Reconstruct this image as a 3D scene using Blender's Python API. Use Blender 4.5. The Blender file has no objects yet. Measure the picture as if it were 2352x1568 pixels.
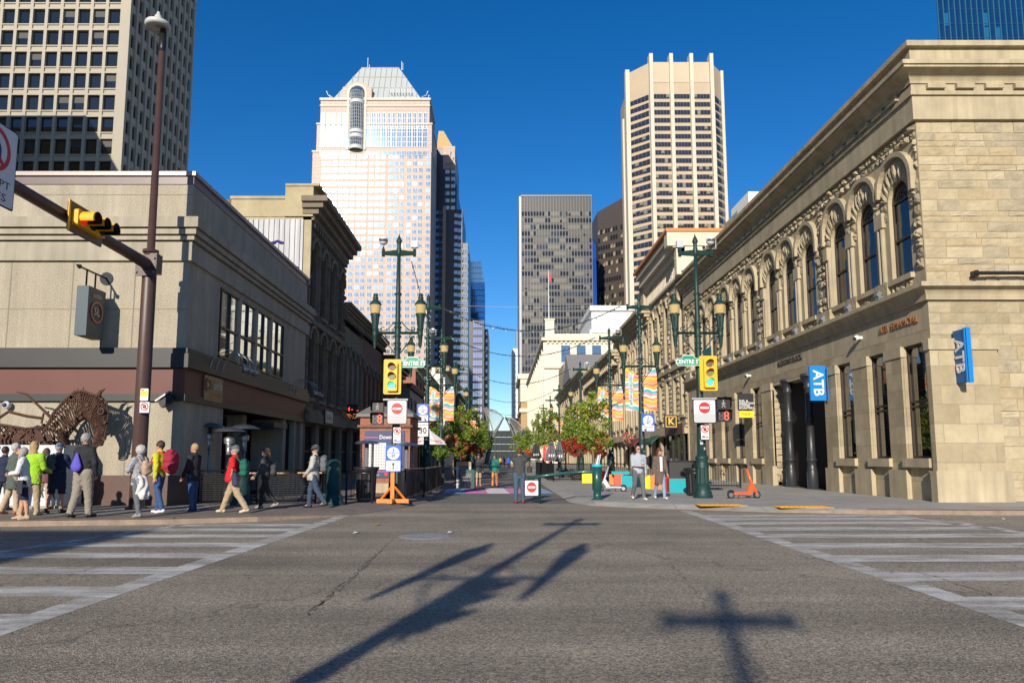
import bpy, math, random
import numpy as np
from mathutils import Vector, Matrix
S = bpy.context.scene
COL = S.collection
R_ = math.radians
rnd = random.Random(7)
# ---------------------------------------------------------------- camera
W_, H_ = 2352, 1568
FPX, CX, CY = 1650.0, 1150.0, 864.0
PITCH = math.atan(188 / FPX)
EYE = 1.5
cd = bpy.data.cameras.new("camera"); cam = bpy.data.objects.new("camera", cd); COL.objects.link(cam)
cam.location = (0, 0, EYE); cam.rotation_euler = (math.pi / 2 + PITCH, 0, 0)
cd.sensor_width = 36; cd.lens = 36 * FPX / W_
cd.shift_x = (W_ / 2 - CX) / W_; cd.shift_y = (CY - H_ / 2) / W_
cd.clip_start = .1; cd.clip_end = 4000
S.camera = cam
# ---------------------------------------------------------------- world, sun, exposure
SUN_TAN, SUN_EL = .2515, R_(21)
SUN_AZ = math.atan(SUN_TAN)
world = bpy.data.worlds.new("World"); S.world = world; world.use_nodes = True
wn = world.node_tree.nodes; wl = world.node_tree.links; wn.clear()
sky = wn.new('ShaderNodeTexSky'); sky.sky_type = 'NISHITA'; sky.sun_disc = False
sky.sun_elevation = SUN_EL; sky.sun_rotation = math.pi + SUN_AZ
sky.altitude = 1000; sky.air_density = 1.0; sky.dust_density = .35; sky.ozone_density = 3.5
hs = wn.new('ShaderNodeHueSaturation'); hs.inputs['Saturation'].default_value = 1.32; hs.inputs['Hue'].default_value = .506; hs.inputs['Value'].default_value = 1.17
bg = wn.new('ShaderNodeBackground'); bg.inputs['Strength'].default_value = .1
wo = wn.new('ShaderNodeOutputWorld')
wl.new(sky.outputs[0], hs.inputs['Color']); wl.new(hs.outputs[0], bg.inputs[0]); wl.new(bg.outputs[0], wo.inputs[0])
sl = bpy.data.lights.new("sun", 'SUN'); sl.energy = 5.0; sl.angle = R_(.5); sl.color = (1, .91, .77)
so = bpy.data.objects.new("sun", sl); COL.objects.link(so)
ldir = Vector((math.sin(SUN_AZ) * math.cos(SUN_EL), math.cos(SUN_AZ) * math.cos(SUN_EL), -math.sin(SUN_EL)))
so.rotation_euler = ldir.to_track_quat('-Z', 'Y').to_euler(); so.location = (-20, -80, 40)
S.view_settings.view_transform = 'Standard'; S.view_settings.look = 'None'
S.view_settings.exposure = .2; S.view_settings.gamma = 1
S.cycles.max_bounces = 6; S.cycles.diffuse_bounces = 3; S.cycles.glossy_bounces = 3
S.cycles.transparent_max_bounces = 6; S.cycles.use_denoising = True
S.cycles.sample_clamp_indirect = 4
# ---------------------------------------------------------------- photo pixel -> place
_c, _s = math.cos(PITCH), math.sin(PITCH)
def ray(u, v):
    x = (u - CX) / FPX; y = (CY - v) / FPX
    return Vector((x, _c - y * _s, _s + y * _c))
def at(u, v, Y):
    d = ray(u, v); t = Y / d.y; return Vector((d.x * t, Y, EYE + d.z * t))
def atg(u, v, z=0.):
    d = ray(u, v); t = (z - EYE) / d.z; return Vector((d.x * t, d.y * t, z))
# ---------------------------------------------------------------- materials
def srgb(r, g, b, k=1.):
    f = lambda c: ((c / 255 / 12.92) if c <= 10 else ((c / 255 + .055) / 1.055) ** 2.4) * k
    return (f(r), f(g), f(b))
_M = {}
def nodes(m):
    return m.node_tree.nodes, m.node_tree.links
def M(name, col, rough=.7, metal=0., spec=.5, var=.0, vs=2., bump=0., bs=30., coat=0., emit=0., fine=0., fs=60., trans=0., streak=0.):
    if name in _M: return _M[name]
    m = bpy.data.materials.new(name); m.use_nodes = True
    n, l = nodes(m); p = n['Principled BSDF']
    p.inputs['Base Color'].default_value = (*col, 1); p.inputs['Roughness'].default_value = rough
    p.inputs['Metallic'].default_value = metal; p.inputs['Specular IOR Level'].default_value = spec
    if coat: p.inputs['Coat Weight'].default_value = coat; p.inputs['Coat Roughness'].default_value = .1
    if emit: p.inputs['Emission Color'].default_value = (*col, 1); p.inputs['Emission Strength'].default_value = emit
    if trans: p.inputs['Transmission Weight'].default_value = trans
    cur = None
    tc = n.new('ShaderNodeTexCoord')
    def noisemul(cur, scale, amt, detail=5, stretch=None):
        t = n.new('ShaderNodeTexNoise'); t.inputs['Scale'].default_value = scale; t.inputs['Detail'].default_value = detail
        t.inputs['Roughness'].default_value = .65
        if stretch:
            mp = n.new('ShaderNodeMapping'); mp.inputs['Scale'].default_value = stretch
            l.new(tc.outputs['Object'], mp.inputs[0]); l.new(mp.outputs[0], t.inputs['Vector'])
        else: l.new(tc.outputs['Object'], t.inputs['Vector'])
        r = n.new('ShaderNodeMapRange'); r.inputs[1].default_value = .25; r.inputs[2].default_value = .75
        r.inputs[3].default_value = 1 - amt; r.inputs[4].default_value = 1 + amt
        l.new(t.outputs[0], r.inputs[0])
        mx = n.new('ShaderNodeMix'); mx.data_type = 'RGBA'; mx.blend_type = 'MULTIPLY'; mx.inputs[0].default_value = 1
        if cur is None: mx.inputs[6].default_value = (*col, 1)
        else: l.new(cur, mx.inputs[6])
        l.new(r.outputs[0], mx.inputs[7])
        return mx.outputs[2]
    if var: cur = noisemul(cur, vs, var)
    if fine: cur = noisemul(cur, fs, fine, 2)
    if streak: cur = noisemul(cur, 1.6, streak, 4, (1.5, 1.5, .12))
    if cur is not None: l.new(cur, p.inputs['Base Color'])
    if bump:
        t = n.new('ShaderNodeTexNoise'); t.inputs['Scale'].default_value = bs; t.inputs['Detail'].default_value = 6
        l.new(tc.outputs['Object'], t.inputs['Vector'])
        b = n.new('ShaderNodeBump'); b.inputs['Strength'].default_value = 1; b.inputs['Distance'].default_value = bump
        l.new(t.outputs[0], b.inputs['Height']); l.new(b.outputs[0], p.inputs['Normal'])
    _M[name] = m
    return m
def BR(name, c1, c2, mortar, w, h, bump=.01, ms=.012, rough=.85, squash=1., offset=.5, rnoise=.0, sq=2):
    if name in _M: return _M[name]
    m = bpy.data.materials.new(name); m.use_nodes = True
    n, l = nodes(m); p = n['Principled BSDF']; p.inputs['Roughness'].default_value = rough
    tc = n.new('ShaderNodeTexCoord'); sx = n.new('ShaderNodeSeparateXYZ'); l.new(tc.outputs['Object'], sx.inputs[0])
    ad = n.new('ShaderNodeMath'); ad.operation = 'ADD'; l.new(sx.outputs[0], ad.inputs[0]); l.new(sx.outputs[1], ad.inputs[1])
    cb = n.new('ShaderNodeCombineXYZ'); l.new(ad.outputs[0], cb.inputs[0]); l.new(sx.outputs[2], cb.inputs[1])
    b = n.new('ShaderNodeTexBrick'); l.new(cb.outputs[0], b.inputs['Vector'])
    b.inputs['Color1'].default_value = (*c1, 1); b.inputs['Color2'].default_value = (*c2, 1); b.inputs['Mortar'].default_value = (*mortar, 1)
    b.inputs['Scale'].default_value = 1; b.inputs['Brick Width'].default_value = w; b.inputs['Row Height'].default_value = h
    b.inputs['Mortar Size'].default_value = ms; b.inputs['Mortar Smooth'].default_value = .3
    b.offset = offset; b.squash = squash; b.squash_frequency = sq
    t = n.new('ShaderNodeTexNoise'); t.inputs['Scale'].default_value = 1.3; t.inputs['Detail'].default_value = 8; t.inputs['Roughness'].default_value = .7
    l.new(tc.outputs['Object'], t.inputs['Vector'])
    r = n.new('ShaderNodeMapRange'); r.inputs[1].default_value = .25; r.inputs[2].default_value = .75; r.inputs[3].default_value = .72; r.inputs[4].default_value = 1.25
    l.new(t.outputs[0], r.inputs[0])
    mx = n.new('ShaderNodeMix'); mx.data_type = 'RGBA'; mx.blend_type = 'MULTIPLY'; mx.inputs[0].default_value = 1
    l.new(b.outputs[0], mx.inputs[6]); l.new(r.outputs[0], mx.inputs[7]); l.new(mx.outputs[2], p.inputs['Base Color'])
    bp = n.new('ShaderNodeBump'); bp.inputs['Distance'].default_value = bump; bp.invert = True
    hgt = b.outputs['Fac']
    if rnoise:
        t2 = n.new('ShaderNodeTexNoise'); t2.inputs['Scale'].default_value = 7; t2.inputs['Detail'].default_value = 6
        l.new(tc.outputs['Object'], t2.inputs['Vector'])
        m2 = n.new('ShaderNodeMath'); m2.operation = 'MULTIPLY_ADD'; m2.inputs[1].default_value = -rnoise
        l.new(t2.outputs[0], m2.inputs[0]); l.new(b.outputs['Fac'], m2.inputs[2]); hgt = m2.outputs[0]
    l.new(hgt, bp.inputs['Height']); l.new(bp.outputs[0], p.inputs['Normal'])
    _M[name] = m
    return m
# ---------------------------------------------------------------- mesh builder
BASE = {}
class MB:
    def __init__(s): s.v = []; s.f = []; s.m = []; s.sm = []; s.mats = []
    def mi(s, m):
        if m not in s.mats: s.mats.append(m)
        return s.mats.index(m)
    def add(s, vs, fs, m, smooth=False):
        b = len(s.v); s.v += [tuple(x) for x in vs]; k = s.mi(m)
        for f in fs: s.f.append([b + i for i in f]); s.m.append(k); s.sm.append(smooth)
        return s
    def quad(s, a, b, c, d, m): return s.add([a, b, c, d], [(0, 1, 2, 3)], m)
    def box(s, x0, x1, y0, y1, z0, z1, m):
        v = [(x, y, z) for x in (x0, x1) for y in (y0, y1) for z in (z0, z1)]
        return s.add(v, [(0, 1, 3, 2), (4, 6, 7, 5), (0, 4, 5, 1), (2, 3, 7, 6), (0, 2, 6, 4), (1, 5, 7, 3)], m)
    def rbox(s, c, sz, rot, m):
        v = [Vector(c) + rot @ Vector((x * sz[0] / 2, y * sz[1] / 2, z * sz[2] / 2)) for x in (-1, 1) for y in (-1, 1) for z in (-1, 1)]
        return s.add(v, [(0, 1, 3, 2), (4, 6, 7, 5), (0, 4, 5, 1), (2, 3, 7, 6), (0, 2, 6, 4), (1, 5, 7, 3)], m)
    def tube(s, pts, r, m, n=8, caps=True, closed=False):
        pts = [Vector(p) for p in pts]; k = len(pts)
        rs = r if isinstance(r, (list, tuple)) else [r] * k
        vs = []; up = None
        for i, p in enumerate(pts):
            if closed: t = pts[(i + 1) % k] - pts[i - 1]
            else: t = pts[min(i + 1, k - 1)] - pts[max(i - 1, 0)]
            t.normalize()
            if up is None: up = Vector((0, 0, 1)) if abs(t.z) < .9 else Vector((1, 0, 0))
            a = t.cross(up)
            if a.length < 1e-4: a = t.cross(Vector((0, 1, 0)))
            a.normalize(); b = a.cross(t); up = b
            vs += [p + rs[i] * (math.cos(2 * math.pi * j / n) * a + math.sin(2 * math.pi * j / n) * b) for j in range(n)]
        fs = []
        for i in range(k if closed else k - 1):
            i2 = (i + 1) % k
            fs += [(i * n + j, i * n + (j + 1) % n, i2 * n + (j + 1) % n, i2 * n + j) for j in range(n)]
        if caps and not closed: fs += [tuple(range(n)), tuple(range((k - 1) * n, k * n))]
        return s.add(vs, fs, m, n > 5)
    def lathe(s, prof, m, c=(0, 0, 0), n=16, flute=0):
        vs = []; k = len(prof)
        for r, z in prof:
            for j in range(n):
                a = 2 * math.pi * j / n; q = r * (1 - flute * (j % 2))
                vs.append((c[0] + q * math.cos(a), c[1] + q * math.sin(a), c[2] + z))
        fs = [(i * n + j, i * n + (j + 1) % n, (i + 1) * n + (j + 1) % n, (i + 1) * n + j) for i in range(k - 1) for j in range(n)]
        fs += [tuple(range(n)), tuple(range((k - 1) * n, k * n))]
        return s.add(vs, fs, m, flute == 0)
    def ball(s, c, r, m, nu=10, nv=6):
        if not isinstance(r, (tuple, list)): r = (r, r, r)
        vs = []
        for i in range(nv + 1):
            t = math.pi * i / nv
            for j in range(nu):
                a = 2 * math.pi * j / nu
                vs.append((c[0] + r[0] * math.sin(t) * math.cos(a), c[1] + r[1] * math.sin(t) * math.sin(a), c[2] + r[2] * math.cos(t)))
        fs = [(i * nu + j, i * nu + (j + 1) % nu, (i + 1) * nu + (j + 1) % nu, (i + 1) * nu + j) for i in range(nv) for j in range(nu)]
        return s.add(vs, fs, m, True)
    def prism(s, poly, fn, d0, d1, m):
        """poly of (a,b) extruded from depth d0 to d1 through fn(a,b,d)"""
        n = len(poly); vs = [fn(a, b, d0) for a, b in poly] + [fn(a, b, d1) for a, b in poly]
        fs = [tuple(range(n)), tuple(range(n, 2 * n))] + [(i, (i + 1) % n, n + (i + 1) % n, n + i) for i in range(n)]
        return s.add(vs, fs, m)
    def disc(s, fn, ca, cb, ra, rb, d0, d1, m, n=20):
        return s.prism([(ca + ra * math.cos(2 * math.pi * i / n), cb + rb * math.sin(2 * math.pi * i / n)) for i in range(n)], fn, d0, d1, m)
    def raw(s, V, Fq, m, smooth=True):
        b = len(s.v); s.v += [tuple(x) for x in V]; k = s.mi(m)
        for f in Fq: s.f.append([b + int(i) for i in f]); s.m.append(k); s.sm.append(smooth)
        return s
    def mesh(s, name, off=(0, 0, 0)):
        me = bpy.data.meshes.new(name)
        o = Vector(off)
        me.from_pydata([(x - o.x, y - o.y, z - o.z) for x, y, z in s.v], [], s.f)
        for m in s.mats: me.materials.append(m)
        me.polygons.foreach_set('material_index', s.m); me.polygons.foreach_set('use_smooth', s.sm)
        me.update(); return me
    def build(s, name, parent=None, kind=None, label=None):
        off = BASE[parent.name] if parent else (0, 0, 0)
        o = bpy.data.objects.new(name, s.mesh(name, off)); COL.objects.link(o)
        if parent: o.parent = parent; BASE[o.name] = off
        else: BASE[o.name] = Vector((0, 0, 0))
        if kind: o['kind'] = kind
        if label: o['label'] = label
        return o
def tag(o, label, cat, group=None):
    o['label'] = label; o['category'] = cat
    if group: o['group'] = group
    return o
def thing(name, label, cat, loc=(0, 0, 0), group=None):
    o = bpy.data.objects.new(name, None); COL.objects.link(o); o.location = loc; o.empty_display_size = .2
    BASE[o.name] = Vector(loc)
    return tag(o, label, cat, group)
def solo(mb, name, label, cat, loc, group=None):
    """a one-mesh thing whose origin sits at loc"""
    o = bpy.data.objects.new(name, mb.mesh(name, loc)); COL.objects.link(o); o.location = loc; BASE[o.name] = Vector(loc)
    return tag(o, label, cat, group)
def struct(mb, name):
    o = mb.build(name); o['kind'] = 'structure'; return o
def dup(root, loc, rz=0., label=None, group=None, sc=None, skip=()):
    def rec(o, par):
        c = o.copy(); COL.objects.link(c)
        if par: c.parent = par
        BASE[c.name] = BASE.get(o.name, Vector())
        for ch in o.children:
            if ch.name.split('.')[0] not in skip: rec(ch, c)
        return c
    r = rec(root, None); r.location = loc; r.rotation_euler = (0, 0, rz)
    if sc: r.scale = (sc, sc, sc)
    if label: r['label'] = label
    if group: r['group'] = group
    BASE[r.name] = Vector(loc)
    return r
# frames: f(s, z, d) with d pointing out of the wall
def FL(X): return lambda s, z, d: (X + d, s, z)          # wall facing +X (left side of the mall)
def FR(X): return lambda s, z, d: (X - d, s, z)          # wall facing -X (right side)
def FF(Y): return lambda s, z, d: (s, Y - d, z)          # wall facing the camera
def fbox(mb, fn, s0, s1, z0, z1, d0, d1, m):
    v = [fn(s, z, d) for s in (s0, s1) for z in (z0, z1) for d in (d0, d1)]
    mb.add(v, [(0, 1, 3, 2), (4, 6, 7, 5), (0, 4, 5, 1), (2, 3, 7, 6), (0, 2, 6, 4), (1, 5, 7, 3)], m)
def facade(mb, fn, s0, s1, z0, z1, ops, m, dep=.3, d=0., rev=None):
    """one storey of wall from s0 to s1, with openings (a,b,za,zb,arch) cut through and their reveals"""
    rev = rev or m; cur = s0
    Q = lambda a, b, za, zb: mb.quad(fn(a, za, d), fn(b, za, d), fn(b, zb, d), fn(a, zb, d), m)
    for a, b, za, zb, arch in sorted(ops):
        if a > cur: Q(cur, a, z0, z1)
        if za > z0: Q(a, b, z0, za)
        r = (b - a) / 2; c = (a + b) / 2; zs = zb - r if arch else zb
        for q in (a, b): mb.quad(fn(q, za, d), fn(q, zs, d), fn(q, zs, d - dep), fn(q, za, d - dep), rev)
        mb.quad(fn(a, za, d), fn(b, za, d), fn(b, za, d - dep), fn(a, za, d - dep), rev)
        if arch:
            n = 12; P = [(c - r * math.cos(math.pi * i / n), zs + r * math.sin(math.pi * i / n)) for i in range(n + 1)]
            for i in range(n):
                (p, pz), (q, qz) = P[i], P[i + 1]
                mb.quad(fn(p, pz, d), fn(q, qz, d), fn(q, z1, d), fn(p, z1, d), m)
                mb.quad(fn(p, pz, d), fn(q, qz, d), fn(q, qz, d - dep), fn(p, pz, d - dep), rev)
        else:
            mb.quad(fn(a, zb, d), fn(b, zb, d), fn(b, zb, d - dep), fn(a, zb, d - dep), rev)
            if zb < z1: Q(a, b, zb, z1)
        cur = b
    if cur < s1: Q(cur, s1, z0, z1)
def arch_poly(a, b, za, zb, n=12):
    r = (b - a) / 2; c = (a + b) / 2; zs = zb - r
    return [(a, za), (b, za)] + [(c + r * math.cos(math.pi * i / n), zs + r * math.sin(math.pi * i / n)) for i in range(n + 1)]
def ring(mb, fn, c, z, r0, r1, d0, d1, m, a0=0., a1=180., n=14):
    A = [math.radians(a0 + (a1 - a0) * i / n) for i in range(n + 1)]
    for i in range(n):
        p = [(c + r * math.cos(t), z + r * math.sin(t)) for t in (A[i], A[i + 1]) for r in (r0, r1)]
        v = [fn(x, zz, d) for x, zz in p for d in (d0, d1)]
        mb.add(v, [(0, 1, 5, 4), (2, 3, 7, 6), (1, 3, 7, 5), (0, 2, 6, 4)] + ([(0, 1, 3, 2)] if i == 0 else []) + ([(4, 5, 7, 6)] if i == n - 1 else []), m)
VARIANTS = {}
def rocks(mb, fn, s0, s1, z0, z1, m, ok=None, hh=(.26, .4), ww=(.35, .85), out=(.04, .13), seed=1):
    """rock-faced masonry: real blocks, each with an uneven broken face"""
    q = random.Random(seed); z = z0
    while z < z1 - .03:
        h = min(q.uniform(*hh), z1 - z); 
        if z1 - z - h < .12: h = z1 - z
        s = s0
        while s < s1 - .03:
            w = min(q.uniform(*ww), s1 - s)
            if s1 - s - w < .15: w = s1 - s
            if ok is None or ok(s, s + w, z, z + h):
                g = .014; n = 4; vs = []; o = q.uniform(*out)
                for i in range(n + 1):
                    for j in range(n + 1):
                        e = i in (0, n) or j in (0, n)
                        vs.append(fn(s + g + (w - 2 * g) * (i + (0 if e else q.uniform(-.25, .25))) / n, z + g + (h - 2 * g) * (j + (0 if e else q.uniform(-.25, .25))) / n, (.02 if o > .03 else .012) if e else o * q.uniform(.45, 1.15)))
                fs = [(i * (n + 1) + j, (i + 1) * (n + 1) + j, (i + 1) * (n + 1) + j + 1, i * (n + 1) + j + 1) for i in range(n) for j in range(n)]
                mb.add(vs, fs, q.choice(VARIANTS.get(m.name, [m])))
            s += w
        z += h
def text(body, size, m, parent, o, R, U, depth=.012, name='lettering', align='CENTER', sx=1., shear=0., bold=0.):
    cu = bpy.data.curves.new('t', 'FONT'); cu.body = body; cu.size = size; cu.align_x = align; cu.align_y = 'CENTER'
    cu.extrude = depth / 2; cu.shear = shear; cu.resolution_u = 2; cu.offset = bold
    ob = bpy.data.objects.new('t', cu); COL.objects.link(ob)
    dg = bpy.context.evaluated_depsgraph_get(); me = bpy.data.meshes.new_from_object(ob.evaluated_get(dg))
    bpy.data.objects.remove(ob); bpy.data.curves.remove(cu)
    R = Vector(R); U = Vector(U); N = R.cross(U); o = Vector(o) - BASE[parent.name]
    n = len(me.vertices); co = np.empty(n * 3); me.vertices.foreach_get('co', co); co = co.reshape(-1, 3)
    out = np.array(o)[None] + co[:, :1] * sx * np.array(R) + co[:, 1:2] * np.array(U) + co[:, 2:] * np.array(N)
    me.vertices.foreach_set('co', out.ravel()); me.update(); me.materials.clear(); me.materials.append(m); me.name = name
    ob = bpy.data.objects.new(name, me); COL.objects.link(ob); ob.parent = parent; BASE[ob.name] = BASE[parent.name]
    return ob
def scribble(parent, o, R, U, length, h, m, seed=1, name='lettering', d=.004):
    """writing too small to read in the photograph: a row of letter-sized strokes"""
    q = random.Random(seed); o, R, U = Vector(o), Vector(R), Vector(U); N = R.cross(U); mb = MB(); x = -length / 2
    while x < length / 2:
        w = h * q.uniform(.35, .6)
        for k in range(q.choice((1, 2, 2))):
            a = x + q.uniform(0, w * .5); b = q.uniform(-.5, -.1) * h; hh = h * q.uniform(.5, .9); ww = h * .14
            if q.random() < .35: hh, ww = h * .16, w * .8
            mb.add([o + R * i + U * j + N * d for i, j in ((a, b), (a + ww, b), (a + ww, b + hh), (a, b + hh))], [(0, 1, 2, 3)], m)
        x += w + h * (.12 if q.random() < .8 else .5)
    return mb.build(name, parent)
def place_many(root, mesh_mb, name, locs, limit=100):
    """repeat one mesh as parts of root: the first `limit` as objects, the rest as one part"""
    me = mesh_mb.mesh(name); b = BASE[root.name]
    for p in locs[:limit]:
        o = bpy.data.objects.new(name, me); COL.objects.link(o); o.parent = root; o.location = Vector(p) - b; BASE[o.name] = b
    rest = locs[limit:]
    if rest:
        V = np.array(mesh_mb.v); nv = len(V); mb = MB(); mb.mats = list(mesh_mb.mats)
        L = np.array([tuple(p) for p in rest]); allv = (V[None] + L[:, None]).reshape(-1, 3)
        mb.v = allv.tolist()
        for k in range(len(rest)):
            mb.f += [[k * nv + i for i in f] for f in mesh_mb.f]; mb.m += mesh_mb.m; mb.sm += mesh_mb.sm
        mb.build(name, root, kind='stuff')
# ================================================================ materials
STONE = (.43, .33, .185)
stone_smooth = BR('sandstone_ashlar', (.44, .365, .235), (.32, .26, .16), (.27, .22, .15), 1.1, .62, .004, .008, .85, rnoise=.1)
stone_plain = M('sandstone_plain', (.4, .335, .22), .85, var=.16, vs=1.1, bump=.008, bs=25, streak=.25)
stone_rock = M('sandstone_rockface', (.395, .325, .205), .9, var=.25, vs=1.6, bump=.03, bs=9)
VARIANTS['sandstone_rockface'] = [stone_rock, stone_rock, M('sandstone_rockface_pale', (.43, .36, .235), .9, var=.2, vs=2, bump=.03, bs=9), M('sandstone_rockface_ochre', (.38, .3, .18), .9, var=.25, vs=2, bump=.03, bs=9), M('sandstone_rockface_grey', (.335, .28, .19), .9, var=.3, vs=2.4, bump=.03, bs=9)]
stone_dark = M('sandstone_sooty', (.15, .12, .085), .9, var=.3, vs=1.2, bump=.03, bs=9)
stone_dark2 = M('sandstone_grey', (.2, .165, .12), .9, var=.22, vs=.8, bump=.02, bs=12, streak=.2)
concrete = M('pebble_concrete', (.355, .312, .235), .9, var=.12, vs=.7, fine=.3, fs=24, bump=.012, bs=30, streak=.16)
concrete_s = M('smooth_concrete', (.34, .3, .23), .85, var=.12, vs=1.3, streak=.25)
granite_br = M('brown_granite', (.115, .07, .057), .35, var=.15, vs=2, fine=.35, fs=70)
granite_pu = M('purple_granite', (.13, .085, .08), .4, var=.2, vs=1, fine=.3, fs=60)
maroon = M('maroon_panel', (.115, .034, .024), .55, var=.1, vs=1.2)
trim_dk = M('charcoal_trim', (.024, .027, .026), .5, var=.12, vs=1.4)
black_metal = M('black_metal', (.012, .012, .013), .4)
iron = M('cast_iron_black', (.016, .016, .018), .35, bump=.002, bs=40)
glass_dk = M('dark_glass', (.01, .012, .013), .04, spec=.9)
mirror_glass = M('mirror_window_glass', (.5, .5, .48), .03, metal=.85)
shop_glass = M('shop_window_glass', (.012, .014, .015), .02, spec=1.); shop_glass.node_tree.nodes['Principled BSDF'].inputs['IOR'].default_value = 1.9
glass_day = M('daylight_glass', (.02, .023, .025), .03, spec=.8, metal=.05)
frame_br = M('brown_frame', (.045, .032, .026), .5)
frame_bk = M('black_frame', (.012, .012, .012), .45)
steel = M('grey_steel', (.32, .33, .34), .4, metal=.8)
chrome = M('polished_steel', (.6, .6, .62), .18, metal=1)
white = M('white_paint', (.72, .72, .7), .5, var=.05)
brick_r = BR('red_brick', (.22, .085, .05), (.16, .06, .036), (.26, .2, .16), .24, .075, .006, .009, rnoise=.1)
brick_k = BR('orange_brick', (.36, .11, .05), (.29, .085, .04), (.34, .26, .2), .22, .07, .005, .008)
brick_d = BR('sooty_brick', (.09, .045, .03), (.065, .032, .022), (.11, .09, .07), .24, .075, .006, .009)
green = M('lamp_green', (.012, .04, .035), .48, spec=.4, var=.25, vs=5, streak=.25)
green_l = M('barrier_green', (.012, .07, .062), .35, coat=.2)
lampglass = M('amber_lamp_glass', (.5, .36, .14), .2, spec=.6, var=.1, vs=9)
sig_y = M('signal_yellow', (.82, .42, .004), .5)
lens_off_r = M('unlit_red_lens', (.16, .1, .09), .25)
lens_off_y = M('unlit_amber_lens', (.2, .19, .1), .25)
lens_g = M('lit_green_lens', (.06, .85, .62), .3, emit=1.1)
lens_r = M('lit_red_lens', (.9, .03, .02), .3, emit=1.)
led_r = M('red_led', (1, .1, .06), .4, emit=1.4)
led_off = M('dim_led', (.12, .12, .12), .5)
s_white = M('sign_white', (.66, .66, .66), .45)
s_grey = M('sign_grey', (.45, .46, .46), .5)
s_red = M('sign_red', (.6, .012, .015), .45)
s_blue = M('sign_blue', (.008, .09, .5), .45)
s_black = M('sign_black', (.012, .012, .014), .5)
s_green = M('sign_green', (.0, .25, .13), .45)
s_navy = M('sign_navy', (.012, .03, .12), .45)
atb_blue = M('bank_blue', (.0, .2, .58), .4)
rust = M('rusty_steel', (.075, .034, .021), .85, var=.45, vs=9, bump=.01, bs=40)
mast_br = M('brown_mast', (.07, .038, .031), .45, var=.15, vs=3)
def LF(name, c):
    m = M(name, c, .55, var=.4, vs=1.8); n, l = nodes(m); p = n['Principled BSDF']; tr_ = n.new('ShaderNodeBsdfTranslucent'); tr_.inputs[0].default_value = (c[0] * 1.3, c[1] * 1.2, c[2], 1)
    mx = n.new('ShaderNodeMixShader'); mx.inputs[0].default_value = .35; l.new(p.outputs[0], mx.inputs[1]); l.new(tr_.outputs[0], mx.inputs[2]); l.new(mx.outputs[0], n['Material Output'].inputs[0]); return m
leaf_a = LF('leaf_green', (.21, .32, .03))
leaf_b = LF('leaf_dark', (.11, .2, .03))
leaf_y = LF('leaf_yellowish', (.34, .36, .035))
bark = M('bark', (.2, .13, .07), .9, var=.2, vs=8)
fl_red = M('petal_red', (.55, .012, .012), .6, var=.3, vs=6)
fl_dk = M('leaf_burgundy', (.24, .03, .012), .6, var=.5, vs=4)
fl_w = M('petal_white', (.7, .66, .6), .6)
fl_y = M('petal_yellow', (.75, .5, .02), .6)
wood = M('varnished_wood', (.38, .2, .08), .5, var=.2, vs=6)
orange = M('orange_paint', (.72, .21, .02), .5, var=.12, vs=4)
scoot_or = M('scooter_orange', (.85, .1, .01), .35, coat=.3)
rubber = M('black_rubber', (.015, .015, .015), .7)
dark_in = M('dark_interior', (.012, .011, .01), .8)
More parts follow.
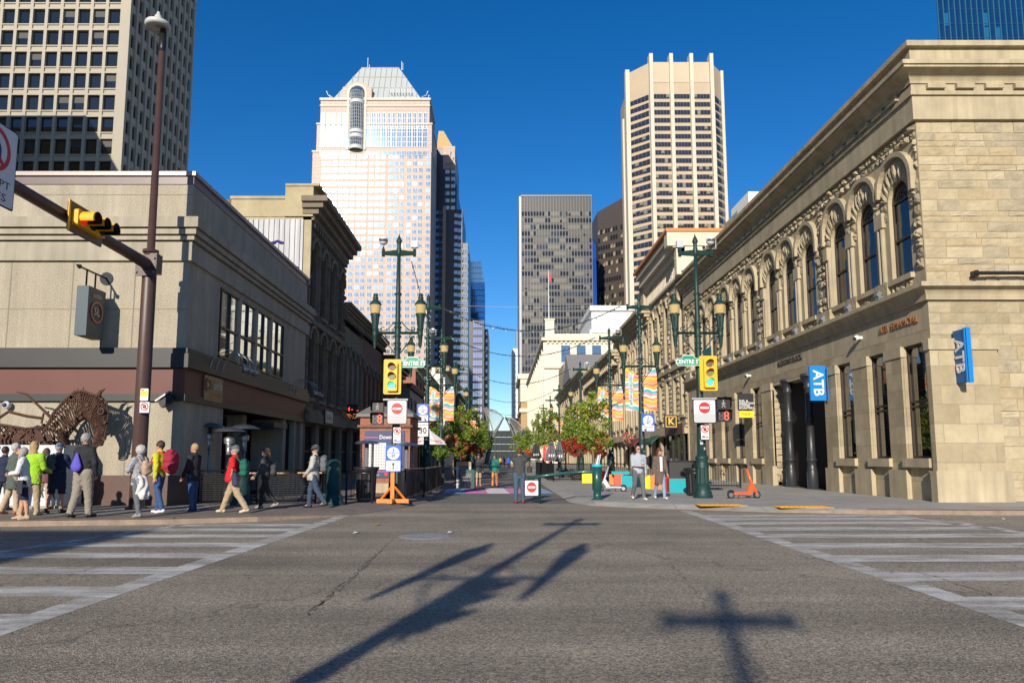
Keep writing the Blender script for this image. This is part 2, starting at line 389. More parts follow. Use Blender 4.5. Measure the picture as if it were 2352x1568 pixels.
# --- asphalt: coarse aggregate, worn wheel bands along the cross street, hairline cracks
def asphalt():
    m = bpy.data.materials.new('asphalt'); m.use_nodes = True; n, l = nodes(m); p = n['Principled BSDF']; p.inputs['Roughness'].default_value = .85
    tc = n.new('ShaderNodeTexCoord')
    def rng(src, a, b, c, d):
        r = n.new('ShaderNodeMapRange'); r.inputs[1].default_value = a; r.inputs[2].default_value = b; r.inputs[3].default_value = c; r.inputs[4].default_value = d
        l.new(src, r.inputs[0]); return r.outputs[0]
    def mul(a, b):
        x = n.new('ShaderNodeMath'); x.operation = 'MULTIPLY'; l.new(a, x.inputs[0]); l.new(b, x.inputs[1]); return x.outputs[0]
    def noise(sc, det, vec=None, rough=.6):
        t = n.new('ShaderNodeTexNoise'); t.inputs['Scale'].default_value = sc; t.inputs['Detail'].default_value = det; t.inputs['Roughness'].default_value = rough
        l.new(vec or tc.outputs['Object'], t.inputs['Vector']); return t.outputs[0]
    v = n.new('ShaderNodeTexVoronoi'); v.inputs['Scale'].default_value = 70; l.new(tc.outputs['Object'], v.inputs['Vector'])
    sp = n.new('ShaderNodeSeparateColor'); l.new(v.outputs['Color'], sp.inputs[0])
    agg = rng(sp.outputs[0], 0, 1, .45, 1.7)
    f2 = rng(noise(22, 4), .3, .7, .72, 1.28)
    mp = n.new('ShaderNodeMapping'); mp.inputs['Scale'].default_value = (.06, .8, 1); l.new(tc.outputs['Object'], mp.inputs[0])
    band = rng(noise(1, 4, mp.outputs[0]), .3, .7, .68, 1.22)
    patch = rng(noise(.5, 5), .3, .7, .78, 1.15)
    mp2 = n.new('ShaderNodeMapping'); mp2.inputs['Scale'].default_value = (.35, .1, 1); mp2.inputs['Rotation'].default_value = (0, 0, .35); l.new(tc.outputs['Object'], mp2.inputs[0])
    wv = n.new('ShaderNodeTexVoronoi'); wv.feature = 'DISTANCE_TO_EDGE'; wv.inputs['Scale'].default_value = .55
    nz = n.new('ShaderNodeTexNoise'); nz.inputs['Scale'].default_value = 2.5; nz.inputs['Detail'].default_value = 4; l.new(tc.outputs['Object'], nz.inputs['Vector'])
    mxv = n.new('ShaderNodeMix'); mxv.data_type = 'VECTOR'; mxv.inputs[0].default_value = .12; l.new(mp2.outputs[0], mxv.inputs[4]); l.new(nz.outputs['Color'], mxv.inputs[5])
    l.new(mxv.outputs[1], wv.inputs['Vector'])
    crack = rng(wv.outputs['Distance'], .0, .004, .62, 1)
    k = mul(mul(mul(agg, f2), mul(band, patch)), crack)
    mx = n.new('ShaderNodeMix'); mx.data_type = 'RGBA'; mx.blend_type = 'MULTIPLY'; mx.inputs[0].default_value = 1
    mx.inputs[6].default_value = (.262, .222, .168, 1); l.new(k, mx.inputs[7]); l.new(mx.outputs[2], p.inputs['Base Color'])
    b = n.new('ShaderNodeBump'); b.inputs['Distance'].default_value = .006; b.inputs['Strength'].default_value = .9; l.new(v.outputs['Distance'], b.inputs['Height']); l.new(b.outputs[0], p.inputs['Normal'])
    return m
def worn_paint(name, col, lo=.42, hi=.58):
    """road paint with real holes worn through to the asphalt below"""
    m = bpy.data.materials.new(name); m.use_nodes = True; n, l = nodes(m); p = n['Principled BSDF']
    p.inputs['Base Color'].default_value = (*col, 1); p.inputs['Roughness'].default_value = .8
    tc = n.new('ShaderNodeTexCoord')
    t = n.new('ShaderNodeTexNoise'); t.inputs['Scale'].default_value = 1.1; t.inputs['Detail'].default_value = 9; t.inputs['Roughness'].default_value = .78
    mp = n.new('ShaderNodeMapping'); mp.inputs['Scale'].default_value = (.5, 2.2, 1); l.new(tc.outputs['Object'], mp.inputs[0]); l.new(mp.outputs[0], t.inputs['Vector'])
    r = n.new('ShaderNodeMapRange'); r.inputs[1].default_value = lo; r.inputs[2].default_value = hi; r.inputs[3].default_value = .22; r.inputs[4].default_value = .95; l.new(t.outputs[0], r.inputs[0])
    v = n.new('ShaderNodeTexNoise'); v.inputs['Scale'].default_value = 60; v.inputs['Detail'].default_value = 2; l.new(tc.outputs['Object'], v.inputs['Vector'])
    r2 = n.new('ShaderNodeMapRange'); r2.inputs[1].default_value = .3; r2.inputs[2].default_value = .6; r2.inputs[3].default_value = .6; r2.inputs[4].default_value = 1.; l.new(v.outputs[0], r2.inputs[0])
    mm = n.new('ShaderNodeMath'); mm.operation = 'MULTIPLY'; l.new(r.outputs[0], mm.inputs[0]); l.new(r2.outputs[0], mm.inputs[1])
    l.new(mm.outputs[0], p.inputs['Alpha'])
    return m
asph = asphalt()
pave_r = M('grey_paving', (.28, .265, .235), .85, var=.14, vs=.9, fine=.12, fs=40, bump=.002, bs=60)
pave_l = BR('brick_paving', (.2, .165, .14), (.16, .13, .11), (.12, .1, .085), .4, .2, .004, .012)
def pave_flat(name, c1, c2, mo, w, h, ms):
    m = bpy.data.materials.new(name); m.use_nodes = True; n, l = nodes(m); p = n['Principled BSDF']; p.inputs['Roughness'].default_value = .85
    tc = n.new('ShaderNodeTexCoord'); b = n.new('ShaderNodeTexBrick'); l.new(tc.outputs['Object'], b.inputs['Vector'])
    b.inputs['Color1'].default_value = (*c1, 1); b.inputs['Color2'].default_value = (*c2, 1); b.inputs['Mortar'].default_value = (*mo, 1)
    b.inputs['Scale'].default_value = 1; b.inputs['Brick Width'].default_value = w; b.inputs['Row Height'].default_value = h; b.inputs['Mortar Size'].default_value = ms
    t = n.new('ShaderNodeTexNoise'); t.inputs['Scale'].default_value = 1.2; t.inputs['Detail'].default_value = 9; t.inputs['Roughness'].default_value = .7; l.new(tc.outputs['Object'], t.inputs['Vector'])
    r = n.new('ShaderNodeMapRange'); r.inputs[1].default_value = .25; r.inputs[2].default_value = .75; r.inputs[3].default_value = .75; r.inputs[4].default_value = 1.22; l.new(t.outputs[0], r.inputs[0])
    mx = n.new('ShaderNodeMix'); mx.data_type = 'RGBA'; mx.blend_type = 'MULTIPLY'; mx.inputs[0].default_value = 1
    l.new(b.outputs[0], mx.inputs[6]); l.new(r.outputs[0], mx.inputs[7]); l.new(mx.outputs[2], p.inputs['Base Color'])
    return m
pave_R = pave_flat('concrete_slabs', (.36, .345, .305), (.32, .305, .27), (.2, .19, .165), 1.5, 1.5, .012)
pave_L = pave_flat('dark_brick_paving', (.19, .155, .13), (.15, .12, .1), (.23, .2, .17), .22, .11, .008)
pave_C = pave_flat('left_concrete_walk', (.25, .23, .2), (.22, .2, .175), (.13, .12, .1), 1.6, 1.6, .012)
kerb_m = M('kerb_concrete', (.27, .2, .15), .85, var=.25, vs=3, fine=.2, fs=40)
mall_m = M('mall_asphalt', (.15, .14, .125), .85, var=.18, vs=.8, fine=.2, fs=40)
roadpaint = worn_paint('worn_white_paint', (.68, .67, .63), .41, .58)
# ================================================================ ground
g = MB(); g.quad((-1500, -300, 0), (1500, -300, 0), (1500, 3000, 0), (-1500, 3000, 0), asph); struct(g, 'road')
g = MB(); g.quad((-2.9, 24.6, .004), (2.6, 24.6, .004), (2.4, 600, .004), (-2.8, 600, .004), mall_m); struct(g, 'pedestrian_street')
def slab(name, poly, z, m, km, ramp, sg):
    """pavement whose edge drops to the road at the crossing corner (vertices listed in ramp)"""
    g = MB(); n = len(poly); inn = []
    for i, (x, y) in enumerate(poly):
        a, b = Vector(poly[i - 1]), Vector(poly[(i + 1) % n]); d = (b - a).normalized(); nn = Vector((-d.y, d.x)) * sg
        inn.append((x + nn.x * .45, y + nn.y * .45) if i in ramp else (x, y))
    ze = [.012 if i in ramp else z for i in range(n)]
    g.add([(x, y, z) for x, y in inn], [tuple(range(n))], m)
    g.add([(x, y, z) for x, y in inn] + [(x, y, ze[i]) for i, (x, y) in enumerate(poly)], [(i, (i + 1) % n, n + (i + 1) % n, n + i) for i in range(n) if i in ramp or (i + 1) % n in ramp], m)
    g.add([(x, y, ze[i]) for i, (x, y) in enumerate(poly)] + [(x, y, 0) for x, y in poly], [(i, (i + 1) % n, n + (i + 1) % n, n + i) for i in range(n)], km)
    struct(g, name)
Ledge = [(-80, 15.9), (-11.2, 16.1), (-7.5, 16.7), (-5.8, 17.4), (-4, 19.2), (-3, 22), (-2.5, 25.5), (-2.75, 40), (-2.75, 600), (-80, 600)]
Redge = [(2.2, 600), (2.2, 37), (2.35, 25), (2.8, 23.3), (4, 22.3), (5.4, 21.6), (7.5, 20.5), (10, 19.7), (13, 19.35), (80, 19.3), (80, 600)]
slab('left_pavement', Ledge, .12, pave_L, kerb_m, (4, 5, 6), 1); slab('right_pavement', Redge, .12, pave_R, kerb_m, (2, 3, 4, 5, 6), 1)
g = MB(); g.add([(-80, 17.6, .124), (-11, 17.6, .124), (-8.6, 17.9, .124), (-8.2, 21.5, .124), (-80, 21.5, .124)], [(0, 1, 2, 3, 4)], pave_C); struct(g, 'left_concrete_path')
def strip(g, E, w, z, m):
    for i in range(len(E) - 1):
        (x0, y0), (x1, y1) = E[i], E[i + 1]; d = Vector((x1 - x0, y1 - y0)); nrm = Vector((-d.y, d.x)).normalized() * w
        g.quad((x0, y0, z), (x1, y1, z), (x1 + nrm.x, y1 + nrm.y, z), (x0 + nrm.x, y0 + nrm.y, z), m)
g = MB(); strip(g, Ledge[:4], .28, .128, kerb_m); strip(g, Redge[7:10], .28, .128, kerb_m); struct(g, 'kerb_stones')
# crossing markings
g = MB(); zp = .004
g.quad((-4.62, 5, zp), (-4.28, 5, zp), (-3.95, 19.6, zp), (-4.25, 19.6, zp), roadpaint)
g.quad((-8.75, 9, zp), (-8.5, 9, zp), (-7.1, 16.6, zp), (-7.3, 16.6, zp), roadpaint)
for y in (2.5, 3.95, 5.4, 6.87, 8.37, 9.9, 11.4, 12.8, 14.2, 15.4, 16.5):
    x1 = -4.62 + (y - 5) * .025; x0 = -9.3 + (y - 2) * .13
    g.quad((x0, y - .3, zp), (x1, y - .3, zp), (x1, y + .3, zp), (x0, y + .3, zp), roadpaint)
g.quad((4.55, 3, zp), (4.9, 3, zp), (5.45, 21, zp), (5.15, 21, zp), roadpaint)
g.quad((10.7, 8, zp), (11, 8, zp), (10.5, 19.2, zp), (10.25, 19.2, zp), roadpaint)
for y in (2.6, 4.35, 6.0, 7.7, 9.4, 11.05, 12.65, 14.2, 15.6, 16.9, 18.1, 19.1):
    x0 = 4.9 + (y - 3) * .03; x1 = 10.85 if y < 18 else 10.2
    g.quad((x0, y - .35, zp), (x1, y - .35 + .1, zp), (x1, y + .35 + .1, zp), (x0, y + .35, zp), roadpaint)
g.quad((11.2, 15.6, zp), (40, 16.6, zp), (40, 16.75, zp), (11.2, 15.75, zp), roadpaint)
struct(g, 'crosswalk_markings')
# pastel painted crossing at the mouth of the mall
cols = [srgb(120, 150, 195), srgb(215, 130, 175), srgb(225, 215, 215), srgb(205, 130, 180), srgb(125, 165, 205)]
g = MB(); n_ = 5
for i in range(n_):
    a0 = -2.45 + 4.75 * i / n_; a1 = -2.45 + 4.75 * (i + 1) / n_
    g.quad((a0, 31, .008), (a1, 31, .008), (a1 - .25, 36.5, .008), (a0 - .25, 36.5, .008), M('pastel_%s' % 'abcde'[i], cols[i], .85, var=.15, vs=2))
struct(g, 'painted_crossing')
# cracks in the asphalt, each a ragged open seam
g = MB(); q = random.Random(31); ck = M('crack_dark', (.06, .05, .04), .95)
for pts in (((905, 1238), (860, 1275), (800, 1330), (735, 1385), (700, 1418)), ((880, 1262), (790, 1345), (720, 1405)), ((60, 1345), (130, 1330), (230, 1300), (330, 1276), (480, 1250)), ((1680, 1245), (1760, 1262), (1840, 1278), (1960, 1300), (2090, 1322)), ((2060, 1300), (2180, 1335), (2290, 1370))):
    P = [atg(u, v) for u, v in pts]; L = []
    for i in range(len(P) - 1):
        n = max(3, int((P[i + 1] - P[i]).length / .09)); L += [P[i].lerp(P[i + 1], k / n) + Vector((q.uniform(-.03, .03), q.uniform(-.03, .03), 0)) for k in range(n)]
    for a, b in zip(L, L[1:]):
        if q.random() < .3: continue
        d = (b - a).normalized(); n = Vector((-d.y, d.x, 0)) * q.uniform(.002, .008); g.quad(a - n + Vector((0, 0, .009)), b - n * .8 + Vector((0, 0, .009)), b + n * .8 + Vector((0, 0, .009)), a + n + Vector((0, 0, .009)), ck)
struct(g, 'road_cracks')
# manhole cover
g = MB(); c = atg(977, 1231); g.lathe([(.52, 0.0), (.52, .006), (.46, .008), (.44, .006), (.0, .007)], M('worn_iron', (.3, .3, .3), .5, metal=.3, var=.2, vs=6, fine=.3, fs=30), c, 28)
solo(g, 'manhole_cover', 'round worn iron manhole cover set in the asphalt road', 'manhole cover', c)
# yellow tactile pads
tact = M('tactile_yellow', (.75, .36, .01), .7, var=.12, vs=5, bump=.01, bs=25)
for (u0, u1, v, lab) in ((1610, 1720, 1162, 'smaller yellow tactile paving strip at the kerb below the green lamp base'), (1795, 1920, 1166.5, 'larger yellow tactile paving strip at the kerb in front of the black columns')):
    a = atg(u0, v, .12); b = atg(u1, v, .12); mb = MB(); L = b.x - a.x; c = (a + b) / 2; c.y += .4
    mb.box(c.x - L / 2, c.x + L / 2, c.y - .3, c.y + .3, .121, .134, tact)
    for i in range(int(L / .14)):
        for j in range(4): mb.ball((c.x - L / 2 + .1 + i * .14, c.y - .22 + j * .145, .134), (.045, .045, .012), tact, 6, 4)
    solo(mb, 'tactile_paving', lab, 'tactile paving', (c.x, c.y, .12), 'yellow tactile strips at the crossing')
# ================================================================ right corner building: sandstone block with bank
XR, YR, YE = 14.05, 23.2, 53.6
atb = thing('corner_stone_building', 'long two storey yellow sandstone corner building with round arched upper windows and bank signs', 'building', (XR, YR, .12))
fr, ff = FR(XR), FF(YR)
core = MB(); core.box(XR + .62, 46, YR + .5, YE, .12, 15.2, dark_in); core.build('inner_core', atb)
# window layout: four triplets upstairs
UPW = []
for gI in range(4):
    for k in range(3): UPW.append(24.55 + gI * 7.45 + k * 2.27)
HW = .64
w = MB()
facade(w, fr, YR, YE, 7.2, 12.83, [(c - HW, c + HW, 7.75, 11.25, True) for c in UPW], stone_plain, .27)
# lower storey openings
LOW = [(23.5, 24.85), (25.9, 27.2), (28.4, 29.8), (38.45, 39.95), (41.3, 42.75), (44.1, 45.5), (46.9, 48.3), (49.6, 51.0)]
facade(w, fr, YR, YE, .12, 5.75, [(a, b, 1.5, 5.35, False) for a, b in LOW] + [(30.95, 37.0, .12, 5.35, False)], stone_smooth, .3)
w.quad(fr(YR, 5.75, 0), fr(YE, 5.75, 0), fr(YE, 7.2, 0), fr(YR, 7.2, 0), stone_plain)
# front wall towards the crossing
w.quad(ff(XR, .12, 0), ff(46, .12, 0), ff(46, 7.2, 0), ff(XR, 7.2, 0), BR('sandstone_broken_course', (.42, .35, .23), (.3, .245, .15), (.36, .31, .22), .75, .36, .03, .012, .9, squash=1.6, rnoise=1.6, sq=3))
w.quad(ff(XR, 7.2, 0), ff(46, 7.2, 0), ff(46, 15.3, 0), ff(XR, 15.3, 0), stone_plain)
w.quad((XR, YE, .12), (46, YE, .12), (46, YE, 14), (XR, YE, 14), stone_plain)
w.quad((XR, YR, 15.2), (46, YR, 15.2), (46, YE, 15.2), (XR, YE, 15.2), stone_plain)
w.build('wall', atb)
# rock faced masonry
rk = MB()
def okr(a, b, z0, z1):
    for c in UPW:
        if a < c + 1.14 and b > c - 1.14 and z0 < 12.15:
            return False
    return True
for gI in range(5):
    x0 = YR if gI == 0 else UPW[gI * 3 - 1] + HW + .42
    x1 = UPW[gI * 3] - HW - .3 if gI < 4 else YE
    if x1 - x0 > .2: rocks(rk, fr, x0, x1, 7.75, 10.9, stone_rock, None, (.3, .42), (.3, .6), (.05, .16), gI)
rocks(rk, fr, YR, YE, 12.25, 12.8, stone_rock, None, (.26, .3), (.3, .6), (.05, .15), 30)
for i, c in enumerate(UPW):
    a0 = UPW[i - 1] if i else YR; a1 = UPW[i + 1] if i < 11 else YE
    l = max(a0 + 1.2, c - 1.85) if i % 3 else c - 1.75; r_ = min(a1 - 1.2, c + 1.85) if i % 3 != 2 else c + 1.75
    rocks(rk, fr, max(YR, c - 1.9), c - 1.22, 11.2, 12.25, stone_rock, lambda a, b, z0, z1, c=c: all(abs((a + b) / 2 - q) > 1.2 for q in UPW), (.24, .3), (.25, .5), (.05, .14), i)
    rocks(rk, fr, c + 1.22, c + 1.9, 11.2, 12.25, stone_rock, lambda a, b, z0, z1, c=c: all(abs((a + b) / 2 - q) > 1.2 for q in UPW), (.24, .3), (.25, .5), (.05, .14), i + 60)
    # rough voussoirs between window arch and hood
    nv = 9; q = random.Random(i)
    for k in range(nv):
        t0, t1 = math.pi * k / nv, math.pi * (k + 1) / nv
        P = lambda t, f: (c + math.cos(t) * (HW * (1 - f) + 1.0 * f), (10.61 + math.sin(t) * HW) * (1 - f) + (11.08 + math.sin(t) * 1.0) * f)
        vs = []; N = 3
        for a in range(N + 1):
            for b in range(N + 1):
                e = a in (0, N) or b in (0, N); t = t0 + (t1 - t0) * (.04 + .92 * a / N); f = .02 + .96 * b / N
                s, z = P(t, f); vs.append(fr(s, z, .02 if e else q.uniform(.05, .13)))
        rk.add(vs, [(a * (N + 1) + b, (a + 1) * (N + 1) + b, (a + 1) * (N + 1) + b + 1, a * (N + 1) + b + 1) for a in range(N) for b in range(N)], stone_rock)
    # rock blocks under sills and springer blocks
    rocks(rk, fr, c - HW - .5, c - HW - .02, 10.0, 10.9, stone_rock, None, (.3, .5), (.4, .5), (.04, .12), i + 90)
    rocks(rk, fr, c + HW + .02, c + HW + .5, 10.0, 10.9, stone_rock, None, (.3, .5), (.4, .5), (.04, .12), i + 99)
    rocks(rk, fr, c - HW, c + HW, 7.22, 7.6, stone_rock, None, (.3, .4), (.4, .7), (.03, .09), i + 120)
rocks(rk, ff, XR, 19, 7.25, 12.8, stone_rock, None, (.16, .42), (.35, 1.3), (.012, .05), 77)
rocks(rk, ff, XR + 2.1, 19, .3, 5.3, stone_rock, None, (.2, .5), (.35, .9), (.008, .035), 79)
rk.build('rockface_masonry', atb)
# mouldings, hoods, pilasters
tr = MB()
def band(z0, z1, d, m=stone_plain, e=0.):
    fbox(tr, fr, YR - d, YE, z0, z1, -.05, d, m); fbox(tr, ff, XR - d + .001, 46, z0 + .002, z1 - .002, -.05, d - .002, m)
band(6.66, 6.74, .12); band(7.05, 7.2, .42)
def cove(z0, z1, d0, d1, n=6, m=stone_plain):
    P = [(d0 + (d1 - d0) * (1 - math.cos(math.pi / 2 * i / n)), z0 + (z1 - z0) * math.sin(math.pi / 2 * i / n)) for i in range(n + 1)]
    for i in range(n):
        (a, za), (b, zb) = P[i], P[i + 1]
        tr.quad(fr(YR - a, za, a), fr(YE, za, a), fr(YE, zb, b), fr(YR - b, zb, b), m)
        tr.quad(ff(XR - a, za, a), ff(46, za, a), ff(46, zb, b), ff(XR - b, zb, b), m)
cove(6.74, 7.05, .12, .38)
band(12.83, 13.66, .16); band(13.66, 13.8, .24); band(13.8, 14.05, .2); cove(14.05, 14.4, .24, .68); band(14.4, 14.5, .66); band(14.5, 14.64, .72)
band(14.64, 15.38, .12); band(15.38, 15.57, .3)
for k in range(45):
    s = YR + .55 + k * .98
    if s < YE - .6: fbox(tr, fr, s, s + .6, 13.85, 14.0, .2, .34, stone_plain)
    if k < 12: fbox(tr, ff, XR + .3 + k * .98, XR + .9 + k * .98, 13.85, 14.0, .2, .34, stone_plain)
for i, c in enumerate(UPW):
    ring(tr, fr, c, 11.08, 1.0, 1.17, 0, .2, stone_plain)
    for sg in (-1, 1):
        nb = (i % 3 == 0 and sg < 0) or (i % 3 == 2 and sg > 0)
        z0 = 10.55 if nb else 10.95
        fbox(tr, fr, min(c + sg * 1.0, c + sg * 1.165), max(c + sg * 1.0, c + sg * 1.165), z0, 11.08, 0, .198, stone_plain)
    fbox(tr, fr, c - HW - .1, c + HW + .1, 7.6, 7.78, -.2, .15, stone_plain)
    if i % 3 != 2:   # paired colonnettes between the windows of a triplet
        m_ = c + 1.135
        for dx in (-.11, .11): tr.tube([fr(m_ + dx, 7.8, .05), fr(m_ + dx, 9.85, .05)], .085, stone_plain, 10)
        fbox(tr, fr, m_ - .27, m_ + .27, 9.85, 10.4, 0, .15, stone_plain); fbox(tr, fr, m_ - .4, m_ + .4, 7.2, 7.8, 0, .17, stone_rock)
    else:
        for a in (c + HW + .06, c + HW + .26): tr.tube([fr(a, 7.8, .06), fr(a, 9.85, .06)], .085, stone_plain, 10)
        fbox(tr, fr, c + HW + .02, c + HW + .4, 9.85, 10.4, 0, .2, stone_plain)
        fbox(tr, fr, c + HW - .05, c + HW + 1.2, 7.2, 7.72, 0, .24, stone_rock)
# ground floor piers, caps and plinths
piers = [(YR - .02, 23.48)] + [(LOW[i][1], LOW[i + 1][0]) for i in range(2)] + [(29.8, 30.95), (37.0, 38.45)] + [(LOW[i][1], LOW[i + 1][0]) for i in range(3, 7)] + [(51.0, 52.4)]
for a, b in piers:
    fbox(tr, fr, a + .02, b - .02, .5, 5.0, -.1, .07, stone_smooth); fbox(tr, fr, a - .04, b + .04, 5.0, 5.36, -.1, .11, stone_plain)
    fbox(tr, fr, a - .03, b + .03, .12, 1.1, -.1, .16, stone_plain)
fbox(tr, ff, XR - .14, XR + 2.05, .5, 5.0, -.1, .14, stone_smooth); fbox(tr, ff, XR - .2, XR + 2.12, 5.0, 5.36, -.1, .2, stone_plain); fbox(tr, ff, XR - .24, XR + 2.2, .12, 1.1, -.1, .24, stone_plain)
tr.build('stone_trim', atb)
SILL = MB(); fbox(SILL, FR(0), -.82, .82, 1.22, 1.5, -.2, .3, stone_plain); fbox(SILL, FR(0), -.72, .72, .12, 1.22, -.4, -.05, stone_plain)
# windows
def window(root, fn, a, b, za, zb, arch, dep, gm, fm, fw=.07, bars=(), vbars=(), tymp=0.):
    """one window of root: pane with its frame as a sub-part"""
    mb = MB(); P = arch_poly(a, b, za, zb) if arch else [(a, za), (b, za), (b, zb), (a, zb)]
    mb.add([fn(s, z, -dep) for s, z in P], [tuple(range(len(P)))], gm)
    o = mb.build('window', root)
    f = MB(); e = -dep + .005
    fbox(f, fn, a, a + fw, za, zb - ((b - a) / 2 if arch else 0), e, e + .07, fm); fbox(f, fn, b - fw, b, za, zb - ((b - a) / 2 if arch else 0), e, e + .07, fm)
    fbox(f, fn, a + fw, b - fw, za, za + fw, e, e + .07, fm)
    if arch: ring(f, fn, (a + b) / 2, zb - (b - a) / 2, (b - a) / 2 - fw, (b - a) / 2, e, e + .07, fm, n=12)
    else: fbox(f, fn, a + fw, b - fw, zb - fw, zb, e, e + .07, fm)
    for z in bars: fbox(f, fn, a + fw, b - fw, z - fw / 2, z + fw / 2, e, e + .065, fm)
    for s in vbars: fbox(f, fn, s - fw / 2, s + fw / 2, za + fw, zb - fw, e, e + .06, fm)
    if tymp:   # carved wooden tympanum
        r = (b - a) / 2 - fw; c = (a + b) / 2; zs = zb - (b - a) / 2
        pl = [(c + r * math.cos(math.pi * i / 12), zs + r * math.sin(math.pi * i / 12)) for i in range(13)]
        f.prism(pl, fn, e, e + .03, fm)
        ring(f, fn, c, zs, r * .62, r * .74, e, e + .06, frame_br, n=10)
        for aa in (45, 90, 135): ring(f, fn, c + r * .4 * math.cos(R_(aa)), zs + r * .4 * math.sin(R_(aa)), r * .1, r * .18, e, e + .06, frame_br, 0, 360, 8)
    f.build('window_frame', o); return o
for c in UPW: window(atb, fr, c - HW, c + HW, 7.75, 11.25, True, .22, glass_day, frame_br, .08, (9.2, 10.6), (), 1)
for a, b in LOW: window(atb, fr, a, b, 1.5, 5.35, False, .2, shop_glass, frame_br, .08, (3.25, 3.42))
for a, b in LOW:
    c = (a + b) / 2; mb = MB(); hw = (b - a) / 2 + .1
    fbox(mb, fr, c - hw, c + hw, 1.2, 1.5, -.2, .2, stone_plain); mb.build('window_sill', atb)
# entrance recess with doors
en = MB(); fbox(en, fr, 30.95, 37.0, 5.2, 5.35, -1.6, -.01, stone_plain); en.quad(fr(37, .14, 0), fr(37, .14, -1.6), fr(37, 5.3, -1.6), fr(37, 5.3, 0), stone_rock)
en.quad(fr(30.95, .14, 0), fr(30.95, .14, -1.6), fr(30.95, 5.3, -1.6), fr(30.95, 5.3, 0), stone_rock)
rocks(en, lambda s, z, d: (XR + 1.55 - s, 36.99 - d, z), 0, 1.5, .3, 5.1, stone_rock, None, (.28, .4), (.4, .8), (.03, .08), 9)
en.quad(fr(30.95, .135, 0), fr(37, .135, 0), fr(37, .135, -1.6), fr(30.95, .135, -1.6), M('entrance_tiles', (.2, .12, .09), .7, var=.2))
en.build('entrance_recess', atb)
for a, b in ((30.97, 32.4), (32.42, 33.9), (33.92, 35.4), (35.42, 36.95)): window(atb, fr, a, b, .15, 5.1, False, 1.5, glass_dk, frame_br, .1, (2.5, 1.0))
for c, lab in ((32.9, None), (35.3, None)):
    mb = MB(); mb.lathe([(.24, 0), (.24, .75), (.21, .8), (.23, .88), (.21, .95), (.19, 1.05), (.19, 1.25), (.23, 1.28), (.23, 1.34), (.18, 1.38), (.165, 3.1), (.2, 3.14), (.2, 3.24), (.16, 3.3), (.155, 4.55), (.2, 4.6), (.2, 4.68), (.17, 4.72), (.3, 5.1), (.34, 5.1), (.34, 5.24)], M('column_black', (.03, .032, .036), .4), (XR + .1, c, .12), 20); mb.build('entrance_column', atb)
text("HUDSON'S BLOCK", .38, M('iron_letters', (.05, .04, .03), .6), atb, fr(34.6, 6.2, .03), (0, -1, 0), (0, 0, 1), .03, sx=.92)
text("ATB  FINANCIAL", .36, M('copper_letters', (.45, .2, .07), .4, metal=.4), atb, fr(25.0, 6.16, .03), (0, -1, 0), (0, 0, 1), .035, sx=.92)
# bank blade signs (hang from the wall: things of their own)
def blade(loc, label, facing):
    t = thing('bank_sign', label, 'sign', loc, 'blue bank blade signs')
    mb = MB(); x, y, z = loc
    if facing == 'mall':   # hangs out over the pavement, its faces turned up and down the mall
        mb.box(x - .76, x - .1, y - .06, y + .06, z - .74, z + .74, atb_blue); mb.build('sign_panel', t)
        m2 = MB(); m2.tube([(x - .1, y, z + .6), (x + .02, y, z + .6)], .025, atb_blue); m2.tube([(x - .1, y, z - .55), (x + .02, y, z - .55)], .025, atb_blue); m2.box(x - .02, x + .0, y - .05, y + .05, z - .7, z + .7, atb_blue); m2.build('bracket', t)
        text('ATB', .6, s_white, t, (x - .43, y - .07, z), (0, 0, -1), (1, 0, 0), .03, bold=.012)
    else:
        d = facing; mb.box(x - .08, x + .08, y - .72, y - .12, z - .85, z + .85, M('bank_blue_shade', (.0, .1, .3), .45)); mb.box(x - .11, x - .08, y - .74, y - .68, z - .87, z + .87, atb_blue); mb.box(x - .07, x + .07, y - .78, y - .72, z - .88, z + .88, atb_blue); mb.build('sign_panel', t)  # face coloured a deeper blue to stand in for its shade
        m2 = MB(); m2.box(x - .03, x + .03, y - .12, y + .0, z - .5, z - .4, atb_blue); m2.box(x - .03, x + .03, y - .12, y + .0, z + .4, z + .5, atb_blue); m2.build('bracket', t)
        text('ATB', .6, s_white, t, (x - .09, y - .42, z), (0, 0, -1), (0, -1, 0), .05, bold=.012)
p = at(1877, 880, 30.4); blade((XR - .15, 30.4, p.z), 'flat blue ATB sign hanging out beside the black entrance columns', 'mall')
p = at(2212, 816, YR - .6); blade((p.x + .1, YR, p.z), 'blue ATB sign seen edge on at the right corner of the stone building', 'front')
# coffee sign
t = thing('coffee_sign', 'black and yellow hanging coffee roasters sign on the stone wall', 'sign', (XR, 39.0, 4.4)); p = at(1731, 935, 39.0)
mb = MB(); mb.box(12.9, 13.75, 38.96, 39.04, p.z - .15, p.z + .75, s_black); mb.build('sign_panel', t)
mb = MB(); mb.box(12.95, 13.75, 38.96, 39.04, p.z - .56, p.z - .2, M('sign_yellow', (.8, .62, .01), .5)); mb.build('lower_panel', t)
mb = MB(); mb.box(13.75, 14.05, 38.99, 39.01, p.z + .55, p.z + .58, black_metal); mb.box(13.75, 14.05, 38.99, 39.01, p.z, p.z + .03, black_metal); mb.build('bracket', t)
for i, s in enumerate(('PHIL &', 'SEBASTIAN', 'COFFEE', 'ROASTERS')): text(s, .17, s_white, t, (12.95, 38.95, p.z + .34 - i * .13), (1, 0, 0), (0, 0, 1), .006, align='LEFT', bold=.003)
scribble(t, (13.35, 38.955, p.z - .38), (1, 0, 0), (0, 0, 1), .55, .14, s_black, 3)
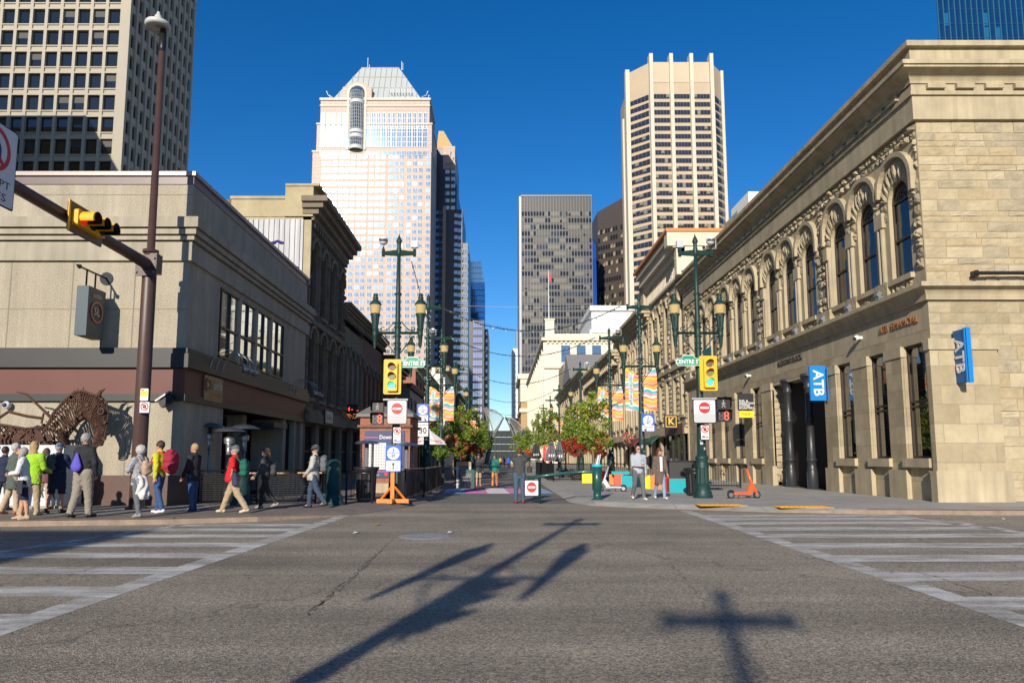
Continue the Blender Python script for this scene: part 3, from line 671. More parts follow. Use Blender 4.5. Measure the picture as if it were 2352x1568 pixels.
# wall floodlights on the ledge, cameras, tube light
for i in range(11):
    y = 25.7 + i * 2.27 + (i // 3) * .6; mb = MB()
    mb.box(XR - .34, XR - .12, y - .12, y + .12, 7.24, 7.34, steel); mb.rbox((XR - .3, y, 7.42), (.16, .26, .2), Matrix.Rotation(.6, 3, 'Y'), steel)
    solo(mb, 'floodlight', 'small grey floodlight on the stone ledge under the %s arched window from the corner' % ('first second third fourth fifth sixth seventh eighth ninth tenth eleventh'.split()[i]), 'floodlight', (XR - .2, y, 7.2), 'floodlights along the stone ledge')
for y, z, lab in ((27.6, 6.15, 'white wall camera near the copper letters over the stone pier'), (40.1, 6.1, 'white wall camera beyond the dark iron letters over the coffee sign')):
    mb = MB(); mb.ball((XR - .2, y, z), .11, white); mb.tube([(XR, y, z), (XR - .2, y, z)], .07, white); mb.tube([(XR - .2, y, z), (XR - .32, y - .05, z - .05)], .06, s_black); solo(mb, 'security_camera', lab, 'camera', (XR, y, z))
mb = MB(); mb.tube([(15.4, YR - .3, 7.5), (20, YR - .3, 7.5)], .06, trim_dk, 10); mb.box(15.5, 15.6, YR - .3, YR, 7.4, 7.6, black_metal); solo(mb, 'tube_light', 'long grey tube light lying along the ledge of the stone building', 'lamp', (15.4, YR, 7.3))

# ================================================================ left corner building: concrete steak house
XL, YL, YLE = -9.55, 21.5, 34.8
sal = thing('corner_concrete_building', 'two storey pebbled concrete corner building with charcoal and maroon bands', 'building', (XL, YL, .12))
fl, f2 = FL(XL), FF(YL)
w = MB()
w.quad(f2(-60, .12, 0), f2(XL, .12, 0), f2(XL, 10, 0), f2(-60, 10, 0), concrete)
facade(w, fl, YL, YLE, 4.5, 10.0, [(24.0, 31.2, 4.88, 7.3, False)], concrete_s, .2)
facade(w, fl, YL, YLE, .12, 4.5, [(24.7, 34.3, .12, 3.6, False)], concrete_s, 1.6)
w.quad((-60, YL, 10), (XL, YL, 10), (XL, YLE, 10), (-60, YLE, 10), trim_dk); w.quad((XL, YLE, .12), (-40, YLE, .12), (-40, YLE, 10), (XL, YLE, 10), concrete_s)
w.build('wall', sal)
core = MB(); core.box(-59, XL - 1.9, YL + .6, YLE - .3, .12, 9.8, dark_in); core.box(XL - 1.9, XL - .45, YL + .6, YLE - .3, 4.5, 9.8, dark_in); core.build('inner_core', sal)
def wrap(name, z0, z1, d, m, d0=-.04):
    mb = MB(); fbox(mb, f2, -60, XL + d, z0, z1, d0, d, m); fbox(mb, fl, YL + .03, YLE + d, z0, z1, d0, d, m); return mb.build(name, sal)
mb = MB(); fbox(mb, f2, -60, XL + .05, .12, 1.0, -.04, .05, granite_br); fbox(mb, fl, YL + .03, 24.68, .12, 1.0, -.04, .05, granite_br); mb.build('granite_plinth', sal)
wrap('lower_trim', 3.2, 3.41, .12, trim_dk); wrap('maroon_band', 3.41, 4.2, .07, maroon); wrap('upper_trim', 4.2, 4.62, .2, trim_dk); wrap('coping', 4.62, 4.8, .14, trim_dk)
mb = MB()
for z0, z1, d in ((7.5, 8.08, .1), (8.12, 8.24, .2), (8.28, 8.44, .28), (8.48, 8.8, .36)):
    fbox(mb, f2, -60, XL + d, z0, z1, -.04, d, concrete_s); fbox(mb, fl, YL + .03, YLE + .3, z0, z1, -.04, d, concrete_s)
mb.build('cornice', sal)
wrap('granite_band', 9.94, 10.2, .03, granite_pu); wrap('roof_edge', 10.2, 10.33, .1, M('roof_flashing', (.3, .25, .23), .4, metal=.3))
# panel joints of the pebbled front
mb = MB()
for x in (-11.2, -13.1, -15, -17): mb.box(x, x + .035, YL - .004, YL + .01, 1.0, 7.5, M('joint_dark', (.22, .19, .14), .9))
mb.box(-60, XL, YL - .005, YL + .01, 6.0, 6.02, _M['joint_dark']); mb.box(-60, XL, YL - .005, YL + .01, 9.6, 9.62, _M['joint_dark'])
mb.build('panel_joints', sal)
# big first floor window
for i in range(4):
    a = 24.0 + i * 1.8; window(sal, fl, a + .02, a + 1.78, 4.9, 7.3, False, .03, mirror_glass, frame_bk, .07, (5.95,), (a + .9,))
    if i: mb = MB(); fbox(mb, fl, a - .1, a + .1, 4.88, 7.3, -.03, .06, concrete_s); mb.build('window_pier', sal)
# shop front under the band
sf = MB(); fbox(sf, fl, 24.7, 34.3, 3.25, 3.3, -1.6, 0, trim_dk); sf.quad(fl(24.7, .13, -1.55), fl(34.3, .13, -1.55), fl(34.3, 3.3, -1.55), fl(24.7, 3.3, -1.55), dark_in)
fbox(sf, fl, 28.3, 28.7, .13, 3.2, -1.5, -.6, concrete_s); fbox(sf, fl, 31.6, 32.0, .13, 3.2, -1.4, .0, concrete_s); fbox(sf, fl, 33.3, 33.6, .13, 3.2, -1.4, .0, concrete_s); fbox(sf, fl, 32.0, 33.3, .13, .9, -1, -.05, concrete_s)
fbox(sf, fl, 26.2, 26.5, .13, 3.2, -1.5, -.8, frame_bk); fbox(sf, fl, 29.2, 31.0, 2.75, 2.95, -1.5, .35, trim_dk)
sf.build('shop_front', sal)
for a, b, d in ((24.9, 26.2, 1.3), (26.5, 28.3, 1.3), (32.0, 33.3, .3)): window(sal, fl, a, b, .9, 3.1, False, d, glass_day, frame_bk, .08, (), ((a + b) / 2,))
mb = MB(); fbox(mb, fl, 29.1, 31.4, .14, 3.0, -1.5, -1.45, glass_dk); fbox(mb, fl, 30.2, 30.3, .14, 3.0, -1.45, -1.4, frame_bk); mb.build('door', sal)
# wall sign on the mall side
t = thing('restaurant_sign', 'square brass coloured restaurant sign with raised letters on the maroon band', 'sign', fl(23.4, 3.9, .1)); p = at(478, 884, 23.5)
mb = MB(); fbox(mb, fl, 22.75, 24.25, 3.35, 4.15, .08, .13, M('brass_panel', (.2, .155, .09), .45, metal=.5, var=.2, vs=2)); mb.build('sign_panel', t)
mb = MB(); ring(mb, fl, 23.02, 3.86, .15, .2, .13, .17, M('copper_ring', (.35, .14, .07), .45, metal=.3), 0, 360, 20); mb.build('emblem_ring', t)
gold = M('pale_gold_letters', (.55, .45, .3), .45)
text('SL', .2, gold, t, fl(23.02, 3.86, .145), (0, 1, 0), (0, 0, 1), .02); text('saltlik', .42, gold, t, fl(23.75, 3.86, .145), (0, 1, 0), (0, 0, 1), .03, sx=.78); scribble(t, fl(23.75, 3.56, .135), (0, 1, 0), (0, 0, 1), .85, .1, s_black)
# gooseneck lamps
for k, (y, lab) in enumerate(((22.95, 'nearest of three gooseneck lamps arching over the brass sign'), (23.45, 'middle gooseneck lamp of the three over the brass sign'), (23.95, 'farthest of three gooseneck lamps arching over the brass sign'), (31.7, 'first gooseneck lamp of the far trio on the charcoal band'), (32.2, 'second gooseneck lamp of the far trio on the charcoal band'), (32.7, 'third gooseneck lamp of the far trio on the charcoal band'))):
    t = thing('gooseneck_lamp', lab, 'lamp', fl(y, 4.4, .2), 'gooseneck lamps on the charcoal band'); mb = MB()
    mb.tube([fl(y, 4.35 + .62 * math.sin(math.pi * i / 12), .75 - .55 * math.cos(math.pi * i / 12)) if i else fl(y, 4.35, .18) for i in range(11)], .018, steel, 6); mb.build('arm', t)
    mb = MB(); a = Vector(fl(y, 4.5, 1.27)); b = Vector(fl(y, 4.28, 1.36)); mb.tube([a, a.lerp(b, .3), b], [.04, .05, .15], steel, 14); mb.build('lamp_shade', t)
# hanging SL sign
t = thing('hanging_sign', 'dark slate blue box sign hanging from an iron arm on the pebbled wall', 'sign', (-12.15, YL, 6.9)); X0 = -12.05
slate = M('slate_blue_box', (.045, .07, .09), .5); mb = MB()
mb.box(X0 - .17, X0 + .17, YL - 1.2, YL - .3, 5.0, 6.45, slate); mb.build('sign_box', t)
mb = MB(); mb.tube([(X0, YL - 1.45, 6.95), (X0, YL, 6.95)], .03, black_metal); mb.tube([(X0, YL - 1.62, 6.96), (X0, YL - 1.42, 6.95)], [.0, .07], black_metal, 8)
for y in (1.05, .6): mb.tube([(X0, YL - y, 6.95), (X0, YL - y, 6.4)], .025, black_metal, 6)
mb.disc(f2, X0, 6.95, .2, .2, 0, .03, M('slate_disc', (.05, .055, .065), .8, spec=.1)); mb.tube([(X0, YL - .1, 5.1), (X0 - .05, YL - .05, 4.75)], .015, black_metal, 5); mb.build('bracket', t)
fs = lambda s, z, d: (X0 + .17 + d, s, z)
mb = MB(); ring(mb, fs, YL - .75, 5.75, .26, .32, 0, .03, _M['copper_ring'], 0, 360, 24); mb.build('emblem_ring', t)
text('SL', .34, gold, t, fs(YL - .75, 5.75, .02), (0, 1, 0), (0, 0, 1), .02)
text('saltlik', .2, gold, t, fs(YL - .75, 6.22, .015), (0, 1, 0), (0, 0, 1), .01)
# ball camera and box camera
mb = MB(); p = at(15, 930, YL - .15); mb.ball(p, .12, white); mb.ball((p.x, p.y - .07, p.z), .075, s_navy); mb.tube([p, (p.x, YL, p.z)], .08, white); solo(mb, 'dome_camera', 'white ball shaped camera with a dark lens on the maroon band', 'camera', p)
mb = MB(); p = at(383, 921, YL - .25); mb.rbox(p, (.42, .14, .2), Matrix.Rotation(-.6, 3, 'Y'), s_black); mb.rbox((p.x - .1, p.y, p.z + .14), (.5, .2, .05), Matrix.Rotation(-.6, 3, 'Y'), steel); mb.tube([p, (p.x, YL, p.z)], .04, steel); solo(mb, 'wall_camera', 'black box camera under a tilted steel shield on the maroon band', 'camera', p)
# ================================================================ the older blocks along both sides
def old_block(name, label, side, X, Y0, Y1, zt, rows, m, mt, depth=14, cornice=(.6, .8), shop=3.6, rock=None, gm=None, cat='building', piers=0, dent=True, shopm=None):
    """rows: (z0, z1, sill, head, count, width, arched)"""
    sg = 1 if side == 'L' else -1; fn = FL(X) if side == 'L' else FR(X); gm = gm or glass_dk
    t = thing(name, label, cat, (X, Y0, .12)); w = MB(); x2 = X - sg * depth
    allw = []
    if shop:
        n = max(2, int((Y1 - Y0) / 2.6)); st = (Y1 - Y0) / n
        ops = [(Y0 + i * st + .3, Y0 + (i + 1) * st - .3, .5, shop - .5, False) for i in range(n)]
        facade(w, fn, Y0, Y1, .12, shop, ops, shopm or mt, .4); allw += ops
    for z0, z1, sill, head, cnt, wd, arch in rows:
        st = (Y1 - Y0) / cnt
        ops = [(Y0 + (i + .5) * st - wd / 2, Y0 + (i + .5) * st + wd / 2, sill, head, arch) for i in range(cnt)]
        facade(w, fn, Y0, Y1, z0, z1, ops, m, .35); allw += ops
    for yy in (Y0, Y1): w.quad((X, yy, .12), (x2, yy, .12), (x2, yy, zt), (X, yy, zt), m)
    w.quad((X, Y0, zt - .02), (x2, Y0, zt - .02), (x2, Y1, zt - .02), (X, Y1, zt - .02), mt); w.quad((x2, Y0, .12), (x2, Y1, .12), (x2, Y1, zt), (x2, Y0, zt), m)
    w.build('wall', t)
    c = MB(); c.box(min(X - sg * .5, x2 + sg * .1), max(X - sg * .5, x2 + sg * .1), Y0 + .3, Y1 - .3, .2, zt - .3, dark_in); c.build('inner_core', t)
    tr = MB(); d, h = cornice
    for k in range(4): fbox(tr, fn, Y0 - d * (k + 1) / 4 * .6, Y1, zt - h * (4 - k) / 4, zt - h * (3 - k) / 4 + .001 * k, -.3, d * (k + 1) / 4, mt)
    if dent:
        q = Y0 + .2
        while q < Y1 - .3: fbox(tr, fn, q, q + .22, zt - h - .28, zt - h, 0, .22, mt); q += .5
    for z0, z1, sill, head, cnt, wd, arch in rows:
        fbox(tr, fn, Y0, Y1, z0 - .12, z0 + .12, 0, .2, mt); st = (Y1 - Y0) / cnt
        for i in range(cnt):
            q = Y0 + (i + .5) * st
            fbox(tr, fn, q - wd / 2 - .1, q + wd / 2 + .1, sill - .18, sill, -.2, .14, mt)
            if arch: ring(tr, fn, q, head - wd / 2, wd / 2 + .12, wd / 2 + .32, 0, .16, mt, n=10)
            elif rock is None: fbox(tr, fn, q - wd / 2 - .12, q + wd / 2 + .12, head, head + .25, 0, .1, mt)
        if piers:
            for i in range(cnt + 1): q = min(max(Y0 + i * st, Y0 + .2), Y1 - .2); fbox(tr, fn, q - .2, q + .2, z0 + .12, z1 - .12, 0, .14, mt)
    if shop: fbox(tr, fn, Y0, Y1, shop - .45, shop + .05, 0, .3, mt)
    tr.build('stone_trim', t)
    if rock:
        rk = MB()
        for z0, z1, sill, head, cnt, wd, arch in rows:
            st = (Y1 - Y0) / cnt
            for i in range(cnt + 1):
                a = Y0 if i == 0 else Y0 + (i - .5) * st + wd / 2 + .34; b = Y1 if i == cnt else Y0 + (i + .5) * st - wd / 2 - .34
                if b - a > .15: rocks(rk, fn, a, b, z0 + .15, z1 - .15, rock, None, (.3, .5), (.3, .7), (.05, .16), i + int(z0 * 7))
        rk.build('rockface_masonry', t)
    for a, b, za, zb, arch in allw: window(t, fn, a, b, za, zb, arch, .3, gm, frame_br, .09, ((za + zb) / 2,))
    return t
# --- left side
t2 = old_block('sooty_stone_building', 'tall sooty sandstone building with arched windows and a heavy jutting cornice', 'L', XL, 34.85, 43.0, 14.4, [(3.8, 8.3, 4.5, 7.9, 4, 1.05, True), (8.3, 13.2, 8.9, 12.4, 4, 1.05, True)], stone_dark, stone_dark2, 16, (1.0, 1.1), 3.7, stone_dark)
mb = MB()   # weathered side wall with the corrugated sheet, parapet block and cornice return
side_st = M('side_sandstone', (.37, .31, .19), .9, var=.25, vs=1.1, bump=.01, bs=20)
mb.box(XL - 16, XL + .12, 34.7, 34.86, 10, 13.45, side_st); mb.box(XL - 3.9, XL - .55, 34.66, 35.3, 13.45, 14.45, side_st); mb.box(XL - 1.2, XL + .2, 34.6, 36.3, 13.45, 15.0, side_st)
mb.box(XL - 3.95, XL - 1.2, 34.6, 35.4, 14.35, 14.5, side_st); mb.box(XL - 1.2, XL + .5, 34.55, 36.6, 15.0, 15.12, side_st); mb.build('side_wall', t2)
mb = MB(); cor = M('corrugated_sheet', (.3, .3, .315), .5, metal=.0, streak=.5); x = XL - 3.9
while x < XL - .45:
    mb.box(x, x + .12, 34.56, 34.69, 10.0, 13.3, cor); mb.box(x + .12, x + .26, 34.62, 34.69, 10.0, 13.3, cor); x += .26
graf = M('purple_graffiti', (.06, .035, .26), .6)
q = random.Random(3)
mb.build('corrugated_sheet', t2)
for k, (a, b, r0) in enumerate(((XL - 2.2, 11.3, .5), (XL - 1.5, 11.5, .55), (XL - .9, 10.8, .45))):
    mb = MB(); mb.tube([(a + r0 * math.cos(i * .55 + k), 34.555, b + 1.2 * r0 * math.sin(i * .55 + k)) for i in range(9)], .07, graf, 4); mb.build('graffiti', t2)
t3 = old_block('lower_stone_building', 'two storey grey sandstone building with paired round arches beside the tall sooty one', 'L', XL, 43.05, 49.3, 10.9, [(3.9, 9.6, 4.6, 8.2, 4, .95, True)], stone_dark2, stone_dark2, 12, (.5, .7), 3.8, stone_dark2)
t4 = old_block('red_brick_building', 'red brick building with narrow arched windows on the shaded side', 'L', XL, 49.35, 58, 10.9, [(3.8, 9.8, 4.8, 7.9, 5, .9, True)], brick_r, stone_dark2, 12, (.5, .6), 3.7)
sh_gr = M('grey_cladding', (.16, .155, .15), .6, var=.1)
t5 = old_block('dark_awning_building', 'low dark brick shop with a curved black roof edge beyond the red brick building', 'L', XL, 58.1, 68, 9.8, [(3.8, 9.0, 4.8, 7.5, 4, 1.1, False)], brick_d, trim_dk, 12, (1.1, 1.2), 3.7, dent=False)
t6 = old_block('grey_clad_building', 'narrow building with a plain grey clad end wall on the left row', 'L', XL + .9, 68.1, 80, 8.6, [(3.8, 8, 4.6, 7, 4, 1.2, False)], sh_gr, trim_dk, 12, (.3, .4), 3.7, dent=False)
t7 = old_block('terracotta_brick_building', 'orange red brick building with stone trim far along the left row', 'L', XL, 80.1, 112, 12.2, [(3.8, 8, 4.6, 7.2, 9, 1.4, False), (8, 11.6, 8.5, 11, 9, 1.4, True)], brick_k, stone_plain, 12, (.6, .7), 3.7)
mb = MB(); a = at(499 * .9408 + 392, 0, 60)
tM = thing('mural_wall_building', 'white painted building with a grey mural on its blank end wall', 'building', (XL, 125, .12))
mb.box(-26, XL - .2, 125, 160, .12, 17.5, M('white_render', (.66, .63, .58), .8, var=.08)); mb.build('wall', tM)
mb = MB(); mb.box(-11.5, XL + .9, 124.0, 161, 16.6, 17.2, stone_plain); mb.box(-11, XL + .6, 124.4, 161, 17.2, 17.6, stone_dark); mb.build('cornice', tM)
mb = MB(); gk = M('mural_grey', (.12, .12, .12), .8)
for cx, cz, r in ((-17.8, 13.4, .8), (-15.9, 14.1, .7), (-14, 13.2, .8)): ring(mb, FF(125), cx, cz, r * .6, r, 0, .02, gk, 0, 360, 16); mb.disc(FF(125), cx, cz, r * .3, r * .35, 0, .02, gk, 10)
for cx in (-17.2, -14.6): ring(mb, FF(125), cx, 11.4, .6, .75, 0, .02, gk, 0, 180, 10)
mb.build('mural', tM)
tm = MB(); 
for k in range(6): tm.box(XL - .15, XL - .1, 128 + k * 5, 130 + k * 5, 9, 12, glass_dk)
for k in range(6):
    mb = MB(); mb.box(XL - .25, XL - .08, 128 + k * 5, 130.4 + k * 5, 9, 12, glass_dk); mb.build('window', tM)
tN = old_block('charcoal_building', 'dark charcoal clad building far down the left row', 'L', XL + .3, 161, 200, 16, [(4, 10, 5.5, 8.5, 6, 2, False), (10, 15, 11, 14, 6, 2, False)], M('charcoal_clad', (.06, .065, .08), .5), trim_dk, 12, (.3, .4), 3.7, dent=False)
# --- right side
lt = M('light_limestone', (.46, .38, .25), .85, var=.12, vs=1, streak=.12)
r2 = old_block('corniced_stone_building', 'three storey rock faced sandstone building with a pale bracketed cornice', 'R', 14.0, 53.7, 66.5, 18.6, [(3.9, 8.6, 4.8, 7.9, 5, 1.1, False), (8.6, 15.4, 9.4, 14.6, 5, 1.25, True)], stone_plain, stone_plain, 14, (.3, .4), 3.8, stone_rock, glass_day)
cw = M('cream_cornice', (.62, .55, .42), .7, var=.08); mb = MB(); f_ = FR(14.0)
for z0, z1, d in ((15.5, 15.7, .25), (16.9, 17.1, .35), (17.1, 17.5, .5), (17.5, 18.2, .85), (18.2, 18.6, 1.15)): fbox(mb, f_, 53.4, 66.8, z0, z1, -.05, d, cw)
for k in range(26): fbox(mb, f_, 53.9 + k * .49, 54.12 + k * .49, 15.7, 16.9, 0, .25, cw)
for k in range(32): fbox(mb, f_, 53.8 + k * .4, 53.98 + k * .4, 16.95, 17.1, .3, .5, cw)
mb.box(13.4, 15.4, 53.4, 54.1, 15.4, 18.65, cw); mb.box(12.7, 17.2, 53.3, 54.3, 17.6, 18.7, cw); mb.build('cornice', r2)
mb = MB(); mb.box(12.6, 17.3, 53.2, 66.9, 18.7, 18.95, M('copper_orange_flashing', (.55, .22, .05), .6)); mb.build('roof_flashing', r2)
mb = MB(); x = 15.9
while x < 19.5: mb.box(x, x + .2, 53.56, 53.68, 14, 17.4, cor); x += .3
mb.build('corrugated_sheet', r2)
mb = MB(); fbox(mb, f_, 54.2, 59.6, .13, 3.3, .16, .2, glass_dk); fbox(mb, f_, 54.0, 59.8, 3.3, 4.15, .1, .36, M('plum_fascia', (.09, .05, .045), .6, var=.2)); 
for yy in (54.1, 55.8, 57.6, 59.5): fbox(mb, f_, yy, yy + .16, .13, 3.3, .15, .3, frame_bk)
mb.build('shop_front', r2)
mb = MB()
for y0 in (62, 70, 75, 88, 96, 104): mb = MB(); mb.add([(14.0, y0, 3.7), (14.0, y0 + 3.6, 3.7), (12.9, y0 + 3.6, 2.9), (12.9, y0, 2.9), (12.9, y0 + 3.6, 2.65), (12.9, y0, 2.65)], [(0, 1, 2, 3), (3, 2, 4, 5), (0, 3, 5)], M(('awning_black', 'awning_maroon', 'awning_green')[int(y0) % 3], ((.02, .02, .022), (.14, .02, .02), (.02, .07, .05))[int(y0) % 3], .8)); solo(mb, 'awning', {62: 'sloping shop awning on the corniced stone front past the gold letter sign', 70: 'sloping shop awning on the ornate stone front nearest the banners', 75: 'sloping shop awning farther along the ornate stone front', 88: 'first small awning on the long bracketed stone front', 96: 'middle small awning on the long bracketed stone front', 104: 'last small awning on the long bracketed stone front'}[y0], 'awning', (14, y0, 3.3), 'shop awnings on the sunny side')
r3 = old_block('ornate_stone_building', 'ornate sandstone building with carved gable blocks and a sloped roof edge on the sunny side', 'R', 14.0, 66.6, 84, 15.6, [(3.9, 8.4, 4.8, 7.6, 6, 1.3, False), (8.4, 14.5, 9.2, 13.4, 6, 1.3, True)], lt, stone_plain, 14, (1.1, 1.2), 3.8, None, glass_day, piers=1)
mb = MB(); rg = M('grey_roof_slate', (.22, .21, .2), .6)
mb.add([(13.6, 67, 15.6), (13.6, 83.5, 15.6), (15.4, 83.5, 18.4), (15.4, 67, 18.4), (28, 67, 18.4), (28, 83.5, 18.4)], [(0, 1, 2, 3), (3, 2, 5, 4)], rg); mb.add([(13.6, 67, 15.6), (15.4, 67, 18.4), (28, 67, 18.4), (28, 67, 15.6)], [(0, 1, 2, 3)], lt)
mb.box(13.5, 15.6, 66.7, 68.6, 15.6, 18.0, lt); mb.box(13.3, 15.8, 66.5, 68.8, 17.7, 18.1, stone_plain); mb.build('roof', r3)
r4 = old_block('bracketed_stone_building', 'long sandstone commercial building with a deep bracketed cornice along the sunny side', 'R', 14.0, 84.1, 116, 14.2, [(3.9, 8, 4.8, 7.2, 11, 1.4, False), (8, 12.8, 8.8, 12, 11, 1.4, False)], lt, stone_plain, 14, (1.3, 1.4), 3.8, None, glass_day, piers=1)
mb = MB(); q = 84.6
while q < 115: fbox(mb, FR(14.0), q, q + .4, 12.5, 13.3, .1, .8, lt); q += 1.3
fbox(mb, FR(14.0), 84.0, 86, 14.2, 15.2, -1, .4, lt); mb.build('brackets', r4)
r5 = old_block('gabled_stone_building', 'gabled grey and cream commercial building before the white store', 'R', 14.0, 116.1, 172, 16, [(4, 9, 5, 8, 14, 1.8, False), (9, 14.6, 10, 13.4, 14, 1.8, False)], lt, stone_plain, 14, (1.2, 1.4), 3.8, None, glass_dk, piers=1)
mb = MB(); mb.add([(12.6, 130, 16), (12.6, 146, 16), (12.6, 138, 21.5), (22, 138, 21.5), (22, 130, 16), (22, 146, 16)], [(0, 1, 2), (0, 2, 3, 4), (1, 5, 3, 2), (0, 4, 5, 1)], rg); mb.box(13, 22, 147, 160, 16, 21, lt); mb.build('roof_gable', r5)
# white corner department store
cr = M('cream_terracotta', (.66, .62, .5), .7, var=.06, vs=.3); crs = M('cream_trim', (.6, .55, .43), .7)  # trim and roof in a slightly deeper cream
wh = thing('white_corner_store', 'big cream white department store with a flat roof cornice and corner flagpole', 'building', (11, 175, .12))
mb = MB(); facade(mb, FR(11), 175, 285, .12, 31, [(179 + i * 9, 183 + i * 9, 5 + k * 6.2, 9 + k * 6.2, False) for i in range(12) for k in range(1)], cr, .6)
mb.quad((11, 175, .12), (75, 175, .12), (75, 175, 31), (11, 175, 31), cr); mb.quad((11, 175, 31), (75, 175, 31), (75, 285, 31), (11, 285, 31), crs); mb.build('wall', wh)
mb = MB(); fbox(mb, FR(11), 174.4, 285, 30.2, 31, -.2, 1.0, crs); mb.box(10, 36, 174.2, 175, 30.2, 31, crs); fbox(mb, FR(11), 174.6, 285, 31, 32, -1, .1, cr); mb.box(10.9, 75, 174.9, 175.9, 31, 32, cr); mb.box(10.6, 24, 174.4, 175, 23.4, 24, crs)
for i in range(13): fbox(mb, FR(11), 175 + i * 8.9, 176.2 + i * 8.9, 1, 30, 0, .5, cr)
mb.box(11, 13.2, 175.0, 177, 32, 35.4, cr); mb.box(10.8, 13.4, 174.8, 177.2, 35.4, 35.8, crs)
for k in range(22): mb.box(11.4 + k * 1.1, 11.9 + k * 1.1, 174.5, 175, 29.6, 30.2, crs)
mb.build('stone_trim', wh)
wmb = MB(); wmb.box(-1.1, 1.1, -.12, 0, -2.1, 2.1, M('sky_glass_pale', (.12, .2, .3), .08, metal=.5)); wmb.box(-1.25, 1.25, -.2, -.02, -2.3, -2.1, crs); wmb.box(-1.1, 1.1, -.16, -.1, -.1, .1, frame_bk)
place_many(wh, wmb, 'window', [(16 + i * 3.8, 175, 27) for i in range(3)])
wmb2 = MB(); wmb2.box(-.12, -.02, -1.2, 1.2, -1.8, 1.8, glass_dk)
place_many(wh, wmb2, 'window', [(11, 181 + i * 8.9, 8 + k * 6.3) for k in range(4) for i in range(11)])
tF = thing('flagpole', 'white flagpole with a small red and white flag on the cream store roof', 'flagpole', (12, 176, 35.8)); mb = MB(); mb.tube([(12, 176, 35.8), (12, 176, 48)], [.13, .06], white, 8); mb.ball((12, 176, 48.1), .14, white); mb.build('pole', tF)
mb = MB(); mb.add([(12.1, 176, 45.6), (12.6, 175.8, 45.4), (12.55, 175.8, 47.2), (12.1, 176, 47.5)], [(0, 1, 2, 3)], s_red); mb.build('flag', tF)
# white roof works behind
mb = MB(); mb.box(27, 60, 210, 240, 20, 45, white); mb.box(26.4, 61, 209, 241, 45, 46.4, white); mb.box(25.4, 40, 202, 210, 37, 38, white); mb.box(25.4, 26.0, 202, 203, 20, 37, white)
tR = thing('white_rooftop_building', 'plain white building with a projecting roof rising behind the cream store', 'building', (40, 222, 0)); mb.build('wall', tR)
mb = MB(); mb.box(30, 33, 174, 175, 32, 33, white); 
# beige hotel farther on
hb = thing('beige_hotel_building', 'tall beige and cream office block beyond the cream store on the sunny side', 'building', (8, 290, .12)); bt = M('tan_brick', (.42, .28, .13), .8, var=.1)
mb = MB(); mb.box(8.2, 40, 290, 330, .12, 34, bt); mb.build('wall', hb); mb = MB(); mb.box(7, 41, 289, 331, 33.5, 35.5, cr); mb.box(7.6, 40.5, 289.4, 330.5, 20, 21.5, cr); mb.box(8, 40.3, 289.6, 330.3, 24, 33.5, cr); mb.build('cornice', hb)
wmb = MB(); wmb.box(-1.2, 1.2, -.25, .0, -1.9, 1.9, glass_dk); wmb.box(-1.4, 1.4, -.3, -.02, -2.2, -1.9, cr)
place_many(hb, wmb, 'window', [(12.2 + i * 4, 289.6, 28.6 - 5 * k) for k in range(5) for i in range(2)])
# ================================================================ towers
def rwin(w, h, pane, fr_, nx=2, ny=1, t=.12, d=.18):
    """a window unit facing the camera, centred on its own origin"""
    mb = MB(); mb.quad((-w / 2, -d * .5, -h / 2), (w / 2, -d * .5, -h / 2), (w / 2, -d * .5, h / 2), (-w / 2, -d * .5, h / 2), pane)
    for i in range(nx + 1): x = -w / 2 + w * i / nx; mb.box(x - t / 2, x + t / 2, -d, 0, -h / 2, h / 2, fr_)
    for j in range(ny + 1): z = -h / 2 + h * j / ny; mb.box(-w / 2, w / 2, -d * .97, 0, z - t / 2, z + t / 2, fr_)
    return mb
# concrete grid tower, upper left
gc = M('tower_precast', (.38, .345, .275), .85, var=.06, vs=.3); gt = thing('concrete_grid_tower', 'tall pale concrete office tower with a deep egg crate window grid', 'tower', (-56, 105, 0))
YT = 105; XT = at(268, 380, YT).x; ZT = 110
mb = MB(); mb.box(XT - 60, XT - .02, YT + .9, YT + 23.2, 0, ZT, gc); mb.build('wall', gt)
mb = MB(); PW, PH = 2.36, 3.55
for i in range(17):
    x = XT - .9 - i * PW; mb.box(x - .24, x + .24, YT + .4, YT + .95, 0, ZT, gc)
for k in range(int(ZT / PH)):
    z = k * PH + .6; mb.box(XT - 42, XT - .7, YT + .42, YT + .95, z - .14, z + .14, gc); mb.box(XT - 42, XT - .7, YT + .44, YT + .95, z + .8, z + .98, gc); mb.box(XT - 42, XT - .7, YT + .6, YT + .94, z + .14, z + .8, gc)
mb.box(XT - .9, XT, YT + .39, YT + .98, 0, ZT, gc); mb.build('concrete_grid', gt)
wmb = MB(); wmb.quad((-1, 0, -1.42), (1, 0, -1.42), (1, 0, 1.05), (-1, 0, 1.05), glass_dk); wmb.box(-1.0, -.95, -.1, 0, -1.42, 1.05, gc)
L = [(XT - .9 - (i + .5) * PW, YT + .85, k * PH + .6 + 2.4) for k in range(11, 21) for i in range(10)]
L += [(XT - .9 - (i + .5) * PW, YT + .85, k * PH + .6 + 2.4) for k in range(int(ZT / PH)) for i in range(16) if not (11 <= k < 21 and i < 10)]
q = random.Random(6); A_w = [p_ for p_ in L if q.random() < .8]; B_w = [p_ for p_ in L if p_ not in A_w]; place_many(gt, wmb, 'window', A_w, 60)
wm2 = MB(); wm2.v = list(wmb.v); wm2.f = list(wmb.f); wm2.m = list(wmb.m); wm2.sm = list(wmb.sm); wm2.mats = list(wmb.mats); wm2.quad((-1, -.01, -.1), (1, -.01, -.1), (1, -.01, 1.05), (-1, -.01, 1.05), M('grey_blind', (.035, .036, .038), .6)); place_many(gt, wm2, 'window', B_w, 40)
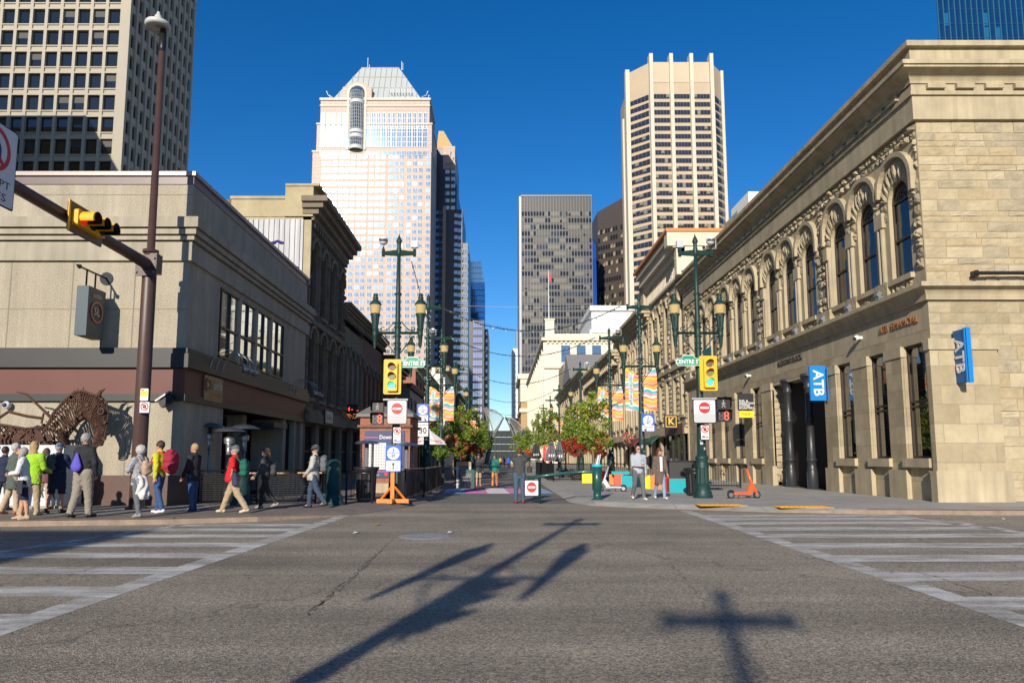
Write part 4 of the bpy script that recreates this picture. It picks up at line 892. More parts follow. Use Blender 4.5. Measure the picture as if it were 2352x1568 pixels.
mb = MB(); n2 = 11; PD = 2.0
for i in range(n2 + 1): y = YT + .6 + i * PD; mb.box(XT - .4, XT + .5, y - .3, y + .3, 0, ZT, gc)
for k in range(int(ZT / PH)): mb.box(XT - .3, XT + .3, YT + .6, YT + .6 + n2 * PD, k * PH + .45, k * PH + 1.75, gc)
mb.build('side_grid', gt)
wmb = MB(); wmb.quad((0, -.68, -1.05), (0, .68, -1.05), (0, .68, 1.05), (0, -.68, 1.05), glass_dk); me_s = wmb
L = [(XT + .02, YT + .6 + (i + .5) * PD, k * PH + 2.8) for k in range(int(ZT / PH)) for i in range(n2)]
mb = MB()
for p in L: mb.quad(*[(p[0], p[1] + a, p[2] + b) for a, b in ((-.7, -1.05), (.7, -1.05), (.7, 1.05), (-.7, 1.05))], glass_dk)
o = mb.build('side_window', gt); o['kind'] = 'stuff'
# pink granite tower
pk = BR('pink_granite', (.42, .315, .25), (.39, .29, .235), (.31, .23, .19), 3.1, 1.78, .02, .03, .5); pw = M('pale_granite', (.5, .43, .36), .5); wf = M('white_mullion', (.5, .52, .54), .4)
gb = M('blue_mirror_glass', (.2, .33, .46), .072, metal=.8, spec=.6)
YP = 350; pt = thing('pink_granite_tower', 'stepped pink granite skyscraper with a pale hipped roof and a tall glazed bay', 'tower', (-55, YP, 0))
def xz(u, v, Y=YP): p = at(u, v, Y); return p.x, p.z
xL, xR = xz(728, 600)[0], xz(991, 600)[0]; x0, zt = xz(737, 226); x1 = xz(987, 226)[0]
xs0, zs1 = xz(728, 283); xs1 = xz(992, 283)[0]; zs2 = xz(718, 346)[1]; xs2 = xz(718, 346)[0]
mb = MB(); mb.box(x0, x1, YP, YP + 26, zs1 - 1, zt, pk); mb.box(xs0, xs1, YP + .1, YP + 28, zs2 - 1, zs1, pk); mb.box(xs2, xs1 - .2, YP + .2, YP + 30, 0, zs2, pk)
ba0, ba1 = xz(802, 260)[0], xz(837, 260)[0]
mb.build('wall', pt)
mb = MB(); mb.box(x0 - .5, x1 + .5, YP - .6, YP + 26.5, zt - 1.2, zt, pw); mb.box(x0 - .3, x1 + .3, YP - .4, YP + 26.5, zt - 4.4, zt - 3.6, pw); mb.box(xs0 - .3, ba0, YP - .3, YP + 28, zs1 - .8, zs1, pw); mb.box(ba1, xs1 + .3, YP - .3, YP + 28, zs1 - .8, zs1, pw); mb.box(xs2 - .3, xs0 + 3, YP - .25, YP + 30, zs2 - .8, zs2 + .02, pw)
mb.build('cornice', pt)
# hip roof
rx0, rz0 = xz(762, 224); rx1 = xz(968, 224)[0]; tx0, tz = xz(830, 157, YP + 12.5); tx1 = xz(917, 157, YP + 12.5)[0]
rm = M('pale_roof_metal', (.4, .43, .43), .6); mb = MB(); ry0, ry1 = YP + 1.5, YP + 25; dy = 11
mb.add([(rx0, ry0, zt), (rx1, ry0, zt), (rx1, ry1, zt), (rx0, ry1, zt), (tx0, ry0 + dy, tz), (tx1, ry0 + dy, tz), (tx1, ry1 - dy, tz), (tx0, ry1 - dy, tz)], [(0, 1, 5, 4), (1, 2, 6, 5), (2, 3, 7, 6), (3, 0, 4, 7), (4, 5, 6, 7)], rm)
for i in range(17):
    f = i / 16; a = Vector((rx0 + (rx1 - rx0) * f, ry0 - .1, zt + .2)); 
    xt = min(max(a.x, tx0), tx1); g_ = 1 if tx0 <= a.x <= tx1 else ((a.x - rx0) / (tx0 - rx0) if a.x < tx0 else (rx1 - a.x) / (rx1 - tx1))
    mb.tube([a, (a.x, ry0 - .1 + dy * g_, zt + .2 + (tz - zt) * g_)], .16, rm, 4)
for f in (.36, .7):
    mb.tube([(rx0 + (tx0 - rx0) * f, ry0 + dy * f - .1, zt + (tz - zt) * f + .1), (rx1 + (tx1 - rx1) * f, ry0 + dy * f - .1, zt + (tz - zt) * f + .1)], .25, pw, 4)
mb.tube([(tx0, ry0 + dy, tz), (tx1, ry0 + dy, tz)], .4, pw, 5); mb.build('roof', pt)
mb = MB()
for u, hgt in ((832, 7), (836, 3), (913, 5), (916, 4)): x = xz(u, 157)[0]; mb.tube([(x, ry0 + dy + 2, tz), (x, ry0 + dy + 2, tz + hgt)], .14, white, 5)
mb.build('mast', pt)
q = MB()
for i in range(8):
    x = rx0 + 30 + i * (rx1 - rx0 - 34) / 8; q.tube([(x, ry0 + 2, zt + 2.5), (x + .3, ry0 - .6, zt + 3.4), (x - .6, ry0 - 1, zt + 5.6)], .14, white, 5); q.ball((x - .6, ry0 - 1, zt + 5.8), .35, white, 6, 4)
for sx, xx in ((-1, rx0), (1, rx1)):
    for k in range(3): q.tube([(xx, ry0 + 6 * k, zt + 1.5), (xx + sx * 2.2, ry0 + 6 * k, zt + 2.3), (xx + sx * 3, ry0 + 6 * k, zt + 4.2 + k)], .16, white, 5); q.ball((xx + sx * 3, ry0 + 6 * k, zt + 4.3 + k), .4, white, 6, 4)
q.build('roof_lamp', pt, kind='stuff')
# windows of the front
wz = 3.57; zb = 12; ux = [xz(u, 700)[0] for u in (748, 761, 776, 789, 803, 818, 831, 847, 861, 874, 892, 905, 918, 935, 949, 962, 980)]
L = []
zr = zs2 - 3.2; rows = []
while zr > zb: rows.append(zr); zr -= wz
for z in rows: L += [(x, YP + .2, z) for x in ux] + [(ux[0] - 2.9, YP + .2, z)]
gb2 = M('blue_mirror_glass_pale', (.3, .4, .48), .1, metal=.7); gb3 = M('dark_reflection_tint', (.04, .06, .085), .06, metal=.5); q = random.Random(44); sets = [[], [], []]
for p_ in L: lowz = max(0, min(.75, (60 - p_[2]) / 40)); r_ = q.random(); sets[2 if r_ < lowz else (1 if q.random() < .22 else 0)].append(p_)  # lower rows mostly get panes tinted dark to imitate dark reflections
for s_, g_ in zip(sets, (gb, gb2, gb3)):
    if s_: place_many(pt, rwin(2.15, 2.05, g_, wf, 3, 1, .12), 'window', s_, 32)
wmb = rwin(2.1, 10.8, gb, wf, 2, 4, .2); pan = [x for x in [xz(u, 400)[0] for u in (738, 751, 763, 775, 787, 797)] + [ba1 + 2 + i * 2.65 for i in range(12)] if x < xs1 - 1.2]
place_many(pt, wmb, 'tall_window', [(x, YP + .08, zs1 - 7.4) for x in pan if x > xs0 + 1])
wmb = rwin(1.7, 8.6, gb, wf, 2, 3, .25); place_many(pt, wmb, 'tall_window', [(x, YP, zt - 12.2) for x in pan if x0 + 1 < x < x1 - 1])
wmb = rwin(2.15, 2.05, gb, wf, 3, 1, .12)
place_many(pt, wmb, 'window', [(x, YP + .08, zs1 - 16.0) for x in pan if x > xs0 + 1])
# glazed round bay and its arch
bx = (ba0 + ba1) / 2; br = (ba1 - ba0) / 2; zb0 = xz(820, 345)[1]; zb1 = xz(820, 208)[1]
mb = MB(); mb.lathe([(br * .9, zb0), (br * .9, zb1 - 1)], gb, (bx, YP + .6, 0), 24); mb.ball((bx, YP + .6, zb1 - 1), (br * .9, br * .9, br * .85), gb, 24, 8)
mb.build('glazed_bay', pt)
mb = MB()
for i in range(12): a = math.pi + math.pi * i / 11; mb.tube([(bx + br * .92 * math.cos(a), YP + .6 + br * .92 * math.sin(a), zb0), (bx + br * .92 * math.cos(a), YP + .6 + br * .92 * math.sin(a), zb1 - 1)], .11, wf, 4)
z = zb0 + 2
while z < zb1: mb.tube([(bx + br * .93 * math.cos(math.pi + math.pi * i / 12), YP + .6 + br * .93 * math.sin(math.pi + math.pi * i / 12), z) for i in range(13)], .11, wf, 4); z += 1.8
for z in (zb0 + 1, zb0 + 7, zb0 + 9.5, xz(820, 236)[1]): mb.lathe([(br * .95, z - .9), (br * .97, z), (br * .95, z + .9)], wf, (bx, YP + .6, 0), 24)
mb.build('bay_mullions', pt)
mb = MB(); ring(mb, FF(YP), bx, zb1 - 1.5, br * 1.0, br * 1.28, -1, .5, pw, n=18); ring(mb, FF(YP), bx, zb1 - 1.5, br * 1.28, br * 1.55, -1, .25, pk, n=18)
for sg in (-1, 1): a, b = sorted((bx + sg * br, bx + sg * br * 1.28)); mb.box(a, b, YP - .5, YP + 1, zb0, zb1 - 1.5, pw); a, b = sorted((bx + sg * br * 1.28, bx + sg * br * 1.9)); mb.box(a, b, YP - .3, YP + 3, zt - 1, zt + 6, pk)
mb.build('bay_arch', pt)
# dark return, the side's shade put into its colour, and the darker twin
dk = M('dark_granite_and_shade', (.035, .036, .042), .35); gd = M('dark_mirror_glass', (.3, .32, .35), .06, metal=.75); gblue = M('sky_blue_glass', (.22, .5, .85), .06, metal=.75)
tw = thing('dark_stepped_tower', 'dark stepped twin tower with pale window squares behind the pink granite tower', 'tower', (-35, 400, 0)); Y2 = 400
mb = MB(); X = lambda u: at(u, 600, Y2).x
steps = [(1000, 1043, 344, dk), (1000, 1048, 425, dk), (1000, 1061, 480, dk), (1000, 1074, 556, dk)]
for k, (u0, u1, v, m_) in enumerate(steps): mb.box(X(u0), X(u1), Y2 + k * 1.0 - 1, Y2 + 40 + k, 0, at(u0, v, Y2).z, m_)
mb.box(X(988), X(1003), Y2 - 30, Y2 + 10, 0, at(990, 380, Y2).z, dk); mb.box(X(1017), X(1024), Y2 - 3.2, Y2, 0, at(1017, 478, Y2).z, pk); mb.box(X(1016), X(1043.5), Y2 - 1.2, Y2 + 30, at(1030, 390, Y2).z, at(1030, 338, Y2).z, pk); mb.build('wall', tw)
mb = MB(); a = at(1000, 340, Y2).z; mb.add([(X(1000), Y2 + 1, a), (X(1040), Y2 + 1, a), (X(1000), Y2 + 12, a + 16), (X(1012), Y2 + 12, a + 16), (X(1000), Y2 + 40, a)], [(0, 1, 3, 2), (1, 4, 2, 3)], M('gold_roof', (.55, .38, .16), .5)); mb.build('roof', tw)
wd = rwin(3.2, 2.2, gd, M('silver_mullion', (.4, .41, .43), .4), 3, 1, .14, .3); wb = rwin(3.4, 2.2, gblue, dk, 3, 1, .14, .3); L = []; Lb = []
z = at(1050, 575, Y2).z
while z > 30:
    L += [(X(1044), Y2 - .05, z), (X(1056), Y2 + .98, z), (X(1068), Y2 + 1.98, z)] if z < at(1060, 566, Y2).z else []
    z -= 4.3
z = at(1050, 495, Y2).z
while z > at(1060, 570, Y2).z: L += [(X(1044), Y2 - .05, z), (X(1054), Y2 + .98, z)]; z -= 4.3
z = at(1010, 490, Y2).z
while z > 30: Lb.append((X(1008.5), Y2 - 1.05, z)); z -= 4.3
z = at(1030, 380, Y2).z
while z > at(1030, 480, Y2).z: L += [(X(1028), Y2 - 1.05, z), (X(1038), Y2 - 1.05, z)]; z -= 4.3
place_many(tw, wd, 'window', L); place_many(tw, wb, 'blue_window', Lb)
mb = MB(); ww_ = at(1, 1, 1)
z = at(995, 400, Y2).z; mbx = rwin(1.2, 2.2, gblue, dk, 2, 1, .14, .3); L = []
while z > 30: L += [(X(996.5), Y2 - 30.05, z)]; z -= 4.3
place_many(tw, mbx, 'slim_window', L)
# slim blue glass tower with a slanted top
Y3 = 520; bt_ = thing('slim_blue_glass_tower', 'slim blue glass tower with a slanted clear crown far behind', 'tower', (at(1095, 700, Y3).x, Y3, 0)); X3 = lambda u, v=700: at(u, v, Y3).x; Z3 = lambda v: at(1095, v, Y3).z
crown = M('clear_crown_glass', (.4, .55, .6), .1, metal=.6); mb = MB(); P = [(X3(1076), 0), (X3(1114), 0), (X3(1114), Z3(680)), (X3(1113), Z3(648)), (X3(1076), Z3(648))]
mb.prism(P, FF(Y3), 0, -30, M('deep_blue_glass', (.06, .2, .38), .08, metal=.8)); mb.build('glass_body', bt_)
mb = MB(); mb.prism([(X3(1076), Z3(648)), (X3(1113), Z3(648)), (X3(1104), Z3(600)), (X3(1076), Z3(602))], FF(Y3), 0, -28, crown); mb.build('glass_crown', bt_)
mb = MB()
for k in range(30): z = Z3(602) - k * 4.2; mb.box(X3(1076), X3(1113 if z < Z3(648) else 1104 + 9 * (Z3(602) - z) / (Z3(602) - Z3(648))), Y3 - .3, Y3, z - .25, z + .1, M('pale_mullion', (.5, .55, .58), .5) if z > Z3(660) else s_navy)
for k in range(8): x = X3(1076) + k * (X3(1104) - X3(1076)) / 7; mb.box(x - .1, x + .1, Y3 - .25, Y3, Z3(720), Z3(603), _M['pale_mullion'])
mb.build('mullions', bt_)
# lilac glass tower with dark bands
Y4 = 300; X4 = lambda u: at(u, 800, Y4).x; Z4 = lambda v: at(1100, v, Y4).z; lt_ = thing('lilac_glass_tower', 'lilac mirror glass tower with dark floor bands beside a dark slab', 'tower', (X4(1095), Y4, 0))
mb = MB(); mb.box(X4(1077), X4(1112), Y4, Y4 + 30, 0, Z4(736), dk); mb.box(X4(1112), X4(1121), Y4 + 6, Y4 + 40, 0, Z4(750), dk); mb.build('wall', lt_)
lil = M('lilac_mirror', (.46, .4, .47), .08, metal=.7); wmb = rwin(3.9, 2.5, lil, s_navy, 4, 1, .12, .3); wmb = rwin((X4(1108) - X4(1086)), 2.5, lil, s_navy, 4, 1, .12, .3)
z = Z4(746); L = []
while z > 10: L.append((X4(1097), Y4, z)); z -= 3.25
place_many(lt_, wmb, 'window_band', L)
wmb = rwin(.8, 1.6, gd, dk, 1, 1, .1, .2); z = Z4(760); L = []
while z > 10: L.append((X4(1117), Y4 + 6, z)); z -= 3.25
place_many(lt_, wmb, 'window', L)
# small white slab between the towers
Y5 = 520; mb = MB(); a = at(1176, 800, Y5); b = at(1190, 800, Y5); tS = thing('white_slab_tower', 'narrow plain white tower far down the street between the glass towers', 'tower', (a.x, Y5, 0)); mb.box(a.x, b.x, Y5, Y5 + 30, 0, a.z, white); mb.build('wall', tS)
mb = MB(); mb.box(b.x - 1.2, b.x + 3, Y5 + 3, Y5 + 20, 0, a.z + 14, M('blue_grey_clad', (.2, .28, .32), .4)); mb.build('side_wing', tS)
mb = MB(); a2 = at(1172, 1010, 400); mb.box(a2.x, a2.x + 9, 400, 420, 0, at(1172, 960, 400).z, M('blue_grey_low', (.1, .13, .17), .5)); tq = thing('dark_low_block', 'small blue grey block under the white slab tower', 'building', (a2.x, 400, 0)); mb.build('wall', tq)
# grey curtain wall tower
Y6 = 360; X6 = lambda u: at(u, 600, Y6).x; Z6 = lambda v: at(1270, v, Y6).z; gy = thing('grey_curtain_wall_tower', 'dark grey box office tower with a fine mullion grid and mixed pale blinds', 'tower', (X6(1275), Y6, 0))
gcl = M('bronze_grey_clad', (.042, .04, .042), .5); xa, xb = X6(1198), X6(1360)
mb = MB(); mb.box(xa, xb, Y6, Y6 + 40, 0, Z6(448), gcl); mb.box(xa - 1.2, xa, Y6 + .5, Y6 + 40, 0, Z6(450), M('pale_fin_metal', (.3, .3, .3), .4, metal=.2)); mb.build('wall', gy)
mb = MB(); fin = M('fine_mullion', (.13, .13, .135), .45, metal=.2)
for i in range(25): x = xa + (xb - xa) * i / 24; mb.box(x - .13, x + .13, Y6 - .3, Y6, 0, Z6(448), fin)
mb.box(xa - .3, xb + .3, Y6 - .35, Y6, Z6(452), Z6(448), fin); mb.build('mullions', gy)
pk6 = [M('tower_pane_dark', (.018, .02, .026), .12, spec=.35), M('tower_blind_pale', (.13, .125, .105), .4, spec=.3), M('tower_pane_blue', (.04, .055, .08), .1, spec=.4), M('tower_blind_grey', (.075, .072, .068), .4, spec=.3)]
q = random.Random(5); wl_ = []; cw_ = (xb - xa) / 24; gl = Z6(448) - Z6(473); z = Z6(491); cnt = 0; rest = MB()
while z > 8:
    i = 0
    while i < 24:
        k = q.choice((1, 1, 2, 3, 4)); k = min(k, 24 - i); m_ = q.choices(pk6, (5, 2.6, 2, 2))[0]; mb = MB() if cnt < 100 else rest
        mb.quad((xa + i * cw_ + .1, Y6 - .1, z - 1.1), (xa + (i + k) * cw_ - .1, Y6 - .1, z - 1.1), (xa + (i + k) * cw_ - .1, Y6 - .1, z + 1.1), (xa + i * cw_ + .1, Y6 - .1, z + 1.1), m_)
        if q.random() < .25 and k > 1: j = q.randrange(k); mb.quad((xa + (i + j) * cw_ + .2, Y6 - .15, z - 1.1), (xa + (i + j + 1) * cw_ - .2, Y6 - .15, z - 1.1), (xa + (i + j + 1) * cw_ - .2, Y6 - .15, z + q.uniform(-.6, .8)), (xa + (i + j) * cw_ + .2, Y6 - .15, z - .2), pk6[0])
        if cnt < 100: mb.build('window', gy)
        cnt += 1; i += k
    z -= 3.52
rest.build('window', gy, kind='stuff')
# brown tower behind, with a blue reflecting return
Y7 = 420; X7 = lambda u: at(u, 600, Y7).x; Z7 = lambda v: at(1400, v, Y7).z; bw = thing('dark_brown_tower', 'dark brown office tower with a chamfered corner and one bright blue glass side', 'tower', (X7(1400), Y7, 0))
bcl = M('dark_brown_clad', (.07, .058, .052), .4); mb = MB(); c0, c1, c2 = X7(1363), X7(1374), X7(1475)
mb.add([(c0, Y7 + 14, 0), (c1, Y7, 0), (c2, Y7 - 24, 0), (c2, Y7 + 40, 0), (c0, Y7 + 14, Z7(505)), (c1, Y7, Z7(487)), (c2, Y7 - 24, Z7(455)), (c2, Y7 + 40, Z7(470)), (c0, Y7 + 40, 0), (c0, Y7 + 40, Z7(500))], [(0, 1, 5, 4), (1, 2, 6, 5), (4, 5, 6, 7, 9), (0, 4, 9, 8)], bcl); mb.build('wall', bw)
mb = MB(); mb.quad((c0 + .1, Y7 + 13.7, 0), (c1 - 1, Y7 + 1, 0), (c1 - 1, Y7 + 1, Z7(560)), (c0 + .1, Y7 + 13.7, Z7(530)), M('blue_return_glass', (.03, .2, .6), .1, metal=.7)); mb.build('glass_side', bw)
q = random.Random(8); P0 = Vector((c1, Y7, 0)); dv = (Vector((c2, Y7 - 24, 0)) - P0); nrm = Vector((dv.y, -dv.x, 0)).normalized() * .25; cnt = 0; rest = MB()
for r in range(22):
    z = Z7(535) - r * 5.0
    for i in range(20):
        if q.random() < .78:
            a = P0 + dv * ((i + .12) / 20) + nrm; b = P0 + dv * ((i + .88) / 20) + nrm; h = 1.3; mb = MB() if cnt < 100 else rest; mm_ = pk6[0] if q.random() < .62 else M('brown_blind', (.3, .26, .17), .4)
            s_ = q.uniform(-.5, 1) if mm_ is not pk6[0] else 1
            mb.quad((a.x, a.y, z - h), (b.x, b.y, z - h), (b.x, b.y, z + h), (a.x, a.y, z + h * s_), mm_)
            if cnt < 100: mb.build('window', bw)
            cnt += 1
rest.build('window', bw, kind='stuff')
# beige ribbed tower (chamfered plan)
Y8 = 290; bp_ = thing('beige_ribbed_tower', 'tall beige concrete tower with vertical ribs and dark ribbon windows', 'tower', (at(1560, 600, Y8).x, Y8, 0)); X8 = lambda u: at(u, 600, Y8).x; Z8 = lambda v: at(1560, v, Y8).z
be = M('beige_precast', (.5, .42, .31), .85, var=.06, vs=.15); bs_ = M('beige_spandrel', (.46, .37, .26), .85, var=.07, vs=.2); rib = M('pale_rib', (.58, .52, .42), .8)
e0, e1, e2, e3 = X8(1462), X8(1512), X8(1648), X8(1682); ch = 7.; x9 = at(1444, 600, Y8 + 27).x; plan = [(x9, Y8 + 27), (e0 - .2, Y8 + ch), (e1 - 1.2, Y8), (e2, Y8), (e3 + .5, Y8 + ch), (e3 + 2, Y8 + 40), (x9, Y8 + 40)]
zt8 = Z8(143); mb = MB(); n = len(plan); mb.add([(x, y, 0) for x, y in plan] + [(x, y, zt8 if 2 <= i <= 3 else zt8 - 1) for i, (x, y) in enumerate(plan)], [(i, (i + 1) % n, n + (i + 1) % n, n + i) for i in range(n)] + [tuple(range(n, 2 * n))], bs_); mb.build('wall', bp_)
mb = MB(); Lr = [X8(1509), X8(1560), X8(1604), X8(1650)]; Lr = [e1 - 1.2 + (e2 - e1 + 1.2) * f for f in (0, 1 / 3, 2 / 3, 1)]
for x in Lr: mb.box(x - .75, x + .75, Y8 - 1.5, Y8 + 2.5, 0, Z8(127), rib)
for k, (x, y, v) in enumerate(((e0 - 1, Y8 + ch, 143), (at(1455, 600, Y8 + ch + 7).x, Y8 + ch + 7, 166), (at(1447, 600, Y8 + ch + 13).x, Y8 + ch + 13, 188), (at(1440, 600, Y8 + ch + 19).x, Y8 + ch + 19, 210))): mb.box(x - .9, x + .9, y - 1, y + 2, 0, Z8(v), rib)
mb.box(e3 - .1, e3 + 1.1, Y8 + ch - 1, Y8 + ch + 2, 0, Z8(145), rib)
mb.build('ribs', bp_)
mb = MB()
for i in range(3): mb.box(Lr[i] + .8, Lr[i + 1] - .8, Y8 - .15, Y8, Z8(190), zt8 - .3, be)
mb.build('crown_panels', bp_)
wg = M('ribbon_glass', (.035, .045, .07), .05, metal=.3); q = random.Random(12)
faces = [(Vector((Lr[i] + .9, Y8 - .05, 0)), Vector((Lr[i + 1] - .9, Y8 - .05, 0))) for i in range(3)]
faces += [(Vector((e0 + .1, Y8 + ch - .3, 0)), Vector((e1 - 2.2, Y8 + .3, 0))), (Vector((e2 + 1, Y8 + .3, 0)), Vector((e3 - .1, Y8 + ch - .4, 0)))]
bl8 = M('ribbon_blind', (.2, .18, .14), .4); mul8 = M('ribbon_mullion', (.2, .18, .15), .5); cnt = 0; rest = MB(); z = Z8(222)
r = 0
while z > 20:
    for a, b in faces:
        mb = MB() if cnt < 100 else rest; d = b - a; nn = Vector((d.y, -d.x, 0)).normalized() * .12
        pv = lambda f, zz, o=1: tuple(a + d * f + nn * o + Vector((0, 0, zz)))
        mb.quad(pv(0, z - 1), pv(1, z - 1), pv(1, z + 1), pv(0, z + 1), wg)
        for i in range(6):
            f = i / 5; mb.quad(pv(f - .006, z - 1, 1.6), pv(f + .006, z - 1, 1.6), pv(f + .006, z + 1, 1.6), pv(f - .006, z + 1, 1.6), mul8)
            if i < 5 and q.random() < (.06 if r < 9 else .45):
                bt0 = q.choice((-1, -.3, -.3, .2)); mb.quad(pv(f + .015, z + bt0, 1.3), pv(f + .185, z + bt0, 1.3), pv(f + .185, z + 1, 1.3), pv(f + .015, z + 1, 1.3), bl8)
        if cnt < 100: mb.build('ribbon_window', bp_)
        cnt += 1
    z -= 3.55; r += 1
rest.build('ribbon_window', bp_, kind='stuff')
# deep blue glass tower, top right, and white roof block
Y9 = 150; bo = thing('deep_blue_glass_tower', 'deep blue glass tower with fine mullions rising behind the stone corner building', 'tower', (at(2165, 60, Y9).x, Y9, 0)); xa = at(2158, 100, Y9).x
mb = MB(); mb.prism([(xa, Y9), (xa + 60, Y9), (xa + 90, Y9 + 30), (xa + 20, Y9 + 30)], lambda a, b, d: (a, b, d), 0, 160, M('deep_blue_curtain', (.003, .03, .11), .15, spec=.4, var=.2, vs=.25)); mb.build('glass_body', bo)
mb = MB()
for i in range(30): x = xa + i * 1.25; mb.box(x - .12, x + .12, Y9 - .25, Y9, 60, 160, M('teal_mullion', (.015, .1, .18), .4))
for k in range(30): mb.box(xa, xa + 36, Y9 - .1, Y9, 60 + k * 3.4, 60.15 + k * 3.4, s_navy)
q = random.Random(2)
mb.build('mullions', bo)
for k in range(14):
    i = q.randrange(12); z = 80 + q.randrange(12) * 3.4; mb = MB(); mb.quad((xa + i * 1.25 + .15, Y9 - .06, z), (xa + i * 1.25 + 1.1, Y9 - .06, z), (xa + i * 1.25 + 1.1, Y9 - .06, z + 3), (xa + i * 1.25 + .15, Y9 - .06, z + 3), M('pale_blue_pane', (.01, .1, .22), .2)); mb.build('window', bo)
Y10 = 260; a = at(1700, 440, Y10); b = at(1752, 437, Y10); wt = thing('white_roof_block', 'pale blue white building top peeking over the long stone cornice', 'building', (a.x, Y10, 0)); mb = MB(); mb.box(a.x + 3, b.x, Y10, Y10 + 20, 0, a.z, white); mb.box(a.x, a.x + 3, Y10 + 4, Y10 + 20, 0, a.z - 6, steel); mb.build('wall', wt)
# blocks behind the viewer: they throw the long shadows and stand in the window glass
ob = thing('opposite_corner_building', 'plain stone block on the opposite corner behind the viewer', 'building', (-14, -15, 0)); mb = MB()
mb.box(-60, -14.8, -60, -15, 0, 12.0, concrete_s); mb.build('wall', ob)
wmb = rwin(2, 2.4, glass_dk, frame_bk); mb = MB()
for i in range(10):
    for k in range(2): x = -17 - i * 4; mb = MB(); mb.box(x - 1, x + 1, -15.05, -14.9, 2 + k * 5, 5 + k * 5, glass_dk); mb.build('window', ob)
sb = thing('slab_office_block', 'long concrete office slab out of view to the left', 'building', (-90, 30, 0)); mb = MB(); mb.box(-110, -68.3, -10, 88, 0, 60.8, gc); mb.build('wall', sb)
for k in range(14): mb = MB(); mb.box(-68.4, -68.2, -8, 86, 4 + k * 4, 6 + k * 4, glass_dk); mb.build('window_band', sb)
# galleria of steel trees
ga = M('white_steel', (.34, .33, .3), .5); ga_dk = M('grey_steel_trunk', (.1, .105, .11), .5); YG = 180
for k, (lab, tip, top, foot, fl_) in enumerate((('left white steel lattice tree arching over the far street', (1112, 940), (1157, 958), (1131, 1005), 1), ('right steel lattice tree leaning over the far street', (1161, 958), (1204, 985), (1186, 1008), -1))):
    t = thing('steel_lattice_tree', lab, 'sculpture', (at(*foot, YG).x, YG, 0), 'steel lattice trees across the street'); mb = MB()
    T, P_, F_ = at(*tip, YG), at(*top, YG), at(*foot, YG)
    n = 18; A = []; B = []
    for i in range(n + 1):
        f = i / n; up = T.lerp(P_, f) + Vector((0, 0, 1.0 * math.sin(math.pi * f))); lo = T.lerp(F_, f) + Vector((0, 0, .8 * math.sin(math.pi * f))); lo = lo.lerp(up, .15)
        A.append(up + Vector((0, 3, 0))); B.append(lo + Vector((0, -2 + 3 * f, 0)))
    mb.tube(A, .16, ga, 5); mb.tube(B, .16, ga, 5)
    for i in range(n + 1): mb.tube([A[i], A[i].lerp(B[i], .5) + Vector((0, -1.2, .5 * fl_)), B[i]], .09, ga, 4)
    mb.build('lattice', t)
    mb = MB(); base = Vector((F_.x - fl_ * 1.5, YG, 0)); mb.tube([base, F_ + Vector((-.8 * fl_, 0, -3)), F_, P_.lerp(F_, .5), P_], [.7, .6, .5, .35, .2], ga_dk, 6); mb.tube([F_ + Vector((-.8 * fl_, 0, -3)), T.lerp(F_, .5), T], [.4, .3, .15], ga_dk, 5); mb.build('trunk', t)
gt_ = thing('glass_bridge', 'dark glazed bridge closing the far end of the street', 'bridge', (2, 260, 0)); mb = MB(); mb.box(-9.5, 12, 262, 275, 0, 11, M('bridge_glass', (.02, .035, .04), .25)); mb.box(-9.5, 12, 261.6, 275, 11, 11.5, trim_dk)
mb.build('glass_body', gt_)
mb = MB()
for i in range(12): mb.box(-9.5 + i * 1.9, -9.3 + i * 1.9, 261.5, 262, 0, 11, trim_dk)
for z in (4, 6.5, 9): mb.box(-9.5, 12, 261.55, 262, z, z + .2, steel)
mb.build('mullions', gt_)
